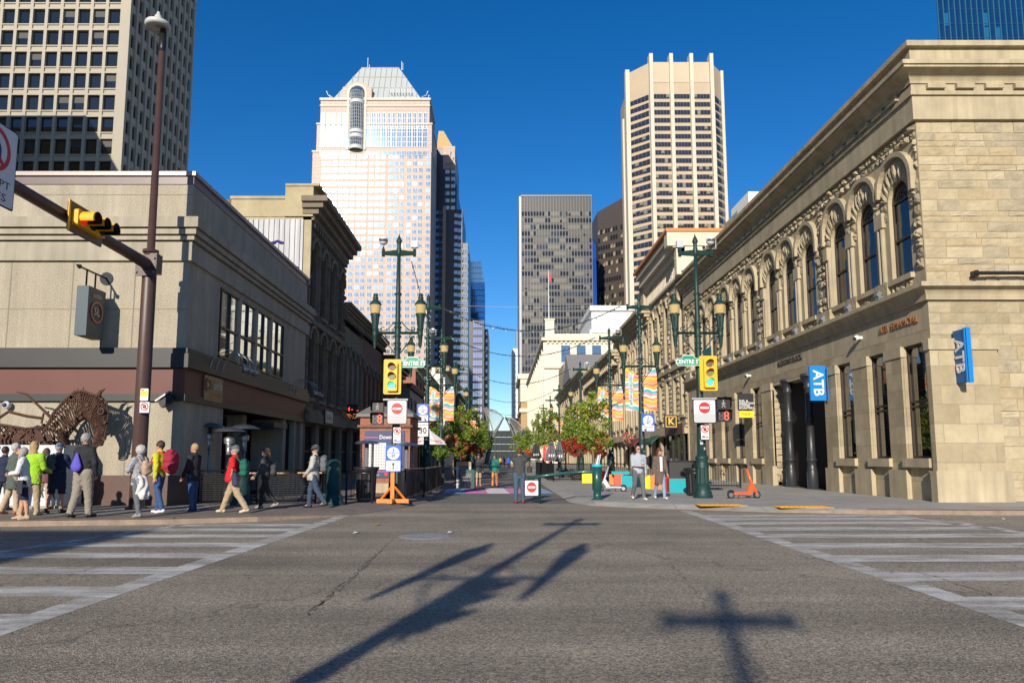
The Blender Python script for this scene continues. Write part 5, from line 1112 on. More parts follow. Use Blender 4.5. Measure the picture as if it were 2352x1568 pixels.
# ================================================================ lamp posts
def rr(x0, x1, z0, z1, r, n=4):
    P = []
    for cx, cz, a in ((x1 - r, z1 - r, 0), (x0 + r, z1 - r, 90), (x0 + r, z0 + r, 180), (x1 - r, z0 + r, 270)):
        P += [(cx + r * math.cos(R_(a + 90 * i / n)), cz + r * math.sin(R_(a + 90 * i / n))) for i in range(n + 1)]
    return P
LH = 9.5
green_mt = M('lamp_green_matt', (.012, .04, .035), .8, spec=.1, var=.2, vs=5)
def make_lamp():
    t = thing('street_lamp', 'x', 'street lamp', (0, 0, 0), 'green twin torch lamp posts')
    mb = MB(); mb.lathe([(.34, 0), (.34, .1), (.3, .14), (.31, .2), (.25, .28), (.23, .5)], green, n=20)
    mb.lathe([(.235, .5), (.21, 1.05)], green, n=24, flute=.1); mb.lathe([(.22, 1.05), (.25, 1.09), (.22, 1.14), (.19, 1.3), (.225, 1.36), (.225, 1.42), (.18, 1.5)], green, n=20); mb.build('base', t)
    mb = MB(); mb.lathe([(.165, 1.5), (.125, 3.0), (.095, LH - 3.9), (.095, LH - 3.85), (.085, LH - 2.3), (.085, LH - 2.25), (.065, LH - .75)], green, n=16); mb.build('pole', t)
    mb = MB()
    for z, r in ((LH - 4.2, .14), (LH - 4.0, .13), (LH - 3.75, .14), (LH - 3.42, .14), (LH - 3.28, .13), (LH - 2.2, .13)): mb.lathe([(r - .04, z - .05), (r, z - .02), (r, z + .02), (r - .04, z + .05)], green, n=14)
    mb.build('collar', t)
    mb = MB(); mb.lathe([(.075, LH - .75), (.09, LH - .62), (.085, LH - .5), (.07, LH - .45), (.075, LH - .3), (.11, LH - .24), (.1, LH - .2), (.05, LH - .08), (.03, LH - .05), (.008, LH + .06)], green, n=12); mb.build('finial', t)
    mb = MB()
    for sg in (-1, 1):
        a, b = sorted((sg * .06, sg * .6)); mb.add([(sg * .06, -.04, LH - .78), (sg * .6, -.04, LH - .74), (sg * .6, -.04, LH - .62), (sg * .06, -.04, LH - .56), (sg * .06, .04, LH - .78), (sg * .6, .04, LH - .74), (sg * .6, .04, LH - .62), (sg * .06, .04, LH - .56)], [(0, 1, 2, 3), (4, 5, 6, 7), (0, 1, 5, 4), (3, 2, 6, 7), (1, 2, 6, 5)], green_mt)
        a, b = sorted((sg * .52, sg * .62)); mb.box(a, b, -.05, .05, LH - .8, LH - .52, green_mt)
    mb.build('cross_arm', t)
    za = LH - 3.63; mb = MB()
    mb.tube([(-.75, 0, za), (.75, 0, za)], .05, green, 8)
    for sg in (-1, 1):
        mb.tube([(sg * (.12 + .45 * math.sin(math.pi / 2 * i / 6)), 0, za - .12 - .62 * (1 - math.sin(math.pi / 2 * (1 - i / 6)) if 0 else i / 6) ** 1 * 0 - .6 * (1 - math.cos(math.pi / 2 * (1 - i / 6)))) for i in range(7)], .022, green, 5)
        mb.tube([(sg * (.57 - .07 + .07 * math.cos(i * .7)), 0, za - .12 + .07 * math.sin(-i * .7)) for i in range(7)], .018, green, 5)
        mb.tube([(sg * (.13 + .4 * i / 6), 0, za + .42 - .34 * math.sin(math.pi / 2 * i / 6)) for i in range(7)], .02, green, 5)
        mb.tube([(sg * (.55 + .07 * math.sin(i * .7)), 0, za + .15 - .07 * math.cos(i * .7)) for i in range(7)], .018, green, 5)
    mb.build('arm', t)
    for sg in (-1, 1):
        x = sg * .82; o = (x, 0, LH)
        mb = MB(); mb.lathe([(.02, -4.2), (.05, -4.12), (.06, -4.05), (.085, -3.75), (.105, -3.72), (.09, -3.66), (.105, -3.5), (.125, -3.47), (.11, -3.42)], green, o, 14)
        mb.lathe([(.11, -3.42), (.16, -3.0)], green, o, 20, .1); mb.lathe([(.16, -3.0), (.19, -2.97), (.18, -2.93), (.14, -2.92)], green, o, 14); to = mb.build('torch', t)
        mb = MB(); mb.lathe([(.165, -2.92), (.205, -2.58)], lampglass, o, 16); mb.lathe([(.05, -2.9), (.05, -2.7)], M('lamp_core', (.55, .42, .22), .5), o, 8); mb.build('globe', to)
        mb = MB(); mb.lathe([(.22, -2.6), (.215, -2.56), (.16, -2.48), (.1, -2.42), (.09, -2.36), (.11, -2.33), (.08, -2.3), (.08, -2.24), (.095, -2.22), (.06, -2.18), (.01, -2.17)], green, o, 14); mb.build('lamp_cap', to)
    return t
def lampY(v, u): return (LH + .12 - EYE) / (at(u, v, 1).z - EYE)
XLR, XLL = 7.12, -3.72
LY = [25.6] + [lampY(*q) for q in ((675, 1482), (752, 1412), (830, 1345), (882, 1300))]
spots = [(XLR, LY[0], 'near green lamp post with yellow traffic signal on the right pavement'), (XLL, LY[0], 'near green lamp post with yellow traffic signal in front of the brick kiosk'),
    (XLR - .25, LY[1], 'green lamp post with two bright banners behind the strolling couple'), (XLL + .12, LY[1], 'green lamp post carrying the speed limit sign beside the kiosk'),
    (XLR - .35, LY[2], 'green lamp post with banners and flower baskets, third on the sunny side'), (XLL + .05, LY[2], 'green lamp post with banners, third on the shaded side'),
    (XLR - .4, LY[3], 'green lamp post rising out of the street tree on the sunny side'), (XLL, LY[3], 'green lamp post in front of the white mural wall'),
    (XLR - .7, LY[4], 'small distant green lamp post before the orange banner on the sunny side'), (XLL + .2, LY[4], 'small distant green lamp post against the white wall edge on the shaded side')]
for k in range(3): spots += [(XLR - .7, LY[4] + 14 + k * 15, '%s of the three tiny far green lamp posts on the sunny side' % ('nearest', 'middle', 'farthest')[k]), (XLL + .1, LY[4] + 12 + k * 15, '%s of the three tiny far green lamp posts on the shaded side' % ('nearest', 'middle', 'farthest')[k])]
ldx = Vector((math.sin(SUN_AZ), math.cos(SUN_AZ), 0)) * ((LH + .06) / math.tan(SUN_EL))
A_ = atg(1338, 1188) - ldx; B_ = atg(1650, 1345) - ldx
spots += [(A_.x, A_.y, 'green lamp post behind the viewer whose long shadow crosses the road'), (B_.x, B_.y, 'green lamp post behind the viewer casting the cross shaped shadow')]
lamp0 = make_lamp()
for i, (x, y, lab) in enumerate(spots):
    z = .12 if y > 0 else 0
    if i == 0: lamp0.location = (x, y, z); BASE[lamp0.name] = Vector((0, 0, 0)); lamp0['label'] = lab
    else: dup(lamp0, (x, y, z), 0, lab)
    if i < 5:   # weathered paper stickers on the posts
        lo_ = [o for o in COL.objects if o.get('label') == lab][0]
        for k, (zz, w, h) in enumerate(((1.95, .05, .085), (2.35, .04, .03), (1.72, .03, .045))[:3 if i in (0, 2) else 2]):
            mb = MB(); mb.add([((.174 - .027 * (zz - 1.5)) * math.sin(a) * 1.02, -(.174 - .027 * (zz - 1.5)) * math.cos(a) * 1.02, q) for a in (-w / .17 - .2 + k * .3, -.2 + k * .3 + w / .17) for q in (zz - h, zz + h)], [(0, 1, 3, 2)], s_grey if k != 1 else s_white); so_ = bpy.data.objects.new('sticker', mb.mesh('sticker')); COL.objects.link(so_); so_.parent = lo_; BASE[so_.name] = Vector()
# floodlight pods on cross arms
for (x, y, sg, lab) in ((XLR, LY[0], 1, 'round white floodlight in a wire frame on the near right lamp post arm'), (XLL, LY[0], -1, 'round white floodlight on the near left lamp post arm'), (XLR - .35, LY[2], 1, 'round white floodlight on the third sunny side lamp post'), (XLL + .05, LY[2], -1, 'round white floodlight on the third shaded side lamp post'), (XLR - .4, LY[3], 1, 'tiny white floodlight on the lamp post in the street tree')):
    p = (x + sg * .57, y, LH + .12 - .52); mb = MB(); mb.ball((p[0], p[1], p[2] + .32), (.17, .17, .17), s_white, 12, 8); mb.lathe([(.13, -.02), (.16, .0), (.16, .03)], steel, (p[0], p[1] - .1, p[2] + .3), 12); mb.tube([(p[0] - .19, p[1], p[2] + .4), (p[0] - .19, p[1], p[2] + .02), (p[0] + .19, p[1], p[2] + .02), (p[0] + .19, p[1], p[2] + .4)], .014, s_white, 5); mb.tube([p, (p[0], p[1], p[2] + .1)], .03, green, 6)
    solo(mb, 'floodlight', lab, 'floodlight', p, 'floodlights on the lamp arms')
for (x, y, sg, lab) in ((XLR, LY[0], -1, 'small grey radio box on the near right lamp post arm'), (XLL, LY[0], 1, 'small grey radio box on the near left lamp post arm')):
    p = (x + sg * .57, y, LH + .12 - .52); mb = MB(); mb.box(p[0] - .12, p[0] + .12, p[1] - .08, p[1] + .08, p[2] + .05, p[2] + .3, s_grey); mb.box(p[0] - .05, p[0] + .05, p[1] - .04, p[1] + .04, p[2], p[2] + .05, black_metal); solo(mb, 'radio_box', lab, 'box', p)
# ================================================================ traffic signals, signs
def signal(loc, label, back=1):
    t = thing('traffic_signal', label, 'traffic light', loc, 'upright yellow traffic signals'); x, y, z = loc; f = FF(y)
    mb = MB(); mb.prism(rr(x - .31, x + .31, z - .62, z + .62, .05), f, 0, .025, sig_y)
    for k in range(9):
        for sx in (-.25, .25): mb.disc(f, x + sx, z - .5 + k * .125, .011, .011, .026, .028, s_black, 6)
    for k in range(5):
        for sz in (-.565, .565): mb.disc(f, x - .2 + k * .1, z + sz, .011, .011, .026, .028, s_black, 6)
    mb.build('backplate', t)
    mb = MB(); mb.prism(rr(x - .19, x + .19, z - .52, z + .52, .05), f, .026, .16, sig_y); mb.build('housing', t)
    for k, m in ((1, lens_off_r), (0, lens_off_y), (-1, lens_g)):
        c = z + k * .33; mb = MB(); mb.disc(f, x, c, .125, .125, .162, .18, m, 20); ln = mb.build('lens', t)
        mb = MB(); 
        for i in range(14):
            a0 = R_(-20 + 220 * i / 14); a1 = R_(-20 + 220 * (i + 1) / 14); d0 = .24 * (.35 + .65 * math.sin(max(0, min(math.pi, (a0 + a1) / 2)))) ; 
            mb.add([f(x + .138 * math.cos(a), c + .138 * math.sin(a), d) for a in (a0, a1) for d in (.16, .16 + d0)], [(0, 1, 3, 2)], sig_y)
        mb.build('visor', ln)
    mb = MB(); mb.tube([(x, y, z - .35), (x, y + .25, z - .35)], .04, black_metal); mb.tube([(x, y, z + .35), (x, y + .25, z + .35)], .04, black_metal); mb.build('bracket', t)
    return t
YS = LY[0] - .33
pR = at(1627, 857, YS); pL = at(901.5, 865, YS)
signal(pR, 'yellow traffic signal showing green on the right lamp post'); signal(pL, 'yellow traffic signal showing green on the left lamp post')
sg_ = signal((A_.x + .1, A_.y - .1, 5.35), 'yellow traffic signal on the lamp post behind the viewer'); sg_.rotation_euler.z = math.pi / 2
def plate(name, label, cat, u0, u1, v0, v1, Y, m, edge=None, r=.05, group=None):
    a = at(u0, v1, Y); b = at(u1, v0, Y); t = thing(name, label, cat, ((a.x + b.x) / 2, Y, a.z), group); f = FF(Y)
    mb = MB()
    if edge: mb.prism(rr(a.x, b.x, a.z, b.z, r), f, 0, .012, edge); e = .018 * (b.x - a.x) / .6 + .012; mb.prism(rr(a.x + e, b.x - e, a.z + e, b.z - e, r * .8), f, .0125, .018, m)
    else: mb.prism(rr(a.x, b.x, a.z, b.z, r), f, 0, .018, m)
    mb.build('sign_panel', t); return t, f, a, b
def noentry(side, u0, u1, v0, v1, lab):
    t, f, a, b = plate('no_entry_sign', lab, 'sign', u0, u1, v0, v1, YS, s_white, s_black, .06); cx = (a.x + b.x) / 2; cz = b.z - (b.z - a.z) * .36; r = .2
    mb = MB(); mb.disc(f, cx, cz, r, r, .019, .024, s_red, 28); mb.box(cx - .155, cx + .155, YS - .028, YS - .0245, cz - .035, cz + .035, s_white); mb.build('no_entry_mark', t)
    mb = MB(); mb.quad(f(a.x + .04, a.z + .05, .0185), f(b.x - .04, a.z + .05, .0185), f(b.x - .04, a.z + .33, .0185), f(a.x + .04, a.z + .33, .0185), s_grey); mb.build('blank_patch', t)
    mb = MB(); mb.box(cx - .05, cx + .05, YS, YS + .2, a.z + .2, a.z + .26, steel); mb.box(a.x - (.16 if side < 0 else -.02), b.x + (.0 if side < 0 else .16), YS + .12, YS + .17, b.z + .0, b.z + .05, s_grey); mb.build('bracket', t)
noentry(1, 1592, 1644, 916, 972, 'white no entry sign below the right traffic signal'); noentry(-1, 888, 936, 918, 974, 'white no entry sign below the left traffic signal')
SEG = {'a': (0, .5, 1), 'g': (0, 0, 1), 'd': (0, -.5, 1), 'f': (-.5, .25, 0), 'b': (.5, .25, 0), 'e': (-.5, -.25, 0), 'c': (.5, -.25, 0)}
def seg7(mb, f, cx, cz, w, h, on, m, d=.02):
    for k in on:
        x, z, hz = SEG[k]; x = cx + x * w; z = cz + z * h; a, b = (w * .36, h * .055) if hz else (w * .13, h * .2)
        mb.quad(f(x - a, z - b, d), f(x + a, z - b, d), f(x + a, z + b, d), f(x - a, z + b, d), m)
def pedsig(u0, u1, v0, v1, lab):
    Y = YS + .05; a = at(u0, v1, Y); b = at(u1, v0, Y); t = thing('pedestrian_signal', lab, 'pedestrian signal', ((a.x + b.x) / 2, Y, a.z), 'black pedestrian countdown signals'); f = FF(Y); m_ = (a.z + b.z) / 2; cx = (a.x + b.x) / 2; w = b.x - a.x
    for z0, z1 in ((a.z, m_ - .02), (m_ + .02, b.z)):
        mb = MB(); mb.box(a.x, b.x, Y, Y + .2, z0, z1, s_black); mb.add([f(a.x, z1, 0), f(b.x, z1, 0), f(b.x + .02, z1 + .02, .2), f(a.x - .02, z1 + .02, .2), f(a.x, z0, 0), f(b.x, z0, 0), f(a.x - .02, z0 + .1, .14), f(b.x + .02, z0 + .1, .14)], [(0, 1, 2, 3), (0, 4, 6, 3), (1, 5, 7, 2)], s_black)
        mb.build('housing', t)
    mb = MB(); gl = M('dim_figure', (.3, .3, .29), .5); c = m_ + (b.z - m_) * .5; s = w * .28
    mb.disc(f, cx, c + s * .95, s * .22, s * .22, .005, .02, gl, 10)
    for p, q in (((0, .6), (0, -.1)), ((0, -.1), (-.45, -1)), ((0, -.1), (.5, -1)), ((0, .5), (-.5, -.05)), ((0, .5), (.5, 0))): mb.tube([f(cx + p[0] * s, c + p[1] * s, .012), f(cx + q[0] * s, c + q[1] * s, .012)], .022, gl, 5)
    mb.build('walking_figure', t)
    mb = MB(); c = (a.z + m_) / 2; seg7(mb, f, cx + w * .2, c, w * .26, (m_ - a.z) * .66, 'abcdefg', led_r); seg7(mb, f, cx - w * .2, c, w * .26, (m_ - a.z) * .66, 'bcdefg', led_off); mb.build('countdown', t)
pedsig(1648, 1676, 914, 968, 'black pedestrian countdown on the right lamp post'); pedsig(853, 881, 921, 975, 'black pedestrian countdown on the left lamp post')
def prohib(mb, f, cx, cz, r, m_in=s_black, d=.02):
    ring(mb, f, cx, cz, r * .76, r, d, d + .005, s_red, 0, 360, 24); mb.disc(f, cx, cz, r * .45, r * .5, d, d + .004, m_in, 14)
    k = r * .86 * .707; w = r * .1
    mb.add([f(cx - k - w, cz + k - w, d + .007), f(cx - k + w, cz + k + w, d + .007), f(cx + k + w, cz - k + w, d + .007), f(cx + k - w, cz - k - w, d + .007)], [(0, 1, 2, 3)], s_red)
def noparking(u0, u1, v0, v1, lab):
    t, f, a, b = plate('tow_away_sign', lab, 'sign', u0, u1, v0, v1, YS, s_white, s_black, .03, 'no stopping tow away signs'); w = b.x - a.x; cx = (a.x + b.x) / 2
    mb = MB(); prohib(mb, f, cx, b.z - w * .5, w * .4); mb.build('prohibition_mark', t)
    mb = MB(); z = a.z + w * .28; mb.quad(f(a.x + w * .15, z, .02), f(a.x + w * .5, z, .02), f(a.x + w * .46, z + w * .14, .02), f(a.x + w * .2, z + w * .14, .02), s_black); mb.quad(f(a.x + w * .55, z, .02), f(a.x + w * .85, z, .02), f(a.x + w * .85, z + w * .07, .02), f(a.x + w * .55, z + w * .07, .02), s_black)
    for q in (.25, .42, .6, .78): mb.disc(f, a.x + w * q, z, w * .05, w * .05, .021, .025, s_black, 8)
    mb.build('tow_symbol', t)
noparking(1609, 1629, 975, 1010, 'small tow away sign with red ring on the right lamp post'); noparking(902, 922, 980, 1018, 'small tow away sign with red ring on the left lamp post')
def street_name(u0, u1, v0, v1, lab, side):
    a = at(u0, v1, YS + .1); b = at(u1, v0, YS + .1); Y = YS + .1; t = thing('street_name_sign', lab, 'sign', ((a.x + b.x) / 2, Y, a.z), 'green street name signs'); f = FF(Y); w = b.x - a.x; h = b.z - a.z; zb = a.z + h * .72
    P = [(0, .2), (.06, 0), (.94, 0), (1, .2), (1, .5), (.94, .7), (.78, .72), (.7, 1), (.3, 1), (.22, .72), (.06, .7), (0, .5)]
    mb = MB(); mb.prism([(a.x + w * p, a.z + h * q) for p, q in P], f, 0, .02, s_white); cx, cz = a.x + w / 2, a.z + h * .45
    mb.prism([(cx + (a.x + w * p - cx) * .965, cz + (a.z + h * q - cz) * .88) for p, q in P], f, .0205, .024, s_green); mb.build('sign_panel', t)
    text('CENTRE ST', h * .54, s_white, t, (cx - .01 * side, Y - .03, a.z + h * .36), (1, 0, 0), (0, 0, 1), .004, sx=.86, bold=.006)
street_name(1553, 1609, 815, 840, 'green CENTRE ST sign left of the right traffic signal', 1); street_name(919, 976, 819, 844, 'green CENTRE ST sign right of the left traffic signal', -1)
mb = MB(); p = at(1632, 806, LY[0]); mb.box(p.x, p.x + .02, p.y - .05, p.y + 1.0, p.z - .18, p.z + .16, M('teal_sign', (.01, .16, .17), .5)); solo(mb, 'side_street_sign', 'teal street sign seen edge on above the right signal', 'sign', p)
def walker(mb, f, cx, cz, s, m, d):
    mb.disc(f, cx + .05 * s, cz + .8 * s, .16 * s, .16 * s, d, d + .005, m, 10)
    for p, q, w in (((0.03, .6), (0, 0), .13), ((0, 0), (-.35, -.8), .09), ((0, 0), (.3, -.8), .09), ((.02, .55), (-.32, .05), .06), ((.02, .55), (.35, .1), .06)):
        a = Vector(p); b = Vector(q); n = Vector((-(b - a).y, (b - a).x)).normalized() * w
        mb.add([f(cx + s * v.x, cz + s * v.y, d + .004) for v in (a + n, a - n, b - n, b + n)], [(0, 1, 2, 3)], m)
def cycle(mb, f, cx, cz, s, m, d):
    for x in (-.62, .62): ring(mb, f, cx + x * s, cz, .36 * s, .46 * s, d, d + .004, m, 0, 360, 16)
    for p, q in (((-.62, 0), (-.2, .5)), ((-.2, .5), (.4, .5)), ((.4, .5), (0, 0)), ((0, 0), (-.62, 0)), ((-.2, .5), (0, 0)), ((.62, 0), (.36, .72)), ((.36, .72), (.6, .75)), ((-.2, .5), (-.28, .68)), ((-.4, .68), (-.15, .68))):
        a = Vector(p); b = Vector(q); n = Vector((-(b - a).y, (b - a).x)).normalized() * .05
        mb.add([f(cx + s * v.x, cz + s * v.y, d + .004) for v in (a + n, a - n, b - n, b + n)], [(0, 1, 2, 3)], m)
def bikeped(lab, u0, u1, v0, v1, Y, arrow, txt=None, name='shared_path_sign'):
    t, f, a, b = plate(name, lab, 'sign', u0, u1, v0, v1, Y, s_white, s_blue, .04, 'blue and white walking and cycling signs'); w = b.x - a.x; h = b.z - a.z; cx = (a.x + b.x) / 2; zc = b.z - w * .52
    mb = MB(); zs = a.z + h * (.42 if not txt else .36); mb.prism(rr(a.x + w * .03, b.x - w * .03, zs, b.z - w * .03, w * .06), f, .019, .022, s_blue); mb.build('blue_field', t)
    mb = MB(); mb.disc(f, cx, zc, w * .4, w * .4, .0225, .025, s_white, 28); mb.box(a.x + w * .08, b.x - w * .08, Y - .028, Y - .0255, zc - w * .02, zc + w * .02, s_blue); mb.build('white_disc', t)
    mb = MB(); walker(mb, f, cx, zc + w * .17, w * .17, s_blue, .026); cycle(mb, f, cx, zc - w * .2, w * .19, s_navy, .026); mb.build('pictogram', t)
    mb = MB(); q = a.z + (zs - a.z) * .5
    if arrow == 'up': mb.box(cx - w * .03, cx + w * .03, Y - .024, Y - .02, q - w * .22, q + w * .1, s_black); mb.add([f(cx - w * .11, q + w * .08, .022), f(cx + w * .11, q + w * .08, .022), f(cx, q + w * .25, .022)], [(0, 1, 2)], s_black)
    else:
        sg = 1 if arrow == 'r' else -1; x = cx + sg * w * .3; z = a.z + h * .1; mb.add([f(x, z - w * .08, .022), f(x, z + w * .1, .022), f(x - sg * w * .2, z - w * .08, .022)], [(0, 1, 2)], s_black); mb.add([f(x - sg * w * .16, z + w * .12, .022), f(x - sg * w * .22, z + w * .06, .022), f(x, z - w * .04, .022), f(x, z + w * .02, .022)], [(0, 1, 2, 3)], s_black)
    mb.build('arrow', t)
    if txt: text(txt, w * .17, s_black, t, f(cx, zs - w * .14, .024), (1, 0, 0), (0, 0, 1), .004, sx=.9)
    return t
Y2_ = LY[1] - .3
bikeped('blue shared path sign with hours above the speed limit sign', 957.5, 985, 927, 968, Y2_, 'r', '06:00-18:00'); bikeped('blue shared path sign with hours under the right banners', 1474, 1503, 950, 991, Y2_, 'l', '06:00-18:00')
t, f, a, b = plate('speed_limit_sign', 'white MAXIMUM 30 speed sign on the left lamp post', 'sign', 957.5, 985, 969, 1003, Y2_, s_white, s_black, .03)
text('MAXIMUM', .125, s_black, t, f((a.x + b.x) / 2, b.z - .14, .024), (1, 0, 0), (0, 0, 1), .004, sx=.8); text('30', .42, s_black, t, f((a.x + b.x) / 2, b.z - .42, .024), (1, 0, 0), (0, 0, 1), .004, sx=.9, bold=.008)
# easel sign on an orange wooden stand
YE_ = 22.7; t = bikeped('large blue walking and cycling sign on the orange wooden stand', 885, 922, 1022, 1083, YE_, 'up'); c = atg(903, 1152, .12)
st = thing('sign_stand', 'orange wooden cross stand holding the big blue cycling sign', 'stand', (c.x, YE_, .12)); mb = MB(); x = at(903, 1080, YE_).x
mb.box(x - .08, x + .04, YE_ + .02, YE_ + .1, .2, 1.6, orange); mb.build('post', st); mb = MB(); mb.box(x - .5, x + .5, YE_ - .03, YE_ + .13, .12, .24, orange); mb.box(x - .09, x + .05, YE_ - .5, YE_ + .6, .13, .25, orange); mb.build('foot', st)
for sg in (-1, 1): mb = MB(); mb.tube([(x + sg * .38, YE_ + .05, .22), (x + sg * .04, YE_ + .05, .62)], .035, orange, 4); mb.build('brace', st)
# ================================================================ brown mast with arm, horizontal signal and turn ban sign
XM, YM = -10.0, 20.0
t = thing('signal_mast', 'tall rusty brown steel mast with a long arm reaching towards the viewer', 'mast', (XM, YM, .12))
mb = MB(); mb.lathe([(.3, 0), (.3, .05), (.21, .06), (.2, 6.6), (.17, 7.2)], mast_br, (XM, YM, .12), 8); mb.build('pole', t)
mb = MB(); mb.lathe([(.22, 7.2), (.22, 7.28), (.11, 7.3), (.085, 14.0)], mast_br, (XM, YM, .12), 10); mb.lathe([(.09, 13.3), (.095, 13.4), (.09, 13.9)], black_metal, (XM, YM, .12), 10); mb.build('upper_pole', t)
mb = MB(); mb.tube([(XM, YM, 6.95), (XM, YM - 1.5, 6.98), (XM - .05, 10, 7.15), (XM - .1, 5, 7.3)], [.17, .15, .115, .09], mast_br, 10); mb.build('mast_arm', t)
mb = MB(); mb.box(XM - .28, XM + .28, YM - .26, YM - .2, 6.6, 7.2, mast_br); mb.box(XM + .1, XM + .3, YM - .25, YM + .1, 6.7, 7.25, mast_br)
for z in (6.7, 7.1):
    for x in (-.24, .24): mb.ball((XM + x, YM - .28, z), .035, steel, 6, 4)
mb.build('flange', t)
p = at(350, 42, YM); mb = MB(); mb.lathe([(.02, -.02), (.32, -.1), (.36, -.02), (.34, .05), (.2, .13), (.1, .2), (.1, .27), (.06, .3), (.04, .4), (.01, .42)], M('lamp_head_grey', (.5, .5, .47), .5), (XM - .12, YM - .1, 14.2), 20)
mb.build('lamp_head', t)
t = thing('mast_arm_signal', 'yellow horizontal traffic signal with black visors hung on the brown mast arm', 'traffic light', (XM + .2, 16.9, 6.9)); fs = lambda s, z, d: (XM + .16 + d, s, z)
a, b = 15.78, 17.2; zc = 7.0
mb = MB(); mb.prism(rr(a, b, zc - .36, zc + .36, .06), fs, 0, .02, mast_br); mb.prism(rr(a + .02, b - .02, zc - .34, zc + .34, .06), fs, .0205, .03, M('backplate_brown', (.2, .11, .06), .5)); mb.build('backplate', t)
mb = MB(); mb.prism(rr(a + .14, b - .14, zc - .19, zc + .19, .05), fs, .031, .17, sig_y); mb.box(XM + .17, XM + .2, a - .0, a + .06, zc - .36, zc + .36, sig_y); mb.build('housing', t)
for k, m in enumerate((M('glowing_red_lens', (.8, .02, .015), .3, emit=.5), s_black, s_black)):
    y = a + .34 + k * .4; mb = MB(); mb.disc(fs, y, zc, .15, .15, .171, .19, m, 18); ln = mb.build('lens', t); mb = MB()
    for i in range(16):
        a0 = R_(-30 + 240 * i / 16); a1 = R_(-30 + 240 * (i + 1) / 16); dd = .36
        mb.add([fs(y + r * math.cos(q), zc + r * math.sin(q), d) for r in (.165,) for q in (a0, a1) for d in (.17, .17 + dd)], [(0, 1, 3, 2)], sig_y); mb.add([fs(y + r * math.cos(q), zc + r * math.sin(q), d) for r in (.155,) for q in (a0, a1) for d in (.17, .17 + dd - .005)], [(0, 1, 3, 2)], s_black)
    mb.build('visor', ln)
t = thing('turn_ban_sign', 'white no turn sign with red ring at the left picture edge on the mast arm', 'sign', (XM + .1, 13.6, 7)); mb = MB(); y0, y1, z0, z1 = 12.7, 14.0, 6.42, 8.05
mb.prism(rr(y0, y1, z0, z1, .05), fs, 0, .012, s_black); mb.prism(rr(y0 + .03, y1 - .03, z0 + .03, z1 - .03, .05), fs, .0125, .02, s_white); mb.build('sign_panel', t)
mb = MB(); cy = (y0 + y1) / 2; ring(mb, fs, cy, 7.5, .36, .45, .021, .026, s_red, 0, 360, 28); mb.add([fs(cy - .33, 7.78, .028), fs(cy - .27, 7.84, .028), fs(cy + .33, 7.22, .028), fs(cy + .27, 7.16, .028)], [(0, 1, 2, 3)], s_red)
mb.build('prohibition_mark', t); mb = MB(); ring(mb, fs, cy, 7.5, .1, .19, .022, .025, s_navy, 0, 180, 12); mb.box(XM + .182, XM + .185, cy + .1, cy + .19, 7.25, 7.5, s_navy); mb.build('turn_arrow', t)
text('EXCEPT', .22, s_black, t, fs(cy, 6.86, .022), (0, 1, 0), (0, 0, 1), .004, sx=1.3); text('BUSES', .22, s_black, t, fs(cy, 6.6, .022), (0, 1, 0), (0, 0, 1), .004, sx=1.4)
t, f, a, b = plate('transit_sign', 'small white and yellow transit notice on the brown mast', 'sign', 322, 342, 892, 920, YM - .25, s_white, None, .03)
mb = MB(); mb.quad(f(a.x + .01, a.z + .12, .02), f(b.x - .01, a.z + .12, .02), f(b.x - .01, a.z + .27, .02), f(a.x + .01, a.z + .27, .02), M('notice_yellow', (.8, .5, .02), .5)); mb.quad(f(a.x + .02, b.z - .06, .02), f(a.x + .1, b.z - .06, .02), f(a.x + .1, b.z - .03, .02), f(a.x + .02, b.z - .03, .02), s_red); mb.build('yellow_field', t)
t, f, a, b = plate('no_stopping_sign', 'square no stopping sign with red ring on the brown mast', 'sign', 319, 346, 921.5, 949, YM - .25, s_white, s_black, .03); mb = MB(); prohib(mb, f, (a.x + b.x) / 2, (a.z + b.z) / 2 + .02, (b.x - a.x) * .36); mb.build('prohibition_mark', t)
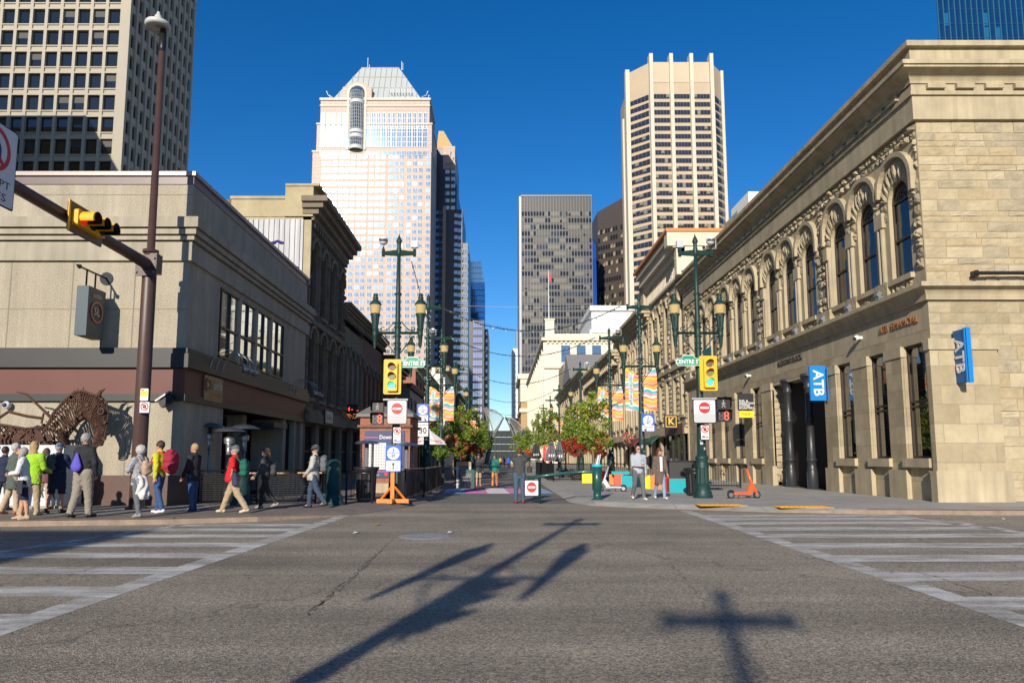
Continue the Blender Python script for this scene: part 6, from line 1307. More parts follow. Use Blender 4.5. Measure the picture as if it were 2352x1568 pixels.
# ================================================================ banners
def banner_mat(name, off):
    m = bpy.data.materials.new(name); m.use_nodes = True; n, l = nodes(m); p = n['Principled BSDF']; p.inputs['Roughness'].default_value = .6
    tc = n.new('ShaderNodeTexCoord'); sx = n.new('ShaderNodeSeparateXYZ'); l.new(tc.outputs['Object'], sx.inputs[0])
    def mth(op, a, b):
        x = n.new('ShaderNodeMath'); x.operation = op
        for i, q in enumerate((a, b)):
            if q is None: continue
            if isinstance(q, (int, float)): x.inputs[i].default_value = q
            else: l.new(q, x.inputs[i])
        return x.outputs[0]
    nz = n.new('ShaderNodeTexNoise'); nz.inputs['Scale'].default_value = 2.2; nz.inputs['Detail'].default_value = 1; l.new(tc.outputs['Object'], nz.inputs['Vector'])
    s1 = mth('SINE', mth('ADD', mth('MULTIPLY', sx.outputs[0], 8.), off), None)
    z = mth('ADD', mth('ADD', sx.outputs[2], mth('MULTIPLY', s1, .065)), mth('MULTIPLY', nz.outputs[0], .4))
    fr_ = mth('FRACT', mth('ADD', mth('MULTIPLY', z, .9), off), None)
    cr_ = n.new('ShaderNodeValToRGB'); cr_.color_ramp.interpolation = 'CONSTANT'; l.new(fr_, cr_.inputs[0])
    cs = [(0, srgb(245, 150, 10)), (.14, srgb(250, 185, 20)), (.24, srgb(240, 110, 30)), (.33, srgb(250, 235, 225)), (.4, srgb(225, 130, 165)), (.5, srgb(30, 170, 165)), (.62, srgb(240, 230, 220)), (.7, srgb(250, 165, 15)), (.86, srgb(225, 95, 30)), (.94, srgb(235, 145, 170))]
    e = cr_.color_ramp.elements
    while len(e) < len(cs): e.new(.5)
    for i, (q, c) in enumerate(cs): e[i].position = q; e[i].color = (*[min(1, v * .85 + .04) for v in c], 1)
    l.new(cr_.outputs[0], p.inputs['Base Color']); return m
ban = [banner_mat('banner_print', .1), banner_mat('banner_print_second', .45)]
def make_banner(k):
    mb = MB(); n = 8; w, h = .64, 2.1; V = []
    for i in range(n + 1):
        for j in range(5):
            x = -w / 2 + w * j / 4; z = -h * i / n; top = 0
            if i == 0 and k == 0 and j >= 2: top = -.1 * (j - 1) ** 1.2
            if i == 0 and k == 1 and j <= 2: top = -.1 * (3 - j) ** 1.2
            V.append((x + .02 * math.sin(i * .8), .03 * math.sin(i * 1.1 + j), z + top))
    mb.raw(V, [(i * 5 + j, i * 5 + j + 1, (i + 1) * 5 + j + 1, (i + 1) * 5 + j) for i in range(n) for j in range(4)], ban[k])
    t = thing('street_banner', 'x', 'banner', (0, 0, 0), 'wavy striped street banners'); mb.build('banner_cloth', t)
    if k == 0: (text('Stephen Avenue', .3, s_white, t, (-.04, -.058, -1.02), (0, 0, -1), (1, 0, 0), .004, shear=.3, bold=.035, sx=.78), text('Stephen Avenue', .3, M('script_teal', (.02, .33, .33), .6), t, (-.04, -.064, -1.02), (0, 0, -1), (1, 0, 0), .004, shear=.3, bold=.004, sx=.78))
    else:
        mb = MB(); ring(mb, FF(-.05), -.08, -1.86, .045, .07, 0, .006, s_white, 0, 360, 12); mb.quad((.02, -.06, -1.9), (.2, -.06, -1.9), (.2, -.06, -1.86), (.02, -.06, -1.86), s_white); mb.build('emblem', t)
    return t
bn = [make_banner(0), make_banner(1)]; used = [0, 0]
where = {2: 'in front of the dark doorway behind the couple', 4: 'above the flower baskets on the sunny side', 5: 'by the speed sign on the shaded side', 6: 'half hidden in the sunny side tree', 7: 'among leaves on the shaded side', 8: 'small and distant on the sunny side', 9: 'small and distant on the shaded side', 10: 'tiny and farthest on the sunny side', 11: 'tiny and farthest on the shaded side'}
for i, wtxt in where.items():
    x, y, _ = spots[i]
    for k in (0, 1):
        loc = (x + (-.44 if k == 0 else .46), y - .02, LH + .12 - 3.72); lab = ('lettered wavy banner, left of the pair ' if k == 0 else 'plain wavy banner, right of the pair ') + wtxt
        if not used[k]: bn[k].location = loc; bn[k]['label'] = lab; used[k] = 1
        else: dup(bn[k], loc, 0, lab)
# string lights and wires across the mall
q = random.Random(4); garl = M('string_light_cable', (.012, .03, .025), .6)
for i, (y, zl, zr, sag, lab) in enumerate(((LY[1], 9.0, 9.0, 1.25, 'nearest leafy string light cable across the mall'), (LY[2], 9.0, 9.0, 1.2, 'second leafy string light cable across the mall'), (LY[3], 9.0, 9.0, 1.3, 'third string light cable across the mall'), (LY[4], 8.9, 8.9, 1.3, 'fourth string light cable across the mall'), (LY[4] + 20, 8.9, 8.9, 1.5, 'farthest string light cable across the mall'))):
    mb = MB(); P = []
    for k in range(25): f_ = k / 24; P.append(Vector((XLL + .6 + (XLR - .7 - XLL - 1.1) * f_, y, zl + (zr - zl) * f_ - sag * 4 * f_ * (1 - f_))))
    mb.tube(P, .022, garl, 5)
    for k in range(260 if i < 3 else 120):
        j = q.randrange(24); p = P[j].lerp(P[j + 1], q.random()); d = Vector((q.uniform(-1, 1), q.uniform(-1, 1), q.uniform(-1, 1))) * .06; e = Vector((q.uniform(-1, 1), q.uniform(-1, 1), q.uniform(-1, 1))) * .05
        mb.add([p, p + d, p + d + e, p + e], [(0, 1, 2, 3)], garl if k % 5 else s_white)
    solo(mb, 'string_light_cable', lab, 'cable', P[0], 'string light cables over the mall')
for i, (a, b, lab) in enumerate((((at(1050, 702, 60)), at(1480, 700, 60), 'thin high wire crossing the sky between the towers'), (at(985, 698, LY[1] + .2), at(1200, 760, 70), 'thin sloping wire from the shaded side lamp'), (at(945, 600, LY[0] + .1), at(1000, 780, LY[1] + 4), 'thin guy wire running down from the left lamp arm'))):
    mb = MB(); mb.tube([a, a.lerp(b, .5) - Vector((0, 0, .25)), b], .014, s_grey if i < 2 else garl, 4); solo(mb, 'wire', lab, 'wire', a)
# fairy lights wound on the posts
for i, wtxt in ((3, 'speed sign post'), (5, 'third shaded post'), (2, 'banner post behind the couple'), (4, 'flower basket post')):
    x, y, _ = spots[i]; mb = MB()
    for k in range(170):
        z = 3.2 + q.random() * 5.6; a = q.random() * 6.28; r = .13; p = Vector((x + r * math.cos(a), y + r * math.sin(a), z)); s = .014
        mb.box(p.x - s, p.x + s, p.y - s, p.y + s, p.z - s, p.z + s, s_white if k % 3 else garl)
    mb.tube([(x + .125 * math.cos(k * .9), y + .125 * math.sin(k * .9), 3.2 + k * .08) for k in range(70)], .008, garl, 4)
    solo(mb, 'fairy_lights', 'fairy light string wound round the ' + wtxt, 'lights', (x, y, 3.2), 'fairy lights wound on lamp posts')
# ================================================================ brick kiosk
ka, kb = at(824, 1130, 29.4), at(940, 1130, 29.4); kx0, kx1, ky0, ky1 = ka.x, kb.x, 29.4, 32.2; kz = 3.3
t = thing('information_kiosk', 'orange brick information kiosk with a navy map panel and grey sloped roof', 'kiosk', (kx0, ky0, .12)); mb = MB(); mb.box(kx0, kx1, ky0, ky1, .12, kz - .1, brick_k); mb.build('wall', t)
mb = MB(); mb.box(kx0 - .12, kx1 + .1, ky0 - .14, ky1 + .1, .12, .5, stone_plain); mb.build('plinth', t)
mb = MB(); mb.box(kx0 - .1, kx1 + .1, ky0 - .1, ky1 + .1, kz - .55, kz - .45, brick_r); mb.box(kx0 - .14, kx1 + .14, ky0 - .14, ky1 + .14, kz - .12, kz, sh_gr); mb.add([(kx0 - .14, ky0 - .14, kz), (kx1 + .14, ky0 - .14, kz), (kx1 + .14, ky1 + .14, kz), (kx0 - .14, ky1 + .14, kz), (kx0 + .3, ky0 + .5, kz + .35), (kx1 - .3, ky0 + .5, kz + .35), (kx1 - .3, ky1 - .5, kz + .35), (kx0 + .3, ky1 - .5, kz + .35)], [(0, 1, 5, 4), (1, 2, 6, 5), (2, 3, 7, 6), (3, 0, 4, 7), (4, 5, 6, 7)], sh_gr); mb.build('roof', t)
f = FF(ky0); mb = MB(); px0, px1, pz0, pz1 = kx0 + .2, kx1 - .22, .72, 2.62; mb.box(px0, px1, ky0 - .05, ky0, pz0, pz1, s_navy); mp_ = mb.build('map_panel', t)
mb = MB(); mb.quad(f(px0 + .18, 1.05, .055), f(px0 + .88, 1.05, .055), f(px0 + .88, 2.12, .055), f(px0 + .18, 2.12, .055), s_white)
for i in range(6):
    for j in range(9): x = px0 + .22 + i * .11; z = 1.1 + j * .112; mb.quad(f(x, z, .057), f(x + .085, z, .057), f(x + .085, z + .085, .057), f(x, z + .085, .057), M('map_block_grey', (.42, .44, .45), .6))
mb.build('map', mp_)
mb = MB(); pinkl = M('panel_pink_line', (.6, .09, .2), .5); mb.quad(f(px0, 2.33, .055), f(px0 + .55, 2.33, .055), f(px0 + .55, 2.36, .055), f(px0, 2.36, .055), pinkl); mb.quad(f(px0 + .3, .95, .055), f(px1, .95, .055), f(px1, .98, .055), f(px0 + .3, .98, .055), pinkl); mb.disc(f, px0 + .9, .86, .07, .07, .055, .058, s_red, 14); mb.build('panel_lines', mp_)
text('Downtown', .23, s_white, t, f(px0 + 1.05, 2.35, .058), (1, 0, 0), (0, 0, 1), .004, sx=.85, bold=.004)
text('Calgary Tower', .085, s_white, t, f(px0 + .95, 1.98, .058), (1, 0, 0), (0, 0, 1), .003, align='LEFT'); text('et S', .1, s_white, t, f(px0 + .55, .83, .058), (1, 0, 0), (0, 0, 1), .003)
for i in range(7): scribble(t, f(px0 + 1.2, 1.86 - i * .12, .056), (1, 0, 0), (0, 0, 1), .45, .07, s_white, i)
# ================================================================ barriers, bollards, bins
def gate(lab, P, post, loc):
    t = thing('barrier_gate', lab, 'barrier', loc, 'green barrier gates'); mb = MB(); mb.tube(P, .06, green_l, 10); mb.build('bar', t); mb = MB(); mb.tube([post, (post[0], post[1], .02)], .05, green_l, 8); mb.build('post', t); return t
g1 = gate('green swing barrier reaching from the speed sign post over the chalkboards', [(XLL + .25, LY[1] - .4, 1.02), (at(1092, 1077, LY[1] - .4).x, LY[1] - .4, 1.0)], (at(1090, 1077, LY[1] - .4).x, LY[1] - .4, 1.0), (XLL, LY[1] - .4, .12))
bR = atg(1372, 1147, .12); g2 = gate('green swing barrier with a no entry plate beside the photographing man', [(bR.x, bR.y, 1.06), (bR.x - .9, bR.y - .2, 1.03), (bR.x - 1.6, bR.y - .25, .95), (bR.x - 2.35, bR.y - .2, .84)], (bR.x - 1.95, bR.y - .2, .88), tuple(bR))
a = at(1206, 1137, bR.y - .27); b = at(1236, 1103, bR.y - .27); mb = MB(); f = FF(bR.y - .27); mb.prism(rr(a.x, b.x, a.z, b.z, .02), f, 0, .015, s_white); pn = mb.build('sign_panel', g2); mb = MB(); mb.disc(f, (a.x + b.x) / 2, b.z - .22, .16, .17, .016, .02, s_red, 24); mb.box((a.x + b.x) / 2 - .12, (a.x + b.x) / 2 + .12, bR.y - .295, bR.y - .2905, b.z - .25, b.z - .19, s_white); mb.build('no_entry_mark', pn)
t = thing('bollard', 'slim green barrier post with cyan top band and leaflets beside the yellow block', 'bollard', tuple(bR)); mb = MB(); mb.lathe([(.2, 0), (.2, .03), (.13, .04), (.13, .3), (.165, .32), (.165, 1.12)], green_l, bR, 18); mb.build('post', t); mb = MB(); mb.lathe([(.168, 1.1), (.168, 1.18)], M('cyan_band', (.02, .5, .6), .5), bR, 18); mb.build('band', t)
mb = MB(); mb.rbox((bR.x + .02, bR.y, .12 + 1.32), (.05, .16, .34), Matrix.Rotation(.25, 3, 'Y'), s_white); mb.rbox((bR.x - .06, bR.y, .12 + 1.26), (.03, .14, .2), Matrix.Rotation(.2, 3, 'Y'), lens_off_y); mb.rbox((bR.x + .09, bR.y, .12 + 1.34), (.03, .12, .36), Matrix.Rotation(.2, 3, 'Y'), s_grey); mb.build('leaflets', t)
for (u, v, lab) in ((765, 1159, 'stout green bollard beside the man with the grey hat'), (553, 1158, 'stout green bollard partly hidden behind the man in red')):
    c = atg(u, v, .12); t = thing('bollard', lab, 'bollard', tuple(c), 'stout green bollards'); mb = MB(); mb.lathe([(.36, 0), (.36, .08), (.3, .12), (.26, .3), (.22, .34)], green, c, 8); mb.build('base', t); mb = MB(); mb.lathe([(.21, .34), (.21, 1.2), (.19, 1.28), (.12, 1.34), (.02, 1.36)], green, c, 20); mb.build('post', t)
def bin_(u, v, lab, r, h):
    c = atg(u, v, .12); t = thing('litter_bin', lab, 'litter bin', tuple(c), 'black litter bins'); mb = MB(); mb.lathe([(r * .8, 0), (r * .8, .08), (r * .92, .1)], iron, c, 24); mb.lathe([(r * .92, .1), (r, h * .8)], iron, c, 36, .08); mb.build('bin_body', t); mb = MB(); mb.lathe([(r * 1.03, h * .8), (r * 1.05, h * .86), (r * 1.25, h * .98), (r * 1.2, h), (r * .7, h * .9), (r * .6, h * .82)], iron, c, 24); mb.build('rim', t)
bin_(1598, 1138, 'slatted black litter bin left of the right lamp base', .36, 1.02); bin_(840, 1150, 'round black litter bin in front of the brick kiosk', .34, 1.1)
# ================================================================ fences
def fence(lab, P, h, style, name='fence', z=.12, step=.12, group=None):
    t = thing(name, lab, 'fence', (*P[0], z), group); r = MB(); b = MB()
    for i in range(len(P) - 1):
        a = Vector((*P[i], 0)); c = Vector((*P[i + 1], 0)); d = c - a; L = d.length
        for zz in ((.12, h - .03) if style == 'bars' else (.08, h - .02)): r.tube([a + Vector((0, 0, z + zz)), c + Vector((0, 0, z + zz))], .028, iron, 6)
        n = max(1, int(L / 1.8))
        for k in range(n + 1): p = a + d * k / n; mb = MB(); mb.tube([(p.x, p.y, z), (p.x, p.y, z + h)], .035, iron, 6); mb.build('post', t)
        if style == 'bars':
            for k in range(int(L / step)): p = a + d * (k + .5) * step / L; b.tube([(p.x, p.y, z + .12), (p.x, p.y, z + h - .03)], .011, iron, 4, False)
        else:
            nd = d.normalized()
            for k in range(int((h - .15) / .055)): zz = z + .12 + k * .055; b.tube([a + Vector((0, 0, zz)), c + Vector((0, 0, zz))], .013, M('mesh_grey', (.05, .05, .052), .5, metal=.3), 4, False)
            for k in range(int(L / .14)): p = a + d * (k + .5) * .14 / L; b.tube([(p.x, p.y, z + .1), (p.x, p.y, z + h - .03)], .008, _M['mesh_grey'], 4, False)
    r.build('rail', t); b.build('infill', t); return t
fence('grey mesh patio fence in front of the steak house windows', [(-9.3, 22.4), (-5.7, 22.4)], 1.02, 'mesh')
fence('black railing between the stout bollard and the kiosk', [(-4.8, 22.6), (-4.0, 22.6)], 1.0, 'bars', step=.3)
fence('black barred fence along the shaded patio edge behind the easel', [(-3.1, 23.6), (-2.75, 26), (-2.7, 33)], 1.05, 'bars')
fence('black patio fence around the closed grey parasols', [(3.05, 62), (3.0, 46), (3.2, 44), (10, 43.4)], 1.08, 'bars')
fence('black barred fence around the wicker chairs at the bank wall', [(9.4, 35.5), (9.4, 33.9), (11.2, 33.9)], 1.1, 'bars')
mb = MB(); a = at(1537, 1098, 36); b = at(1600, 1060, 36); mb.box(a.x, b.x, 35.9, 37.6, .12, b.z, M('black_panel', (.03, .03, .032), .6, streak=.2)); mb.box(a.x - .03, b.x + .03, 35.86, 37.64, b.z, b.z + .06, iron); solo(mb, 'patio_screen', 'solid black patio screen right of the woman in brown', 'screen', (a.x, 36, .12))
# ================================================================ block benches
def block(lab, u0, u1, v0, v1, m1, m2, dep=.8, base=None, skew=.0):
    Yb = atg(u0, v1, .12).y if base is None else base; a = at(u0, v1, Yb); b = at(u1, v0, Yb); z0 = .12 if base is None else a.z; mb = MB(); k = skew
    v = [(a.x, Yb, z0), (b.x, Yb, z0), (b.x - k, Yb, b.z), (a.x, Yb, b.z), (a.x + .1, Yb + dep, z0), (b.x + .1, Yb + dep, z0), (b.x - k + .1, Yb + dep, b.z), (a.x + .1, Yb + dep, b.z)]
    mb.add(v, [(0, 1, 2, 3)], m1); mb.add(v, [(3, 2, 6, 7), (0, 3, 7, 4), (1, 5, 6, 2), (4, 7, 6, 5)], m2); return solo(mb, 'block_bench', lab, 'bench', (a.x, Yb, z0), 'painted block benches')
C_ = lambda n, c: M(n, c, .5, var=.04)
teal_b, orange_b, red_b, yel_b, red2 = C_('block_teal', (.0, .33, .37)), C_('block_orange', (.8, .22, .04)), C_('block_red', (.65, .04, .02)), C_('block_yellow', (.75, .6, .01)), C_('block_coral', (.75, .1, .05))
block('large teal block bench right of the woman, by the litter bin', 1538, 1586, 1099, 1131, teal_b, red_b, .9)
block('orange block bench behind the woman in the brown cardigan', 1495, 1522, 1092, 1123, orange_b, yel_b, .7)
block('narrow yellow block left of the orange one behind the couple', 1480, 1494.5, 1091, 1122, yel_b, orange_b, .9)
block('deep red block between the orange and large teal blocks', 1522.5, 1537, 1094, 1128, M('block_deep_red', (.45, .01, .015), .5), red_b, .6)
block('teal wedge block left of the man in the grey hoodie', 1428, 1463, 1092, 1118, teal_b, teal_b, .6, None, -.05)
block('coral red block under the teal slab left of the couple', 1411, 1432, 1089, 1113, red2, red_b, .9)
block('orange block end left of the coral block', 1400, 1410.5, 1089, 1112, orange_b, teal_b, .9)
block('flat teal slab lying on the coral and orange blocks', 1405, 1446, 1082, 1088.7, teal_b, teal_b, .8, atg(1411, 1113, .12).y + .1)
block('small bright red block right of the slim green barrier post', 1378, 1386, 1082, 1105, M('block_bright_red', (.8, .03, .01), .5), red_b, .6)
o = block('bright yellow block with black circle pattern behind the barrier', 1337, 1368, 1087, 1109, yel_b, yel_b, .5)
# ================================================================ scooters
def scooter(lab, c, rz, body, grp='parked electric scooters'):
    t = thing('electric_scooter', lab, 'scooter', (0, 0, 0), grp)
    for x in (0, .95):
        mb = MB(); mb.tube([(x + .1 * math.cos(i * math.pi / 9), 0, .12 + .1 * math.sin(i * math.pi / 9)) for i in range(18)], .035, rubber, 6, False, True); w_ = mb.build('wheel', t)
        mb = MB(); mb.disc(FF(.03), x, .12, .075, .075, 0, .06, steel, 14); mb.build('rim', w_)
    mb = MB(); mb.box(.08, .74, -.08, .08, .14, .21, body); mb.add([(.68, -.07, .14), (.86, -.05, .4), (.74, -.05, .52), (.56, -.07, .21), (.68, .07, .14), (.86, .05, .4), (.74, .05, .52), (.56, .07, .21)], [(0, 1, 2, 3), (4, 5, 6, 7), (0, 1, 5, 4), (1, 2, 6, 5), (2, 3, 7, 6)], body); mb.build('deck', t)
    mb = MB(); mb.tube([(.93, 0, .2), (.8, 0, .45), (.58, 0, 1.1)], [.05, .05, .032], body, 8); mb.build('stem', t)
    mb = MB(); mb.tube([(.95, .05, .14), (.86, .05, .36)], .03, body, 6); mb.tube([(.95, -.05, .14), (.86, -.05, .36)], .03, body, 6); mb.build('fork', t)
    mb = MB(); mb.tube([(.5, -.26, 1.14), (.57, 0, 1.1), (.62, .26, 1.16)], .02, black_metal, 6); mb.tube([(.5, -.27, 1.14), (.53, -.14, 1.125)], .03, rubber, 6); mb.tube([(.62, .27, 1.16), (.595, .14, 1.13)], .03, rubber, 6); mb.box(.52, .62, -.05, .05, 1.06, 1.16, black_metal); mb.build('handlebar', t)
    mb = MB(); mb.tube([(.15 * math.cos(R_(a)), 0, .12 + .15 * math.sin(R_(a))) for a in (150, 120, 90, 60, 30)], .025, black_metal, 5); mb.tube([(.35, .05, .14), (.33, .16, .0)], .012, black_metal, 5); mb.build('mudguard', t)
    t.location = c; t.rotation_euler = (0, 0, rz)
c = atg(1679, 1144, .12); scooter('bright orange electric scooter parked right of the green lamp base', c, .12, scoot_or)
c = atg(1432, 1128, .12); c.x += 0; scooter('grey electric scooter parked behind the slim green post', c, math.pi - .1, M('scooter_grey', (.4, .41, .42), .4, metal=.3))
# ================================================================ patio heaters, parasols, tables, chairs
def heater(lab, u, v, Y):
    p = at(u, v, Y); t = thing('patio_heater', lab, 'patio heater', (p.x, Y, .12), 'mushroom patio heaters'); z = p.z
    mb = MB(); mb.lathe([(.5, z - .12), (.5, z - .1), (.3, z), (.08, z + .04), (.01, z + .05)], M('dull_steel_hood', (.2, .2, .21), .35, metal=.8), (p.x, Y, 0), 24); mb.build('hood', t)
    mb = MB(); mb.lathe([(.15, z - .5), (.17, z - .45), (.17, z - .32), (.14, z - .3), (.1, z - .3), (.1, z - .1)], steel, (p.x, Y, 0), 16); mb.lathe([(.09, z - .85), (.1, z - .55), (.12, z - .5)], steel, (p.x, Y, 0), 14); mb.build('burner', t)
    mb = MB(); mb.tube([(p.x, Y, .5), (p.x, Y, z - .8)], .035, chrome, 8); mb.lathe([(.26, 0), (.26, .35), (.2, .55), (.05, .6)], iron, (p.x, Y, .12), 16); mb.build('stand', t)
heater('mushroom patio heater nearest the concrete corner pier', 481, 973, 23.6); heater('middle mushroom patio heater behind the man in red', 528, 983, 23.2); heater('right mushroom patio heater left of the capped woman', 561, 977, 23.9)
def tubeheater(lab, u, v, Y):
    p = at(u, v, Y); t = thing('tube_heater', lab, 'patio heater', (p.x, Y, .12), 'glass tube patio heaters'); z = p.z; x = p.x
    mb = MB(); mb.lathe([(.42, z - .1), (.36, z - .03), (.05, z + .03)], M('heater_blue_hood', (.08, .12, .2), .3, metal=.5), (x, Y, 0), 20); mb.build('hood', t)
    mb = MB(); mb.lathe([(.07, 1.1), (.07, z - .1)], M('heater_tube', (.25, .26, .27), .1, metal=.3), (x, Y, 0), 12); mb.build('glass_tube', t)
    mb = MB()
    for sx in (-.2, .2): mb.tube([(x + sx, Y - .12, 1.05), (x + sx, Y - .12, z - .08)], .02, chrome, 6); mb.tube([(x + sx, Y + .12, 1.05), (x + sx, Y + .12, z - .08)], .02, chrome, 6)
    mb.build('frame', t); mb = MB(); mb.lathe([(.3, 0), (.3, .9), (.24, .95)], iron, (x, Y, .12), 16); mb.build('base', t)
tubeheater('glass tube heater with a blue hood in front of the map panel', 843, 1012, 24.6); tubeheater('glass tube heater with a blue hood right of the easel sign', 934, 1017, 25.2)
# white parasol with red lettering
t = thing('parasol', 'open white parasol with red lettering on the shaded patio', 'parasol', (-4, 41, .12)); Yp = 41; c = at(987, 987, Yp); rim = at(987, 1021, Yp).z; mb = MB(); hw = at(1032, 1020, Yp).x - c.x
n = 8; V = [(c.x, Yp, c.z)] + [(c.x + hw * 1.08 * math.cos(2 * math.pi * (i + .5) / n), Yp + hw * 1.08 * math.sin(2 * math.pi * (i + .5) / n), rim) for i in range(n)]
mb.add(V, [(0, 1 + i, 1 + (i + 1) % n) for i in range(n)], M('parasol_white', (.72, .7, .68), .8)); mb.build('canopy', t); mb = MB(); mb.tube([(c.x, Yp, .12), (c.x, Yp, c.z + .06)], .03, white, 6); mb.build('pole', t)
text('Coors', .3, s_red, t, (c.x + .32, Yp - hw * .78, rim + .2), (1, 0, 0), (0, .55, .83), .006, shear=.3); text('Coors', .3, s_red, t, (c.x - .55, Yp - hw * .78, rim + .2), (1, 0, 0), (0, .55, .83), .006, shear=.3)
for (u, v0, v1, Y, m, lab) in ((1231, 1018, 1053, 52, M('parasol_black', (.03, .031, .035), .8), 'closed black parasol with white letters left of the red panel'), (1266, 1012, 1058, 49, M('parasol_grey', (.11, .115, .13), .8), 'left closed grey parasol right of the red panel'), (1284, 1012, 1060, 50, M('parasol_grey', (.11, .115, .13), .8), 'right closed grey parasol beside the red shrub')):
    a = at(u, v0, Y); b = at(u, v1, Y); h = a.z - b.z; t = thing('closed_parasol', lab, 'parasol', (a.x, Y, .12), 'closed patio parasols'); mb = MB(); nn = 20; V = []
    for k, (r, zf) in enumerate(((.02, 1), (.12, .93), (.3, .5), (.42, .12), (.3, 0))):
        for i in range(nn): ang = 2 * math.pi * i / nn; q_ = r * (1 - .28 * (i % 2)); V.append((a.x + q_ * math.cos(ang), Y + q_ * math.sin(ang), b.z + h * zf))
    mb.raw(V, [(k * nn + i, k * nn + (i + 1) % nn, (k + 1) * nn + (i + 1) % nn, (k + 1) * nn + i) for k in range(4) for i in range(nn)], m, False); mb.build('canopy', t); mb = MB(); mb.tube([(a.x, Y, .12), (a.x, Y, a.z + .1)], .035, iron, 6); mb.build('pole', t)
    mb = MB(); f = FF(Y - .37)
    for k in range(3): mb.quad(f(a.x - .2 + k * .15, b.z + h * .2, 0), f(a.x - .12 + k * .15, b.z + h * .2, 0), f(a.x - .12 + k * .15, b.z + h * .33, 0), f(a.x - .2 + k * .15, b.z + h * .33, 0), s_white)
    mb.build('lettering', t)
t, f, a, b = plate('red_patio_panel', 'red patio panel lettered in white beside the grey parasols', 'sign', 1247, 1275, 1022, 1059, 53, s_red, orange, .02); cx = (a.x + b.x) / 2; text('WE', .36, s_white, t, f(cx, b.z - .25, .024), (1, 0, 0), (0, 0, 1), .004); [scribble(t, f(cx - .1 + k * .02, b.z - .48 - k * .13, .022), (1, 0, 0), (0, 0, 1), .4, .11, s_white, k) for k in range(5)]
a = at(1265, 1014, 80); b = at(1276, 955, 80); mb = MB(); mb.prism(rr(a.x, b.x, a.z, b.z, .02), FF(80), 0, .06, M('banner_orange', (.75, .17, .03), .6)); q = random.Random(9); t = thing('orange_banner', 'long orange vertical banner with white script on the sunny side', 'banner', (a.x, 80, .12)); mb.build('banner_cloth', t)
mb = MB(); mb.tube([((a.x + b.x) / 2, 80.1, .12), ((a.x + b.x) / 2, 80.1, b.z)], .05, iron, 6); mb.build('pole', t); scribble(t, ((a.x + b.x) / 2, 79.93, (a.z + b.z) / 2), (0, 0, -1), (1, 0, 0), (b.z - a.z) * .85, .3, s_white, 7)
# chalkboards
for k, (u0, u1, v0, v1, Y, lab) in enumerate(((1048, 1082, 1060, 1117, 33.4, 'rear menu chalkboard with a wooden top under the green barrier'), (1057, 1090, 1078, 1118, 33.0, 'front green framed menu chalkboard under the green barrier'))):
    a = at(u0, v1, Y); b = at(u1, v0, Y); t = thing('chalkboard', lab, 'sign', (a.x, Y, .12), 'menu chalkboards'); mb = MB(); mb.box(a.x, b.x, Y, Y + .06, .14, b.z, green_l if k else s_grey); mb.build('frame', t); mb = MB(); mb.box(a.x + .1, b.x - .1, Y - .01, Y, .3, b.z - .12, M('chalk_slate', (.09, .1, .1), .8)); mb.build('board', t)
    if not k: mb = MB(); mb.box(a.x + .02, b.x - .02, Y - .015, Y, b.z - .2, b.z, wood); mb.build('wood_header', t)
    for i in range(7):
        if i == 0 and not k: text('Welcome to', .075, s_white, t, (a.x + .13, Y - .016, b.z - .3), (1, 0, 0), (0, 0, 1), .002, align='LEFT')
        else: scribble(t, ((a.x + b.x) / 2, Y - .012, b.z - (.3 if not k else .22) - i * .09), (1, 0, 0), (0, 0, 1), .32 - .03 * (i % 3), .06, s_white, i)
def chair(lab, c, rz):
    t = thing('cafe_chair', lab, 'chair', (0, 0, 0), 'pale wicker cafe chairs'); wk = M('pale_wicker', (.36, .29, .2), .7, var=.2, vs=20); mb = MB(); mb.box(-.22, .22, -.22, .22, .42, .46, wk); mb.build('seat', t)
    mb = MB(); mb.tube([(-.22, .22, .44), (-.22, .28, .85), (.22, .28, .85), (.22, .22, .44)], .02, wk, 6)
    for k in range(4): mb.tube([(-.22, .235 + k * .012, .52 + k * .09), (.22, .235 + k * .012, .52 + k * .09)], .014, wk, 5)
    mb.tube([(-.23, .26, .66), (-.25, -.2, .64), (-.22, -.2, .44)], .018, wk, 5); mb.tube([(.23, .26, .66), (.25, -.2, .64), (.22, -.2, .44)], .018, wk, 5); mb.build('backrest', t)
    for sx in (-1, 1):
        for sy in (-1, 1): mb = MB(); mb.tube([(sx * .2, sy * .2, .43), (sx * .24, sy * .25, 0)], .018, wk, 5); mb.build('leg', t)
    t.location = c; t.rotation_euler = (0, 0, rz)
for i, (u, v, rz, lab) in enumerate(((1668, 1103, .3, 'wicker cafe chair nearest the black fence'), (1690, 1104, 2.4, 'wicker cafe chair left of the scooter handlebar'), (1706, 1105, -.5, 'wicker cafe chair behind the orange scooter stem'), (1733, 1106, 1.5, 'wicker cafe chair nearest the entrance columns'))): chair(lab, atg(u, v, .12), rz)
for i, (x0, x1, y, z, lab) in enumerate(((-8.6, -6.9, 23.4, 1.0, 'long wooden patio bar table behind the man in red'), (-6.7, -5.9, 24.2, 1.0, 'wooden patio bar table left of the man in the grey hat'), (-7.6, -6.9, 30.6, 1.1, 'wooden table by the dark shop window near the kiosk'))):
    t = thing('patio_table', lab, 'table', (x0, y, .12), 'wooden patio tables'); mb = MB(); mb.box(x0, x1, y - .3, y + .3, z, z + .05, wood); mb.build('tabletop', t)
    for x in (x0 + .1, x1 - .1): mb = MB(); mb.tube([(x, y, .12), (x, y, z)], .04, iron, 6); mb.build('leg', t)
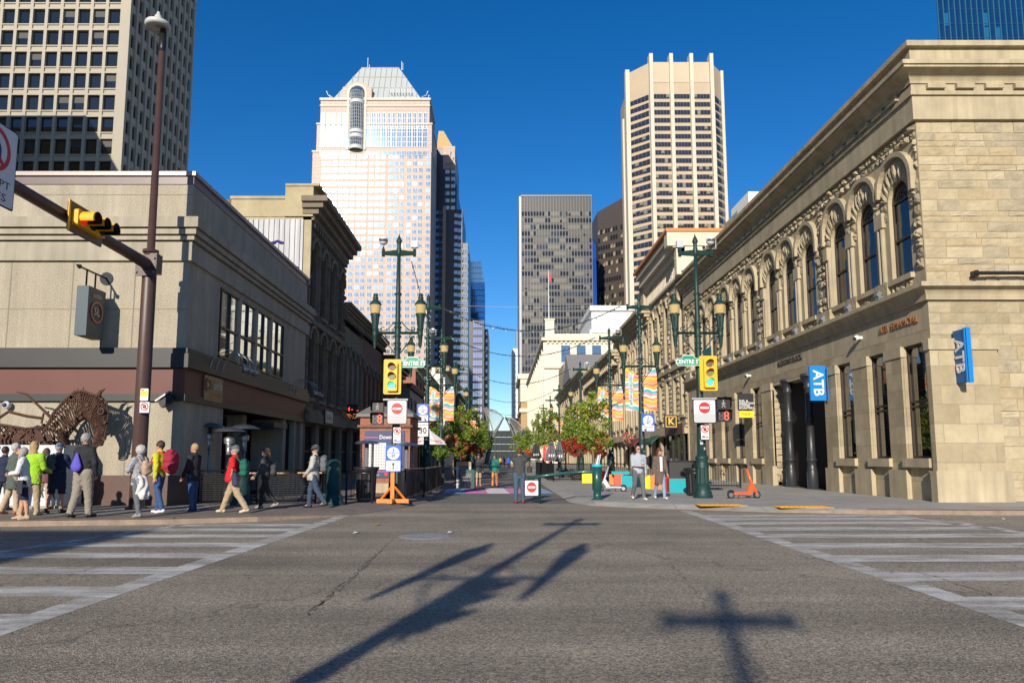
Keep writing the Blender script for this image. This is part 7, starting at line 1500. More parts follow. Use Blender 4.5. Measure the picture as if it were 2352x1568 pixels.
# small shop signs
t = thing('letter_sign', 'square black hanging sign with a gold letter past the stone block', 'sign', (13.4, 55.5, 4)); p = at(1541, 968, 55.5); mb = MB(); mb.box(p.x - .52, p.x + .52, 55.45, 55.55, p.z - .52, p.z + .52, s_black); mb.build('sign_panel', t); gold2 = M('gold_paint', (.7, .45, .08), .4); mb = MB()
for a0, b0, c0, d0 in ((-.42, .42, .36, .42), (-.42, .42, -.42, -.36), (-.42, -.36, -.36, .36), (.36, .42, -.36, .36)): mb.box(p.x + a0, p.x + b0, 55.43, 55.45, p.z + c0, p.z + d0, gold2)
mb.build('gold_frame', t); text('K', .72, gold2, t, (p.x, 55.43, p.z), (1, 0, 0), (0, 0, 1), .02, bold=.02)
t = thing('neon_sign', 'small red neon sign over a dot display on the shaded shop front', 'sign', fl(46, 3.2, .8)); p = at(806, 945, 44.5); mb = MB(); mb.box(p.x - .5, p.x + .45, 44.5, 44.7, p.z - .55, p.z + .45, s_black); mb.build('sign_box', t); scribble(t, (p.x, 44.49, p.z + .18), (1, 0, 0), (0, 0, 1), .7, .32, led_r, 5, 'neon_tube'); mb = MB(); q = random.Random(1)
for i in range(16):
    for j in range(5):
        if q.random() < .5: mb.box(p.x - .4 + i * .05, p.x - .37 + i * .05, 44.48, 44.5, p.z - .42 + j * .06, p.z - .39 + j * .06, M('amber_led', (.8, .25, .03), .4, emit=1.2))
mb.build('dot_display', t)
s_slate_ink = M('faded_ink', (.1, .1, .1), .7)
t = thing('shop_plaque', 'pale square shop plaque on the sooty stone front', 'sign', fl(38, 3.4, .3)); mb = MB(); fbox(mb, fl, 37.6, 39.4, 3.3, 4.05, .31, .36, s_black); fbox(mb, fl, 37.68, 39.32, 3.37, 3.98, .361, .37, s_grey); mb.build('sign_panel', t); scribble(t, fl(38.5, 3.68, .372), (0, 1, 0), (0, 0, 1), 1.2, .34, s_slate_ink, 8)
# ================================================================ figures (distance fields turned into one smooth surface each)
def snet(f, o, h):
    """surface nets: a smooth quad mesh of the zero level of f"""
    nx, ny, nz = f.shape; acc = np.zeros((nx, ny, nz, 3)); cnt = np.zeros((nx, ny, nz)); quads = []; edges = []
    for ax in range(3):
        sl = [slice(None)] * 3; s2 = [slice(None)] * 3; sl[ax] = slice(0, -1); s2[ax] = slice(1, None)
        a, b = f[tuple(sl)], f[tuple(s2)]; idx = np.argwhere((a < 0) != (b < 0))
        if not len(idx): continue
        av, bv = a[tuple(idx.T)], b[tuple(idx.T)]; pos = idx.astype(float); pos[:, ax] += av / (av - bv)
        e1, e2 = [(1, 2), (2, 0), (0, 1)][ax]
        ok = (idx[:, e1] > 0) & (idx[:, e2] > 0); idx, pos, av = idx[ok], pos[ok], av[ok]; cells = []
        for d1, d2 in ((1, 1), (0, 1), (0, 0), (1, 0)):
            c = idx.copy(); c[:, e1] -= d1; c[:, e2] -= d2; np.add.at(acc, tuple(c.T), pos); np.add.at(cnt, tuple(c.T), 1); cells.append(c)
        edges.append((cells, av < 0))
    used = cnt > 0; ids = -np.ones((nx, ny, nz), int); ids[used] = np.arange(used.sum()); V = acc[used] / cnt[used][:, None] * h + np.array(o)
    for cells, neg in edges:
        q = np.stack([ids[tuple(c.T)] for c in cells], 1); q[~neg] = q[~neg][:, ::-1]; quads.append(q)
    return V, (np.concatenate(quads) if quads else np.zeros((0, 4), int))
class SDF:
    def __init__(s, lo, hi, h):
        s.o = np.array(lo, float); s.h = h; n = np.ceil((np.array(hi) - s.o) / h).astype(int) + 1
        s.P = np.stack(np.meshgrid(*[np.arange(k) * h for k in n], indexing='ij'), -1) + s.o; s.f = np.full(tuple(n), 9.)
    def mix(s, d, k):
        if k <= 0: s.f = np.minimum(s.f, d); return
        hh = np.clip(.5 + .5 * (s.f - d) / k, 0, 1); s.f = s.f * (1 - hh) + d * hh - k * hh * (1 - hh)
    def cap(s, a, b, r0, r1, k=.02, sc=(1, 1, 1)):
        a, b, sc = np.array(a, float), np.array(b, float), np.array(sc, float); p = (s.P - a) / sc; d = (b - a) / sc
        t = np.clip((p @ d) / max(d @ d, 1e-9), 0, 1); s.mix((np.linalg.norm(p - t[..., None] * d, axis=-1) - (r0 + (r1 - r0) * t)) * sc.min(), k); return s
    def ell(s, c, r, k=.02):
        r = np.array(r, float); p = (s.P - np.array(c)) / r; s.mix((np.linalg.norm(p, axis=-1) - 1) * r.min(), k); return s
    def cut(s, n, d): s.f = np.maximum(s.f, s.P @ np.array(n, float) - d); return s      # keep n.p < d
    def mesh(s): return snet(np.pad(s.f, 1, constant_values=1), s.o - s.h, s.h)
SKIN = [M('skin_fair', (.5, .27, .18), .55), M('skin_tan', (.4, .2, .12), .55)]
eye_m = M('eye_dark', (.02, .015, .012), .3); lip_m = M('lip', (.35, .1, .08), .5)
CL = lambda name, c, rough=.85, var=.12: M('cloth_' + name, c, rough, var=var, vs=14, bump=.004, bs=22)
def person(label, pos, rz, h, top=('jacket', None), legs=('trousers', None), shoes=None, hair=None, hat=None, arms=((10, 15), (-10, 15)), legsw=((8, 6), (-8, 10)), wrist=(None, None), lean=0, head=(0, 0), hairstyle='short', glasses=False, skin=0, build=1., hem=.78, short_sleeve=False, shorts=False, group=None, belly=0., low=False):
    """pos on the ground; rz turns the figure (0 faces the camera); angles in degrees, forward positive; index 0 is the figure's right side (x negative)"""
    S_ = h / 1.75; t = thing('person', label, 'person', (0, 0, 0), group); sk = SKIN[skin]; hv = .03 if low else .019
    pel = np.array((0, 0, .95)); le = R_(lean); up = np.array((0, -math.sin(le), math.cos(le)))
    chest = pel + up * .36; neck = pel + up * .525; hd = pel + up * .5 + np.array((0, -.02, .19)) + np.array((0, -.05, -.02)) * (math.sin(le) * 2)
    hip = [np.array((s * .09 * build, 0, .92)) for s in (-1, 1)]; sho = [pel + up * .452 + np.array((s * .16 * build, 0, 0)) for s in (-1, 1)]
    kn, an, to = [], [], []
    for i, (a, b) in enumerate(legsw):
        u = R_(a); k = hip[i] + .43 * np.array((0, -math.sin(u), -math.cos(u))); v = R_(a - b); q = k + .42 * np.array((0, -math.sin(v), -math.cos(v))); q[0] += (1 if i else -1) * .015
        kn.append(k); an.append(q); w = R_(a - b) * .7; to.append(q + np.array(((1 if i else -1) * .03, -.15 * math.cos(w), -.05 - .15 * math.sin(max(-.6, -w)) * (0 if a >= 0 else 1) * -1 * -1 * .6)))
    el, wr = [], []
    for i, (a, b) in enumerate(arms):
        s = 1 if i else -1; u = R_(a); ab = .16
        e = sho[i] + .29 * np.array((s * math.sin(ab), -math.sin(u) * math.cos(ab), -math.cos(u) * math.cos(ab)))
        if wrist[i] is not None:
            w = np.array(wrist[i], float); mid = (sho[i] + w) / 2; L = np.linalg.norm(w - sho[i]); bend = math.sqrt(max(.0, .28 ** 2 - (L / 2) ** 2)); out = np.array((s * .75, .35, -.55)); d = (w - sho[i]) / max(L, 1e-6); out -= d * (out @ d); out /= np.linalg.norm(out); e = mid + out * bend
        else: v = R_(a + b); w = e + .25 * np.array((s * .02 - s * .05 * (b > 40), -math.sin(v), -math.cos(v)))
        el.append(e); wr.append(w)
    dz = .085 - min(an[0][2], an[1][2])
    mv = np.array((0, 0, dz))
    pel, chest, neck, hd = pel + mv, chest + mv, neck + mv, hd + mv; hip = [x + mv for x in hip]; sho = [x + mv for x in sho]; kn = [x + mv for x in kn]; an = [x + mv for x in an]; to = [x + mv for x in to]; el = [x + mv for x in el]; wr = [x + mv for x in wr]
    allp = np.array([pel, hd, *kn, *an, *to, *el, *wr]); lo = allp.min(0) - .28; hi = allp.max(0) + .28; lo[2] = -.02
    B = build; pieces = []
    def emit(nm, fld, m, sh=True):
        if nm in ('top', 'trousers') and not low:
            P = fld.P; fld.f = fld.f + .009 * np.sin(P[..., 2] * 46 + P[..., 0] * 31 + 9 * np.sin(P[..., 0] * 13 + P[..., 1] * 17)) * np.sin(P[..., 1] * 27 + P[..., 2] * 11 + len(label))
        if nm == 'hair': P = fld.P; fld.f = fld.f + .007 * np.sin(P[..., 0] * 95) * np.sin(P[..., 1] * 80 + P[..., 2] * 60)
        V, Q = fld.mesh(); mb = MB(); mb.raw(V, Q, m, sh); return mb
    # head turn
    ty, px = R_(head[0]), R_(head[1]); Rm = np.array(Matrix.Rotation(ty, 3, 'Z') @ Matrix.Rotation(-px, 3, 'X'))
    H = lambda x, y, z: tuple(hd + Rm @ np.array((x, y, z)))
    # body: one continuous surface from head to feet
    g = SDF(lo, hi, hv)
    g.cap(pel, chest, .12 * B, .13 * B, .03, (1.15, .75, 1)); g.cap(sho[0], sho[1], .055, .055, .04); g.cap(chest, neck, .1, .05, .03); g.cap(neck, H(0, .01, -.03), .052, .055, .02)
    g.ell(H(0, .012, .02), (.075, .095, .112), .02); g.cap(H(0, -.055, -.07), H(0, -.02, -.04), .038, .055, .02); g.cap(H(0, -.088, .015), H(0, -.1, -.015), .012, .018, .012)
    for s in (-1, 1): g.ell(H(s * .077, .015, .0), (.012, .02, .03), .008)
    for i in (0, 1):
        kl = 1 if shorts else .72; g.cap(hip[i], kn[i], .08 * B * kl, .052 * kl, .03); g.cap(kn[i], kn[i] * .6 + an[i] * .4 + np.array((0, .02, 0)), .05 * kl, .052 * kl, .02); g.cap(kn[i] * .6 + an[i] * .4 + np.array((0, .02, 0)), an[i], .052 * kl, .035, .02); g.cap(an[i], to[i], .035, .03, .02)
        ka = 1 if short_sleeve else .75; g.cap(sho[i], el[i], .05 * B * ka, .04 * ka, .03); g.cap(el[i], wr[i], .04 * ka, .027, .02); d = wr[i] - el[i]; d /= np.linalg.norm(d); g.cap(wr[i], wr[i] + d * .08, .03, .034, .02)
    mb = emit('body', g, sk)
    for i in (0, 1):   # fingers and thumbs, rooted in the palm
        d = Vector(wr[i] - el[i]).normalized(); sd = Vector((1 if i else -1, 0, 0)); ac = d.cross(sd); ac = ac.normalized() if ac.length > .1 else Vector((0, -1, 0)); pa = d.cross(ac).normalized(); p0 = Vector(wr[i]) + d * .07
        for k, (off, L) in enumerate(((-.028, .07), (-.009, .08), (.01, .075), (.028, .058))):
            q = p0 + ac * off; m1 = q + d * L * .5 - pa * .012 * (-1 if i == 0 else 1); m2 = m1 + d * L * .35 - pa * .03 * (-1 if i == 0 else 1); mb.tube([q, m1, m2], [.0095, .009, .006], sk, 5)
        q = Vector(wr[i]) + d * .03 - ac * .03; mb.tube([q, q + d * .035 - ac * .022, q + d * .065 - ac * .025], [.011, .01, .007], sk, 5)
    for s in (-1, 1): mb.ball(H(s * .03, -.078, .022), .011, eye_m, 6, 4)
    mb.tube([H(-.024, -.083, -.048), H(0, -.09, -.05), H(.024, -.083, -.048)], .006, lip_m, 5)
    for s in (-1, 1): mb.tube([H(s * .015, -.088, .043), H(s * .045, -.076, .043)], .005, eye_m if hair is None else hair, 4)
    body = mb.build('body', t)
    # trousers or shorts
    g = SDF(lo, hi, hv); g.cap(pel + (0, 0, -.05), pel + (0, 0, .08), .135 * B, .135 * B + belly * .5, .03, (1.12, .85, 1))
    for i in (0, 1):
        lw = legs[2] if len(legs) > 2 else 1.
        g.cap(hip[i], kn[i], .1 * B * lw, .075 * lw, .03)
        if not shorts: g.cap(kn[i], an[i] + (0, 0, .0), .072 * lw, .06 * lw, .03)
        else: g.cap(kn[i] * .9 + hip[i] * .1, kn[i], .085, .088, .02)
    g.cut((0, 0, 1), pel[2] + .13)
    if shorts: g.cut((0, 0, -1), -(kn[0][2] + kn[1][2]) / 2 + .02)
    emit('trousers', g, legs[1]).build('shorts' if shorts else 'trousers', t)
    # top
    g = SDF(lo, hi, hv); z0 = pel[2] - .95 + hem
    g.cap(pel + (0, -belly, -.02), chest, .15 * B + belly, .155 * B, .04, (1.12, .8, 1)); g.cap(sho[0], sho[1], .075, .075, .05); g.cap(chest, neck, .13, .075, .04)
    if hem < .8: g.cap(pel + (0, 0, min(-.1, z0 - .95 - .12)), pel, .18 * B, .155 * B, .04, (1.12, .85, 1))
    for i in (0, 1):
        g.cap(sho[i], el[i], .075 * B, .062, .035)
        if not short_sleeve: g.cap(el[i], wr[i], .06, .047, .02)
    if short_sleeve: pass
    g.cap(neck + (0, 0, -.03), neck + (0, -.005, .03), .075, .068, .02)
    g.cut((0, 0, -1), -z0)
    mb = emit('top', g, top[1])
    if top[0] == 'cardigan':
        st = M('cloth_white_shirt', (.7, .68, .66), .8)
        f0 = lambda x, z: (x, float(chest[1]) - .155 * B - .012 - .02 * (z < chest[2] - .15), z)
        mb.add([f0(-.05, neck[2] - .02), f0(.05, neck[2] - .02), f0(.04, pel[2]), f0(-.04, pel[2])], [(0, 1, 2, 3)], st)
    mb.build(top[0], t)
    # shoes
    for i in (0, 1):
        g = SDF(np.minimum(an[i], to[i]) - .12, np.maximum(an[i], to[i]) + .12, hv * .8); a2 = an[i] + (0, .035, -.035); g.cap(a2, to[i] + (0, 0, -.0), .045, .04, .02, (1, 1, .85)); g.cap(an[i] + (0, .01, .0), a2, .045, .05, .02)
        emit('shoe', g, shoes).build('shoe', t)
    # hair, hats, glasses
    if hair is not None:
        g = SDF(hd - .34, hd + .24, .014 if not low else .022); g.ell(H(0, .022, .035), (.088, .105, .112), .01)
        if hairstyle in ('bob', 'long'): g.cap(H(0, .045, -.02), H(0, .05, -.12 if hairstyle == 'bob' else -.2), .09, .075, .03, (1.1, .8, 1))
        if hairstyle == 'curly': g.ell(H(0, .03, .03), (.12, .125, .125), .03)
        if hairstyle == 'pony': g.cap(H(0, .11, .03), H(0, .17, -.1), .035, .02, .03)
        pf = np.array(H(0, -.052, .0)); nf = Rm @ np.array((0, -1, -.62)); g.cut(nf, nf @ pf)
        if hairstyle in ('short', 'pony'):
            pass
        emit('hair', g, hair).build('hair', t)
    if hat is not None:
        mb = MB(); kind, hm = hat; V = []; n = 16
        for k in range(6):
            a = math.pi / 2 * k / 5
            for j in range(n): b = 2 * math.pi * j / n; V.append(H(.1 * math.cos(a) * math.cos(b), .012 + .118 * math.cos(a) * math.sin(b), .045 + .1 * math.sin(a)))
        mb.raw(V, [(k * n + j, k * n + (j + 1) % n, (k + 1) * n + (j + 1) % n, (k + 1) * n + j) for k in range(5) for j in range(n)], hm)
        if kind == 'cap': mb.add([H(x, y, z) for x, y, z in ((-.085, -.07, .055), (-.07, -.17, .035), (0, -.2, .035), (.07, -.17, .035), (.085, -.07, .055), (0, -.06, .075))] + [H(x, y, z) for x, y, z in ((-.085, -.07, .047), (-.07, -.17, .027), (0, -.2, .027), (.07, -.17, .027), (.085, -.07, .047))], [(0, 1, 2, 5), (5, 2, 3, 4), (6, 7, 8), (8, 9, 10), (0, 1, 7, 6), (1, 2, 8, 7), (2, 3, 9, 8), (3, 4, 10, 9), (6, 8, 10)], hm)
        else: mb.raw([H(r * math.cos(2 * math.pi * j / n), .012 + r * 1.1 * math.sin(2 * math.pi * j / n), z) for r, z in ((.098, .05), (.17, .03)) for j in range(n)], [(j, (j + 1) % n, n + (j + 1) % n, n + j) for j in range(n)], hm)
        mb.build('cap' if kind == 'cap' else 'hat', t)
    if glasses:
        mb = MB()
        for s in (-1, 1): mb.ball(H(s * .034, -.09, .022), (.03, .012, .022), s_black, 8, 6); mb.tube([H(s * .06, -.085, .027), H(s * .078, .01, .03)], .005, s_black, 4)
        mb.tube([H(-.03, -.096, .027), H(.03, -.096, .027)], .005, s_black, 4); mb.build('sunglasses', t)
    t.location = pos; t.rotation_euler = (0, 0, rz); t.scale = (S_, S_, S_)
    t_j = dict(pel=pel, chest=chest, sho=sho, wr=wr, el=el, S=S_, rz=rz, pos=Vector(pos), back=up, hd=hd)
    return t_j
def world_of(j, p): return j['pos'] + Matrix.Rotation(j['rz'], 3, 'Z') @ (Vector(p) * j['S'])
def pack(j, label, m, m2, size=(.16, .11, .24), side=0., drop=.0, name='backpack', cat='backpack'):
    """a bag worn on the back of a figure; a thing of its own"""
    t = thing(name, label, cat, (0, 0, 0)); c = np.array(j['chest']) + np.array((side, .16 + size[1], -.06 - drop))
    g = SDF(c - np.array(size) - .1, c + np.array(size) + .1, .02); p_ = np.abs((g.P - c) / np.array(size)); g.mix(((p_ ** 3.2).sum(-1) ** (1 / 3.2) - 1) * min(size), .02); g.f = g.f + .012 * np.sin(g.P[..., 2] * 38 + 2) * np.sin(g.P[..., 0] * 24); g.cap(c + (0, .02, size[2] * -.45), c + (0, .03, -size[2] * .2), size[0] * .75, size[0] * .6, .04, (1, .7, 1)); V, Q = g.mesh(); mb = MB(); mb.raw(V, Q, m); mb.build('bag', t)
    mb = MB()
    for s, q in ((-1, 0), (1, 1)):
        a = Vector(j['sho'][q]); x = a.x * .6; mb.tube([(x, c[1] - .06, c[2] + size[2] * .6), (x, a.y + .03, a.z + .1), (x, a.y - .1, a.z + .03), (x * 1.15, a.y - .17, c[2] + .02), (x * 1.3, c[1] - .1, c[2] - size[2] * .6)], .018, m2, 5)
    mb.build('strap', t); t.location = j['pos']; t.rotation_euler = (0, 0, j['rz']); t.scale = (j['S'],) * 3; return t
c_black, c_navy, c_jean, c_jeanl = CL('black', (.016, .016, .019)), CL('navy', (.012, .018, .05)), CL('jeans', (.03, .075, .19)), CL('light_jeans', (.2, .32, .46))
c_khaki, c_tan, c_greyp, c_char = CL('khaki', (.38, .29, .18)), CL('tan', (.42, .32, .22)), CL('taupe', (.25, .22, .18)), CL('charcoal', (.05, .052, .056))
c_red, c_lime, c_ygreen, c_grey = CL('red', (.6, .008, .012)), CL('lime', (.3, .55, .02)), CL('yellow_green', (.48, .5, .01)), CL('grey_fleece', (.36, .39, .43))
c_ltg, c_teal, c_orange, c_brown, c_slate = CL('light_grey', (.4, .4, .36)), CL('teal', (.02, .17, .13)), CL('orange_trousers', (.6, .22, .07)), CL('brown_knit', (.12, .085, .07)), CL('slate', (.11, .12, .135))
c_wht, c_pat = CL('white', (.62, .61, .6)), M('cloth_patterned', (.3, .3, .33), .9, var=.6, vs=30)
h_gr, h_bl, h_br, h_dk, h_wh = M('hair_grey', (.3, .28, .26), .7, var=.3, vs=40), M('hair_blond', (.38, .25, .11), .6, var=.25, vs=40), M('hair_brown', (.09, .04, .022), .6, var=.3, vs=40), M('hair_dark', (.035, .022, .016), .6), M('hair_silver', (.42, .4, .38), .7, var=.3, vs=40)
sh_w, sh_b, sh_g, sh_n, sh_t, sh_o = M('shoe_white', (.7, .7, .7), .5), M('shoe_black', (.02, .02, .02), .5), M('shoe_grey', (.22, .23, .24), .6), M('shoe_navy', (.02, .04, .13), .5), M('shoe_tan', (.4, .32, .2), .6), M('shoe_orange_brown', (.3, .1, .03), .6)
LEFT, RIGHT, AWAY = -math.pi / 2, math.pi / 2, math.pi     # facing picture left / right / away from the camera
G = lambda u, v: atg(u, v, .12)
grpL = 'people on the left pavement'
j = person('grey haired woman looking down at her phone with a black bag and navy shorts', G(50, 1193), RIGHT * -.75, 1.62, ('sweater', c_wht), ('shorts', c_navy), shoes=sh_t, hair=h_gr, hairstyle='bob', shorts=True, wrist=((-.06, -.3, 1.12), (.06, -.3, 1.1)), head=(0, 38), lean=8, legsw=((6, 4), (-6, 4)))
t = thing('shoulder_bag', 'black leather shoulder bag on the woman with the phone', 'bag', tuple(world_of(j, (.16, -.05, .8)))); o = Vector(t.location); mb = MB(); mb.rbox(o, (.1, .36, .3), Matrix.Rotation(.5, 3, 'Z'), c_char); mb.build('bag', t); mb = MB(); mb.tube([o + Vector((0, 0, .15)), world_of(j, (.12, -.16, 1.2)), world_of(j, (-.1, 0, 1.5))], .012, c_black, 4); mb.build('strap', t)
p = world_of(j, (0, -.36, 1.13)); mb = MB(); mb.rbox(p, (.08, .012, .15), Matrix.Rotation(.6, 3, 'X') @ Matrix.Rotation(j['rz'], 3, 'Z'), s_black); solo(mb, 'phone', 'dark phone in the hands of the grey haired woman', 'phone', p)
person('blond woman in a lime green jacket seen from behind', G(68, 1184), AWAY, 1.76, ('jacket', c_lime), ('trousers', c_khaki), shoes=sh_t, hair=h_bl, hairstyle='long', arms=((12, 60), (5, 20)), build=1.12, hem=.75)
person('man in a grey green coat and khaki trousers at the far left of the queue', G(25, 1181), AWAY * .8, 1.72, ('coat', M('cloth_grey_green', (.08, .1, .085), .9)), ('trousers', c_tan), shoes=sh_o, hair=h_wh, hem=.62)
person('woman with brown hair half hidden behind the lime jacket', G(98, 1170), AWAY, 1.62, ('jacket', CL('dusty_plum', (.16, .06, .07))), ('trousers', c_tan), shoes=sh_b, hair=h_br, hairstyle='bob')
person('person in dark blue clothes cut off by the left picture edge', G(2, 1172), AWAY, 1.66, ('jacket', c_navy), ('trousers', c_char), shoes=sh_b, hair=h_dk)
j = person('man in a dark navy coat and blue cap reading the plinth panel', G(126, 1178), AWAY, 1.73, ('coat', c_navy), ('shorts', c_navy), shoes=sh_b, hair=h_gr, hat=('cap', c_jean), shorts=True, build=1.15, hem=.6, arms=((35, 70), (5, 10)))
pack(j, 'dark camouflage backpack on the man in the navy coat', M('camo_cloth', (.07, .08, .075), .9, var=.8, vs=18), c_black, (.17, .11, .25), .1)
P5 = atg(186, 1188, .12); j = person('tall grey haired man in a black sweater with hands in taupe trousers pockets', P5, AWAY * .93, 1.93, ('sweater', c_black), ('trousers', c_greyp, 1.18), shoes=sh_b, hair=h_gr, wrist=((-.2, -.1, .88), (.2, -.1, .88)), build=1.08, hem=.86)
t = thing('drawstring_bag', 'violet drawstring bag on the back of the man in black', 'bag', tuple(world_of(j, (.02, .2, 1.2)))); o = Vector(t.location); mb = MB(); g = SDF((-.25, -.15, -.3), (.25, .15, .3), .02); g.cap((0, 0, -.13), (0, 0, .17), .13, .03, .02, (1, .55, 1)); V, Q = g.mesh(); mb.raw([o + Vector(v) for v in V], Q, CL('violet', (.1, .08, .5))); mb.build('bag', t)
j = person('silver haired woman in a patterned sweater typing on a phone', G(314, 1188), LEFT * 1.25, 1.66, ('sweater', c_pat), ('trousers', c_slate), shoes=sh_g, hair=h_wh, hairstyle='curly', wrist=((-.06, -.3, 1.15), (.08, -.28, 1.12)), head=(0, 22))
pack(j, 'small tan backpack on the silver haired woman', CL('tan_canvas', (.42, .3, .2)), c_tan, (.13, .09, .17), .0, .04)
t = thing('tied_coat', 'off white coat tied round the waist of the silver haired woman', 'coat', tuple(j['pos'])); mb = MB(); g = SDF((-.4, -.4, .3), (.4, .4, 1.15), .025); g.cap((-.03, .03, .95), (-.05, .08, .55), .165, .19, .03, (1, .85, 1)); g.cap((-.1, .1, .6), (-.13, .12, .42), .1, .07, .03); g.f = g.f + .018 * np.sin(g.P[..., 0] * 40 + 3 * np.sin(g.P[..., 2] * 9)) + .008 * np.sin(g.P[..., 2] * 30); g.cut((0, 0, -1), -.44); V, Q = g.mesh(); mb.raw([world_of(j, v) for v in V], Q, c_wht); mb.build('coat_body', t)
j = person('man in a yellow green jacket and jeans with a hand in his pocket', G(361, 1178), LEFT * 1.1, 1.79, ('jacket', c_ygreen), ('trousers', c_jean), shoes=sh_w, hair=h_dk, wrist=((-.2, -.12, .92), None), hem=.84)
pack(j, 'large crimson backpack on the man in yellow green', CL('crimson', (.3, .015, .04)), c_red, (.19, .14, .29))
person('short haired blond woman in a black jacket and jeans standing side on', G(441, 1173), LEFT * 1.15, 1.73, ('jacket', c_black), ('trousers', c_jean), shoes=sh_n, hair=h_bl, arms=((5, 20), (12, 15)), legsw=((3, 3), (-3, 3)), hem=.78)
j = person('man in a bright red shirt and grey cap striding left', G(535, 1177), LEFT, 1.73, ('shirt', c_red), ('trousers', c_khaki, 1.15), shoes=M('shoe_cream', (.55, .5, .36), .6), hair=h_gr, hat=('cap', c_slate), wrist=((-.2, -.18, 1.02), (.24, .02, 1.02)), legsw=((24, 4), (-20, 14)), short_sleeve=True, build=1.12, belly=.05, hem=.83)
pack(j, 'dark green backpack on the man in red', CL('bottle_green', (.005, .11, .075)), CL('bottle_green', (.005, .11, .075)), (.15, .11, .22), .06, .06)
t = thing('folded_jacket', 'navy jacket hanging from the waist of the man in red', 'jacket', tuple(world_of(j, (.24, .06, .9)))); o = Vector(t.location); mb = MB(); g = SDF((-.2, -.2, -.3), (.2, .2, .25), .02); g.cap((0, 0, .12), (.05, 0, -.14), .07, .085, .02, (1, .6, 1)); V, Q = g.mesh(); mb.raw([o + Vector(v) for v in V], Q, CL('slate_navy', (.03, .04, .08))); mb.build('jacket_cloth', t)
j = person('woman in a dark cap, charcoal jacket and black leggings walking left', G(607, 1168), LEFT, 1.64, ('jacket', c_char), ('trousers', c_black, .85), shoes=sh_g, hair=M('hair_auburn', (.25, .11, .03), .6), hat=('cap', c_char), hairstyle='pony', arms=((18, 40), (10, 40)), legsw=((14, 8), (-16, 22)), head=(0, 18), hem=.8)
pack(j, 'dark grey backpack on the woman in the cap', c_char, c_black, (.12, .08, .19), 0, .1)
j = person('man in a grey jacket, black hat and jeans walking left by the bollard', G(718, 1166), LEFT, 1.72, ('jacket', c_ltg), ('trousers', CL('dark_jeans', (.035, .06, .1)), 1.05), shoes=sh_b, hair=h_gr, hat=('hat', c_char), wrist=((-.2, -.14, .98), (.2, -.16, .98)), legsw=((14, 10), (-18, 16)), head=(0, -12), lean=-4, build=1.12, belly=.03)
pack(j, 'dark grey backpack on the man with the black hat', c_slate, c_black, (.14, .1, .23))
# the mall
Gm = lambda u, v: atg(u, v, .0)
person('man in a dark cap, black jacket and khaki shorts walking towards the viewer', Gm(1099, 1118), .1, 1.72, ('jacket', c_char), ('shorts', c_khaki), shoes=sh_o, hair=h_gr, hat=('cap', c_char), shorts=True, legsw=((10, 5), (-10, 12)), build=1.05)
person('woman in a teal jacket and orange trousers walking towards the viewer', Gm(1136, 1118), -.05, 1.7, ('jacket', c_teal), ('trousers', c_orange), shoes=sh_b, hair=h_br, glasses=True, legsw=((10, 5), (-10, 12)), build=1.05, arms=((10, 20), (-10, 20)))
j = person('man in a black jacket and jeans seen from behind taking a photograph', Gm(1193, 1155), AWAY, 1.8, ('jacket', c_char), ('trousers', CL('blue_grey_jeans', (.05, .09, .14))), shoes=M('shoe_dark_red', (.25, .02, .03), .5), hair=h_br, wrist=((-.14, -.34, 1.62), (.02, -.36, 1.6)), build=1.18, hem=.8, legsw=((2, 2), (-2, 2)))
p = world_of(j, (-.08, -.46, 1.68)); mb = MB(); mb.rbox(p, (.15, .012, .08), Matrix.Identity(3), s_black); solo(mb, 'phone', 'dark phone held up by the photographing man', 'phone', p)
j = person('man in a light grey hoodie and sunglasses carrying a coffee cup', G(1468, 1147), .12, 1.78, ('hoodie', c_grey), ('trousers', c_slate), shoes=sh_w, hair=None, glasses=True, wrist=((-.02, -.28, 1.12), None), arms=((10, 60), (-6, 18)), legsw=((-14, 16), (14, 6)), head=(12, 0), build=1.14, hem=.84)
p = world_of(j, (.05, -.33, 1.15)); t = thing('coffee_cup', 'brown paper coffee cup with a white lid in the hoodie man\'s hand', 'cup', tuple(p)); mb = MB(); mb.lathe([(.028, -.06), (.038, .05)], CL('paper_brown', (.35, .2, .1)), p, 12); mb.build('cup_body', t); mb = MB(); mb.lathe([(.041, .05), (.041, .065), (.034, .075)], s_white, p, 12); mb.build('lid', t)
person('woman in a long brown cardigan, light jeans and sunglasses', G(1517, 1145), .1, 1.72, ('cardigan', c_brown), ('trousers', c_jeanl, .92), shoes=sh_w, hair=h_br, hairstyle='bob', glasses=True, legsw=((-12, 14), (12, 6)), head=(22, 0), hem=.5, arms=((-8, 18), (10, 14)))
q = random.Random(11)
for i, (u, v, hh, top, leg, lab) in enumerate(((1168, 1077, 1.75, CL('blue', (.02, .1, .5)), c_navy, 'distant person in a bright blue top by the far crossing'), (1177, 1075, 1.7, c_wht, c_khaki, 'distant person in a white top and khaki trousers'), (1184, 1076, 1.68, CL('peach', (.5, .3, .22)), c_jean, 'distant person in a peach top and jeans'), (1157, 1073, 1.72, c_char, c_char, 'distant person all in charcoal'), (1149, 1074, 1.7, CL('mustard', (.5, .32, .05)), c_navy, 'distant person in a mustard top'), (1190, 1073, 1.74, c_red, c_char, 'distant person in a red top'))):
    person(lab, Gm(u, v), q.choice((0, math.pi)), hh, ('top', top), ('trousers', leg), shoes=sh_b, hair=h_dk, low=True, group='distant people on the mall')
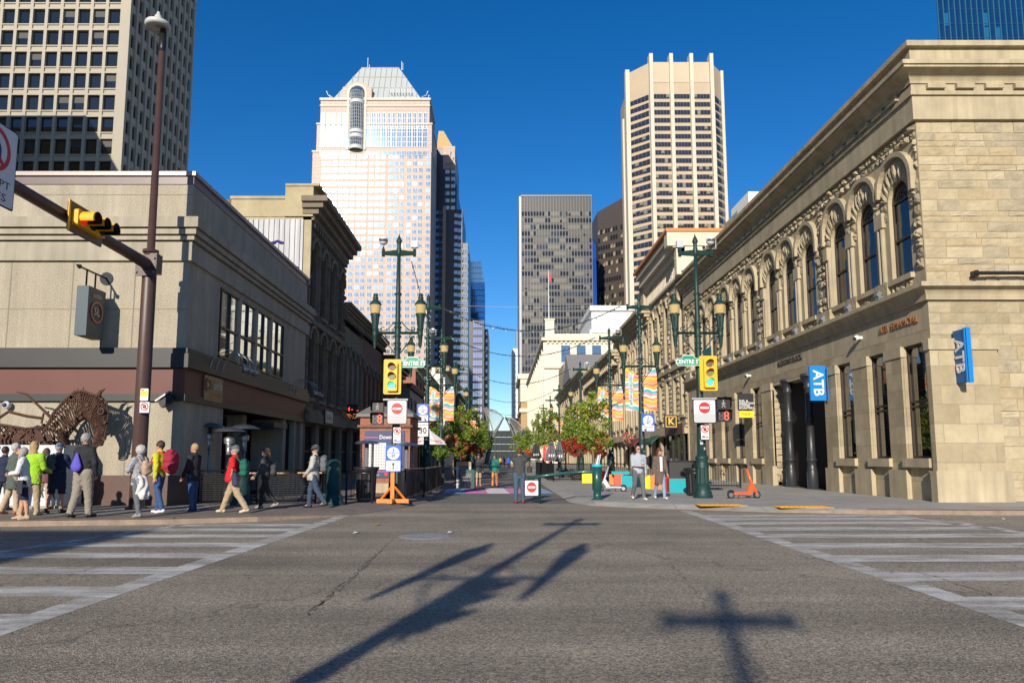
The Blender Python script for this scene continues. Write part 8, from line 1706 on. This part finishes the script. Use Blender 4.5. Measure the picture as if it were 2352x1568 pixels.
# ================================================================ horse of welded scrap on its plinth
t = thing('horse_sculpture', 'rusty welded scrap metal horse bowing its head over the white plinth', 'sculpture', (-13, 20.5, 1.4)); YH = 20.55
a = at(104, 1165, YH); b = at(169, 1022, YH)
pl = thing('plinth', 'pale white plinth under the rusty horse with dark figures on its side', 'plinth', (a.x, YH, .12)); mb = MB(); mb.box(a.x - 2.6, b.x, YH - .45, YH + .55, .2, b.z, M('plinth_white', (.5, .55, .58), .6, var=.08)); mb.box(a.x - 2.7, b.x + .06, YH - .5, YH + .6, .12, .2, concrete_s); mb.build('plinth_block', pl)
mb = MB(); f = FF(YH - .452); walker(mb, f, b.x - .22, .55, .2, s_black, 0); walker(mb, f, a.x + .15, .58, .2, s_black, 0); mb.build('figure_symbol', pl)
D = lambda u, v, dy=0.: at(u, v, YH + dy)
q = random.Random(21)
def rib_rings(mb, spine, belly, w, n, r=.022):
    for i in range(n):
        f_ = i / (n - 1); k = f_ * (len(spine) - 1); k0 = min(int(k), len(spine) - 2); a = spine[k0].lerp(spine[k0 + 1], k - k0); b = belly[k0].lerp(belly[k0 + 1], k - k0); c = (a + b) / 2; d = (a - b) / 2; ww = w[k0] + (w[k0 + 1] - w[k0]) * (k - k0)
        P = [c + d * math.cos(2 * math.pi * j / 16) * q.uniform(.96, 1.04) + Vector((0, ww * math.sin(2 * math.pi * j / 16), 0)) for j in range(16)]; mb.tube(P, r, rust, 5, False, True)
top_ = [D(-60, 1000), D(0, 975), D(60, 985), D(110, 980)]; bot_ = [D(-60, 1085), D(0, 1080), D(60, 1075), D(110, 1068)]
mb = MB(); rib_rings(mb, top_, bot_, [.42, .45, .42, .34], 22); mb.tube(top_, .05, rust, 6); mb.tube(bot_, .05, rust, 6)
for k in range(60):
    a = q.uniform(-50, 110); b = q.uniform(985, 1070); p = D(a, b, -.3 * q.random() - .12); R3 = Matrix.Rotation(q.uniform(-1, 1), 3, 'Y'); mb.rbox(p, (q.uniform(.1, .4), .02, q.uniform(.05, .22)), R3, rust)
for k in range(14): p = D(q.uniform(-30, 105), q.uniform(990, 1065), -.4); ring(mb, FF(p.y), p.x, p.z, .05, .09, 0, .03, rust, 0, 360, 10)
mb.build('barrel', t)
mb = MB(); crest = [D(112, 975), D(126, 945), D(150, 920), D(172, 900), D(190, 898), D(212, 906), D(232, 912)]; throat = [D(128, 1030), D(150, 1010), D(168, 985), D(182, 968), D(195, 962), D(204, 965), D(210, 968)]
rib_rings(mb, crest, throat, [.32, .3, .26, .22, .19, .17, .15], 26, .02); mb.tube(crest, .045, rust, 6); mb.tube(throat, .03, rust, 6)
for k in range(10): a = crest[min(k // 2, 5)].lerp(crest[min(k // 2, 5) + 1], (k % 2) / 2); mb.tube([a, a + Vector((q.uniform(-.12, .0), q.uniform(-.1, .1), q.uniform(.05, .13)))], .012, rust, 4)
for k in range(34): i = q.randrange(6); p = crest[i].lerp(throat[i], q.random()); mb.rbox(p + Vector((0, -.2, 0)), (q.uniform(.06, .22), .02, q.uniform(.03, .12)), Matrix.Rotation(q.uniform(-1.5, 1.5), 3, 'Y'), rust)
mb.build('neck', t)
mb = MB(); fr0 = [D(228, 908), D(244, 925), D(248, 950), D(244, 980), D(240, 1003), D(234, 1022)]; jw = [D(206, 955), D(210, 972), D(216, 985), D(219, 996), D(217, 1008), D(216, 1024)]
rib_rings(mb, fr0, jw, [.16, .16, .13, .1, .085, .07], 20, .018); mb.tube(fr0, .035, rust, 6); mb.tube(jw, .035, rust, 6)
for k in range(40): i = q.randrange(5); g0 = fr0[i].lerp(fr0[i + 1], q.random()); g1 = jw[i].lerp(jw[i + 1], q.random()); p = g0.lerp(g1, q.random()); mb.rbox(p + Vector((0, -.1 * q.random(), 0)), (q.uniform(.05, .18), .02, q.uniform(.03, .1)), Matrix.Rotation(q.uniform(-1.5, 1.5), 3, 'Y'), rust)
p = D(232, 944, -.14); mb.ball(p, .05, black_metal, 8, 6); ring(mb, FF(p.y), p.x, p.z, .06, .1, 0, .03, rust, 0, 360, 12)
for s in (-.1, .1): a = D(226, 908, s); mb.tube([a, a + Vector((.06, 0, .12)), a + Vector((.2, 0, .2))], [.06, .05, .005], rust, 6)
mb.build('head', t)
mb = MB(); mb.tube([D(120, 962), D(92, 935), D(60, 905), D(38, 900)], [.05, .04, .03, .02], rust, 5); mb.tube([D(-10, 965), D(20, 945), D(60, 955), D(95, 960)], .045, rust, 5); mb.tube([D(95, 972), D(100, 950), D(112, 945)], .03, rust, 5)
for (u0, v0, u1, v1) in ((100, 1062, 98, 1024), (118, 1060, 122, 1024), (140, 1035, 150, 1024), (30, 1070, 26, 1024)): 
    a = D(u0, v0 - 40, -.15); mb.tube([a, D(u1, 1022, -.15)], [.1, .06], rust, 6); a = D(u0 + 6, v0 - 40, .15); mb.tube([a, D(u1 + 6, 1022, .15)], [.1, .06], rust, 6)
mb.build('harness', t)
# ================================================================ trees, shrubs, flower baskets
def leaves(mb, c, rad, n, size, mats, wts, q, hollow=.55, clump=14):
    cs = []
    for k in range(clump):
        while True:
            v = Vector((q.uniform(-1, 1), q.uniform(-1, 1), q.uniform(-1, 1)))
            if hollow * .5 < v.length < 1: break
        cs.append((Vector(c) + Vector((v.x * rad[0], v.y * rad[1], v.z * rad[2])) * .8, q.uniform(.2, .42)))
    for k in range(n):
        o, r = q.choice(cs); v = Vector((q.gauss(0, 1), q.gauss(0, 1), q.gauss(0, 1))).normalized() * r * q.random() ** .4
        p = o + Vector((v.x * rad[0], v.y * rad[1], v.z * rad[2])); s = size * q.uniform(.6, 1.3)
        a = Vector((q.gauss(0, 1), q.gauss(0, 1), q.gauss(0, .6))).normalized() * s; b = a.cross(Vector((q.gauss(0, 1), q.gauss(0, 1), q.gauss(0, 1)))).normalized() * s * .55
        mb.add([p - a, p + b - a * .1, p + a, p - b - a * .1], [(0, 1, 2, 3)], q.choices(mats, wts)[0])
def tree(h, w, seed, mats, wts, n=2300):
    q = random.Random(seed); t = thing('street_tree', 'x', 'tree', (0, 0, 0), 'young street trees along the mall'); mb = MB(); th = h * .42
    mb.tube([(0, 0, 0), (.03, .02, th * .5), (0, 0, th), (.04, 0, h * .75), (0, .03, h * .95)], [.07, .055, .05, .03, .01], bark, 7); mb.build('trunk', t)
    mb = MB(); tips = []
    for k in range(13): a = k * 2.4; z = th + (h * .5) * k / 13; r = w * .42 * (1 - .5 * k / 13); e = (r * math.cos(a), r * math.sin(a), z + r * .75); mb.tube([(0, 0, z), (e[0] * .5, e[1] * .5, z + r * .3), e], [.025, .016, .006], bark, 5); tips.append(e)
    mb.build('limbs', t)
    mb = MB(); leaves(mb, (0, 0, h * .56), (w * .55, w * .55, h * .24), int(n * .55), .088, mats, wts, q, .3, 22); leaves(mb, (0, 0, h * .8), (w * .36, w * .36, h * .22), int(n * .45), .088, mats, wts, q, .2, 17)
    mb.build('crown', t); return t
T = [tree(5.0, 2.5, 1, (leaf_a, leaf_y, leaf_b), (5, 3, 2)), tree(5.2, 2.8, 2, (leaf_a, leaf_b, leaf_y), (4, 4, 1)), tree(4.6, 2.4, 3, (leaf_a, leaf_y, leaf_b), (5, 2, 3))]; usedT = [0, 0, 0]
def put_tree(k, u, Y, lab, sc=1., rz=0.):
    p = at(u, 1052, Y); loc = (p.x, Y, .12)
    if not usedT[k]: T[k].location = loc; T[k].scale = (sc,) * 3; T[k]['label'] = lab; usedT[k] = 1
    else: dup(T[k], loc, rz, lab, None, sc)
for k, u, Y, lab, sc, rz in ((0, 1362, 39, 'thin trunked yellowish tree just behind the slim green barrier post', 1.0, 0), (1, 1327, 49, 'fuller tree over the big red shrub on the sunny side', 1.02, 1), (2, 1305, 60, 'tree hiding the third banner pair on the sunny side', 1.1, 2), (1, 1262, 74, 'dark green tree behind the red patio panel', 1.25, 3), (0, 1238, 84, 'narrow tree left of the orange banner', 1.3, 1), (2, 1213, 98, 'light green tree by the far sunny kerb', 1.2, 4), (0, 1190, 125, 'smallest light green tree at the far end of the sunny side', 1.2, 5),
    (1, 996, 47, 'tree behind the speed limit sign on the shaded side', .85, 2), (2, 1042, 49, 'tree above the left red flower basket', .92, 3), (0, 1058, 55, 'tree with banners showing through on the shaded side', 1.1, 4), (1, 1076, 66, 'tree in front of the charcoal building', 1.15, 5), (2, 1092, 80, 'tree beside the lilac tower base on the shaded side', 1.25, 6), (1, 1108, 100, 'smallest dark tree at the far end of the shaded side', 1.3, 0)): put_tree(k, u, Y, lab, sc, rz)
def bush(name, lab, cat, p, r, n, size, mats, wts, seed, grp=None, pot=None, hang=0.):
    q = random.Random(seed); t = thing(name, lab, cat, tuple(p), grp); mb = MB(); leaves(mb, p, (r, r, r * .85), n, size, mats, wts, q, .4, 18); mb.build('foliage', t)
    mb = MB()
    if pot: mb.lathe([(r * .5, -p[2] + .12), (r * .6, -p[2] + .12 + pot), (r * .4, -p[2] + .1 + pot), (.06, -p[2] + .2 + pot), (.05, -r * .3)], M('planter_dark', (.05, .04, .035), .7), p, 14); mb.build('planter', t)
    else:
        mb.lathe([(r * .3, -r * .8), (r * .6, -r * .3), (r * .62, -r * .25)], M('basket_brown', (.2, .12, .06), .8), p, 14); mb.build('basket', t)
        mb = MB()
        for a in (0, 2.1, 4.2): mb.tube([(p[0] + r * .6 * math.cos(a), p[1] + r * .6 * math.sin(a), p[2] - r * .25), (p[0], p[1], p[2] + hang)], .01, iron, 4)
        mb.build('chain', t)
y3 = LY[2]; mixf = ((fl_red, fl_w, leaf_a, fl_y, leaf_b), (6, 1.5, 2.5, .6, 2))
p = at(1036, 1010, 39); bush('flower_basket', 'hanging basket of red and white flowers on the shaded side', 'flower basket', p, .5, 1500, .055, *mixf, 1, 'hanging flower baskets', None, .9)
for u, dx, mt, lab in ((1387, 0, ((fl_red, fl_y, leaf_a, fl_w), (5, 1.2, 3, .5)), 'red and yellow hanging flower basket left of the third sunny side lamp'), (1443, 0, ((fl_red, M('petal_pink', (.7, .2, .25), .6), fl_w, leaf_a), (3, 2, 2, 2)), 'pink and white hanging flower basket right of the third sunny side lamp')):
    p = at(u, 1004, y3); bush('flower_basket', lab, 'flower basket', p, .46, 1300, .055, mt[0], mt[1], int(u), 'hanging flower baskets', None, .85)
for i, (u, v, Y, r, mt, lab) in enumerate(((1326, 1027, 46, .8, ((fl_dk, fl_red, leaf_b), (6, 1.2, 1)), 'big round red leaved shrub under the sunny side tree'), (1374, 1030, 47.5, .72, ((fl_dk, leaf_b, fl_red), (6, 2, .6)), 'dark red shrub right of the thin tree trunk'), (1299, 1026, 52, .65, ((fl_dk, fl_red, M('leaf_orange', (.4, .1, .01), .6)), (4, 2, 2)), 'orange red shrub beside the closed grey parasols'), (1216, 1040, 70, .5, ((fl_red, fl_dk, fl_y), (4, 2, 1)), 'small red flower pot by the photographing man'),
    (1077, 1030, 50, .85, ((fl_dk, fl_red, leaf_b), (3, 4, 1)), 'dark red flowering shrub above the green barrier'), (1058, 1030, 44, .6, ((leaf_b, fl_red, leaf_a), (4, 2, 2)), 'green shrub with red flowers left of the chalkboards'), (1100, 1038, 62, .6, ((fl_red, leaf_b), (3, 3)), 'red flower pot behind the man in shorts'), (1010, 1040, 40, .5, ((leaf_b, leaf_a, fl_y), (5, 3, .6)), 'dark green potted shrub under the white parasol'))):
    bush('red_shrub' if i not in (5, 7) else 'potted_shrub', lab, 'shrub', at(u, v, Y), r, 1500, .07, mt[0], mt[1], 40 + i, None, .55)
# a few fallen leaves and paper bits on the road
for i, (u, v, m, lab) in enumerate(((868, 1206, leaf_y, 'dry yellow leaf lying left of the manhole'), (1035, 1223, s_white, 'scrap of white paper just past the manhole'), (818, 1224, s_white, 'scrap of white paper left of the manhole'), (2308, 1192, s_white, 'scrap of white paper near the far right kerb'))):
    p = atg(u, v, .004); mb = MB(); mb.add([(p.x - .07, p.y - .04, .006), (p.x + .06, p.y - .05, .03), (p.x + .08, p.y + .05, .008), (p.x - .04, p.y + .06, .035)], [(0, 1, 2, 3)], m); solo(mb, 'litter', lab, 'litter', p)
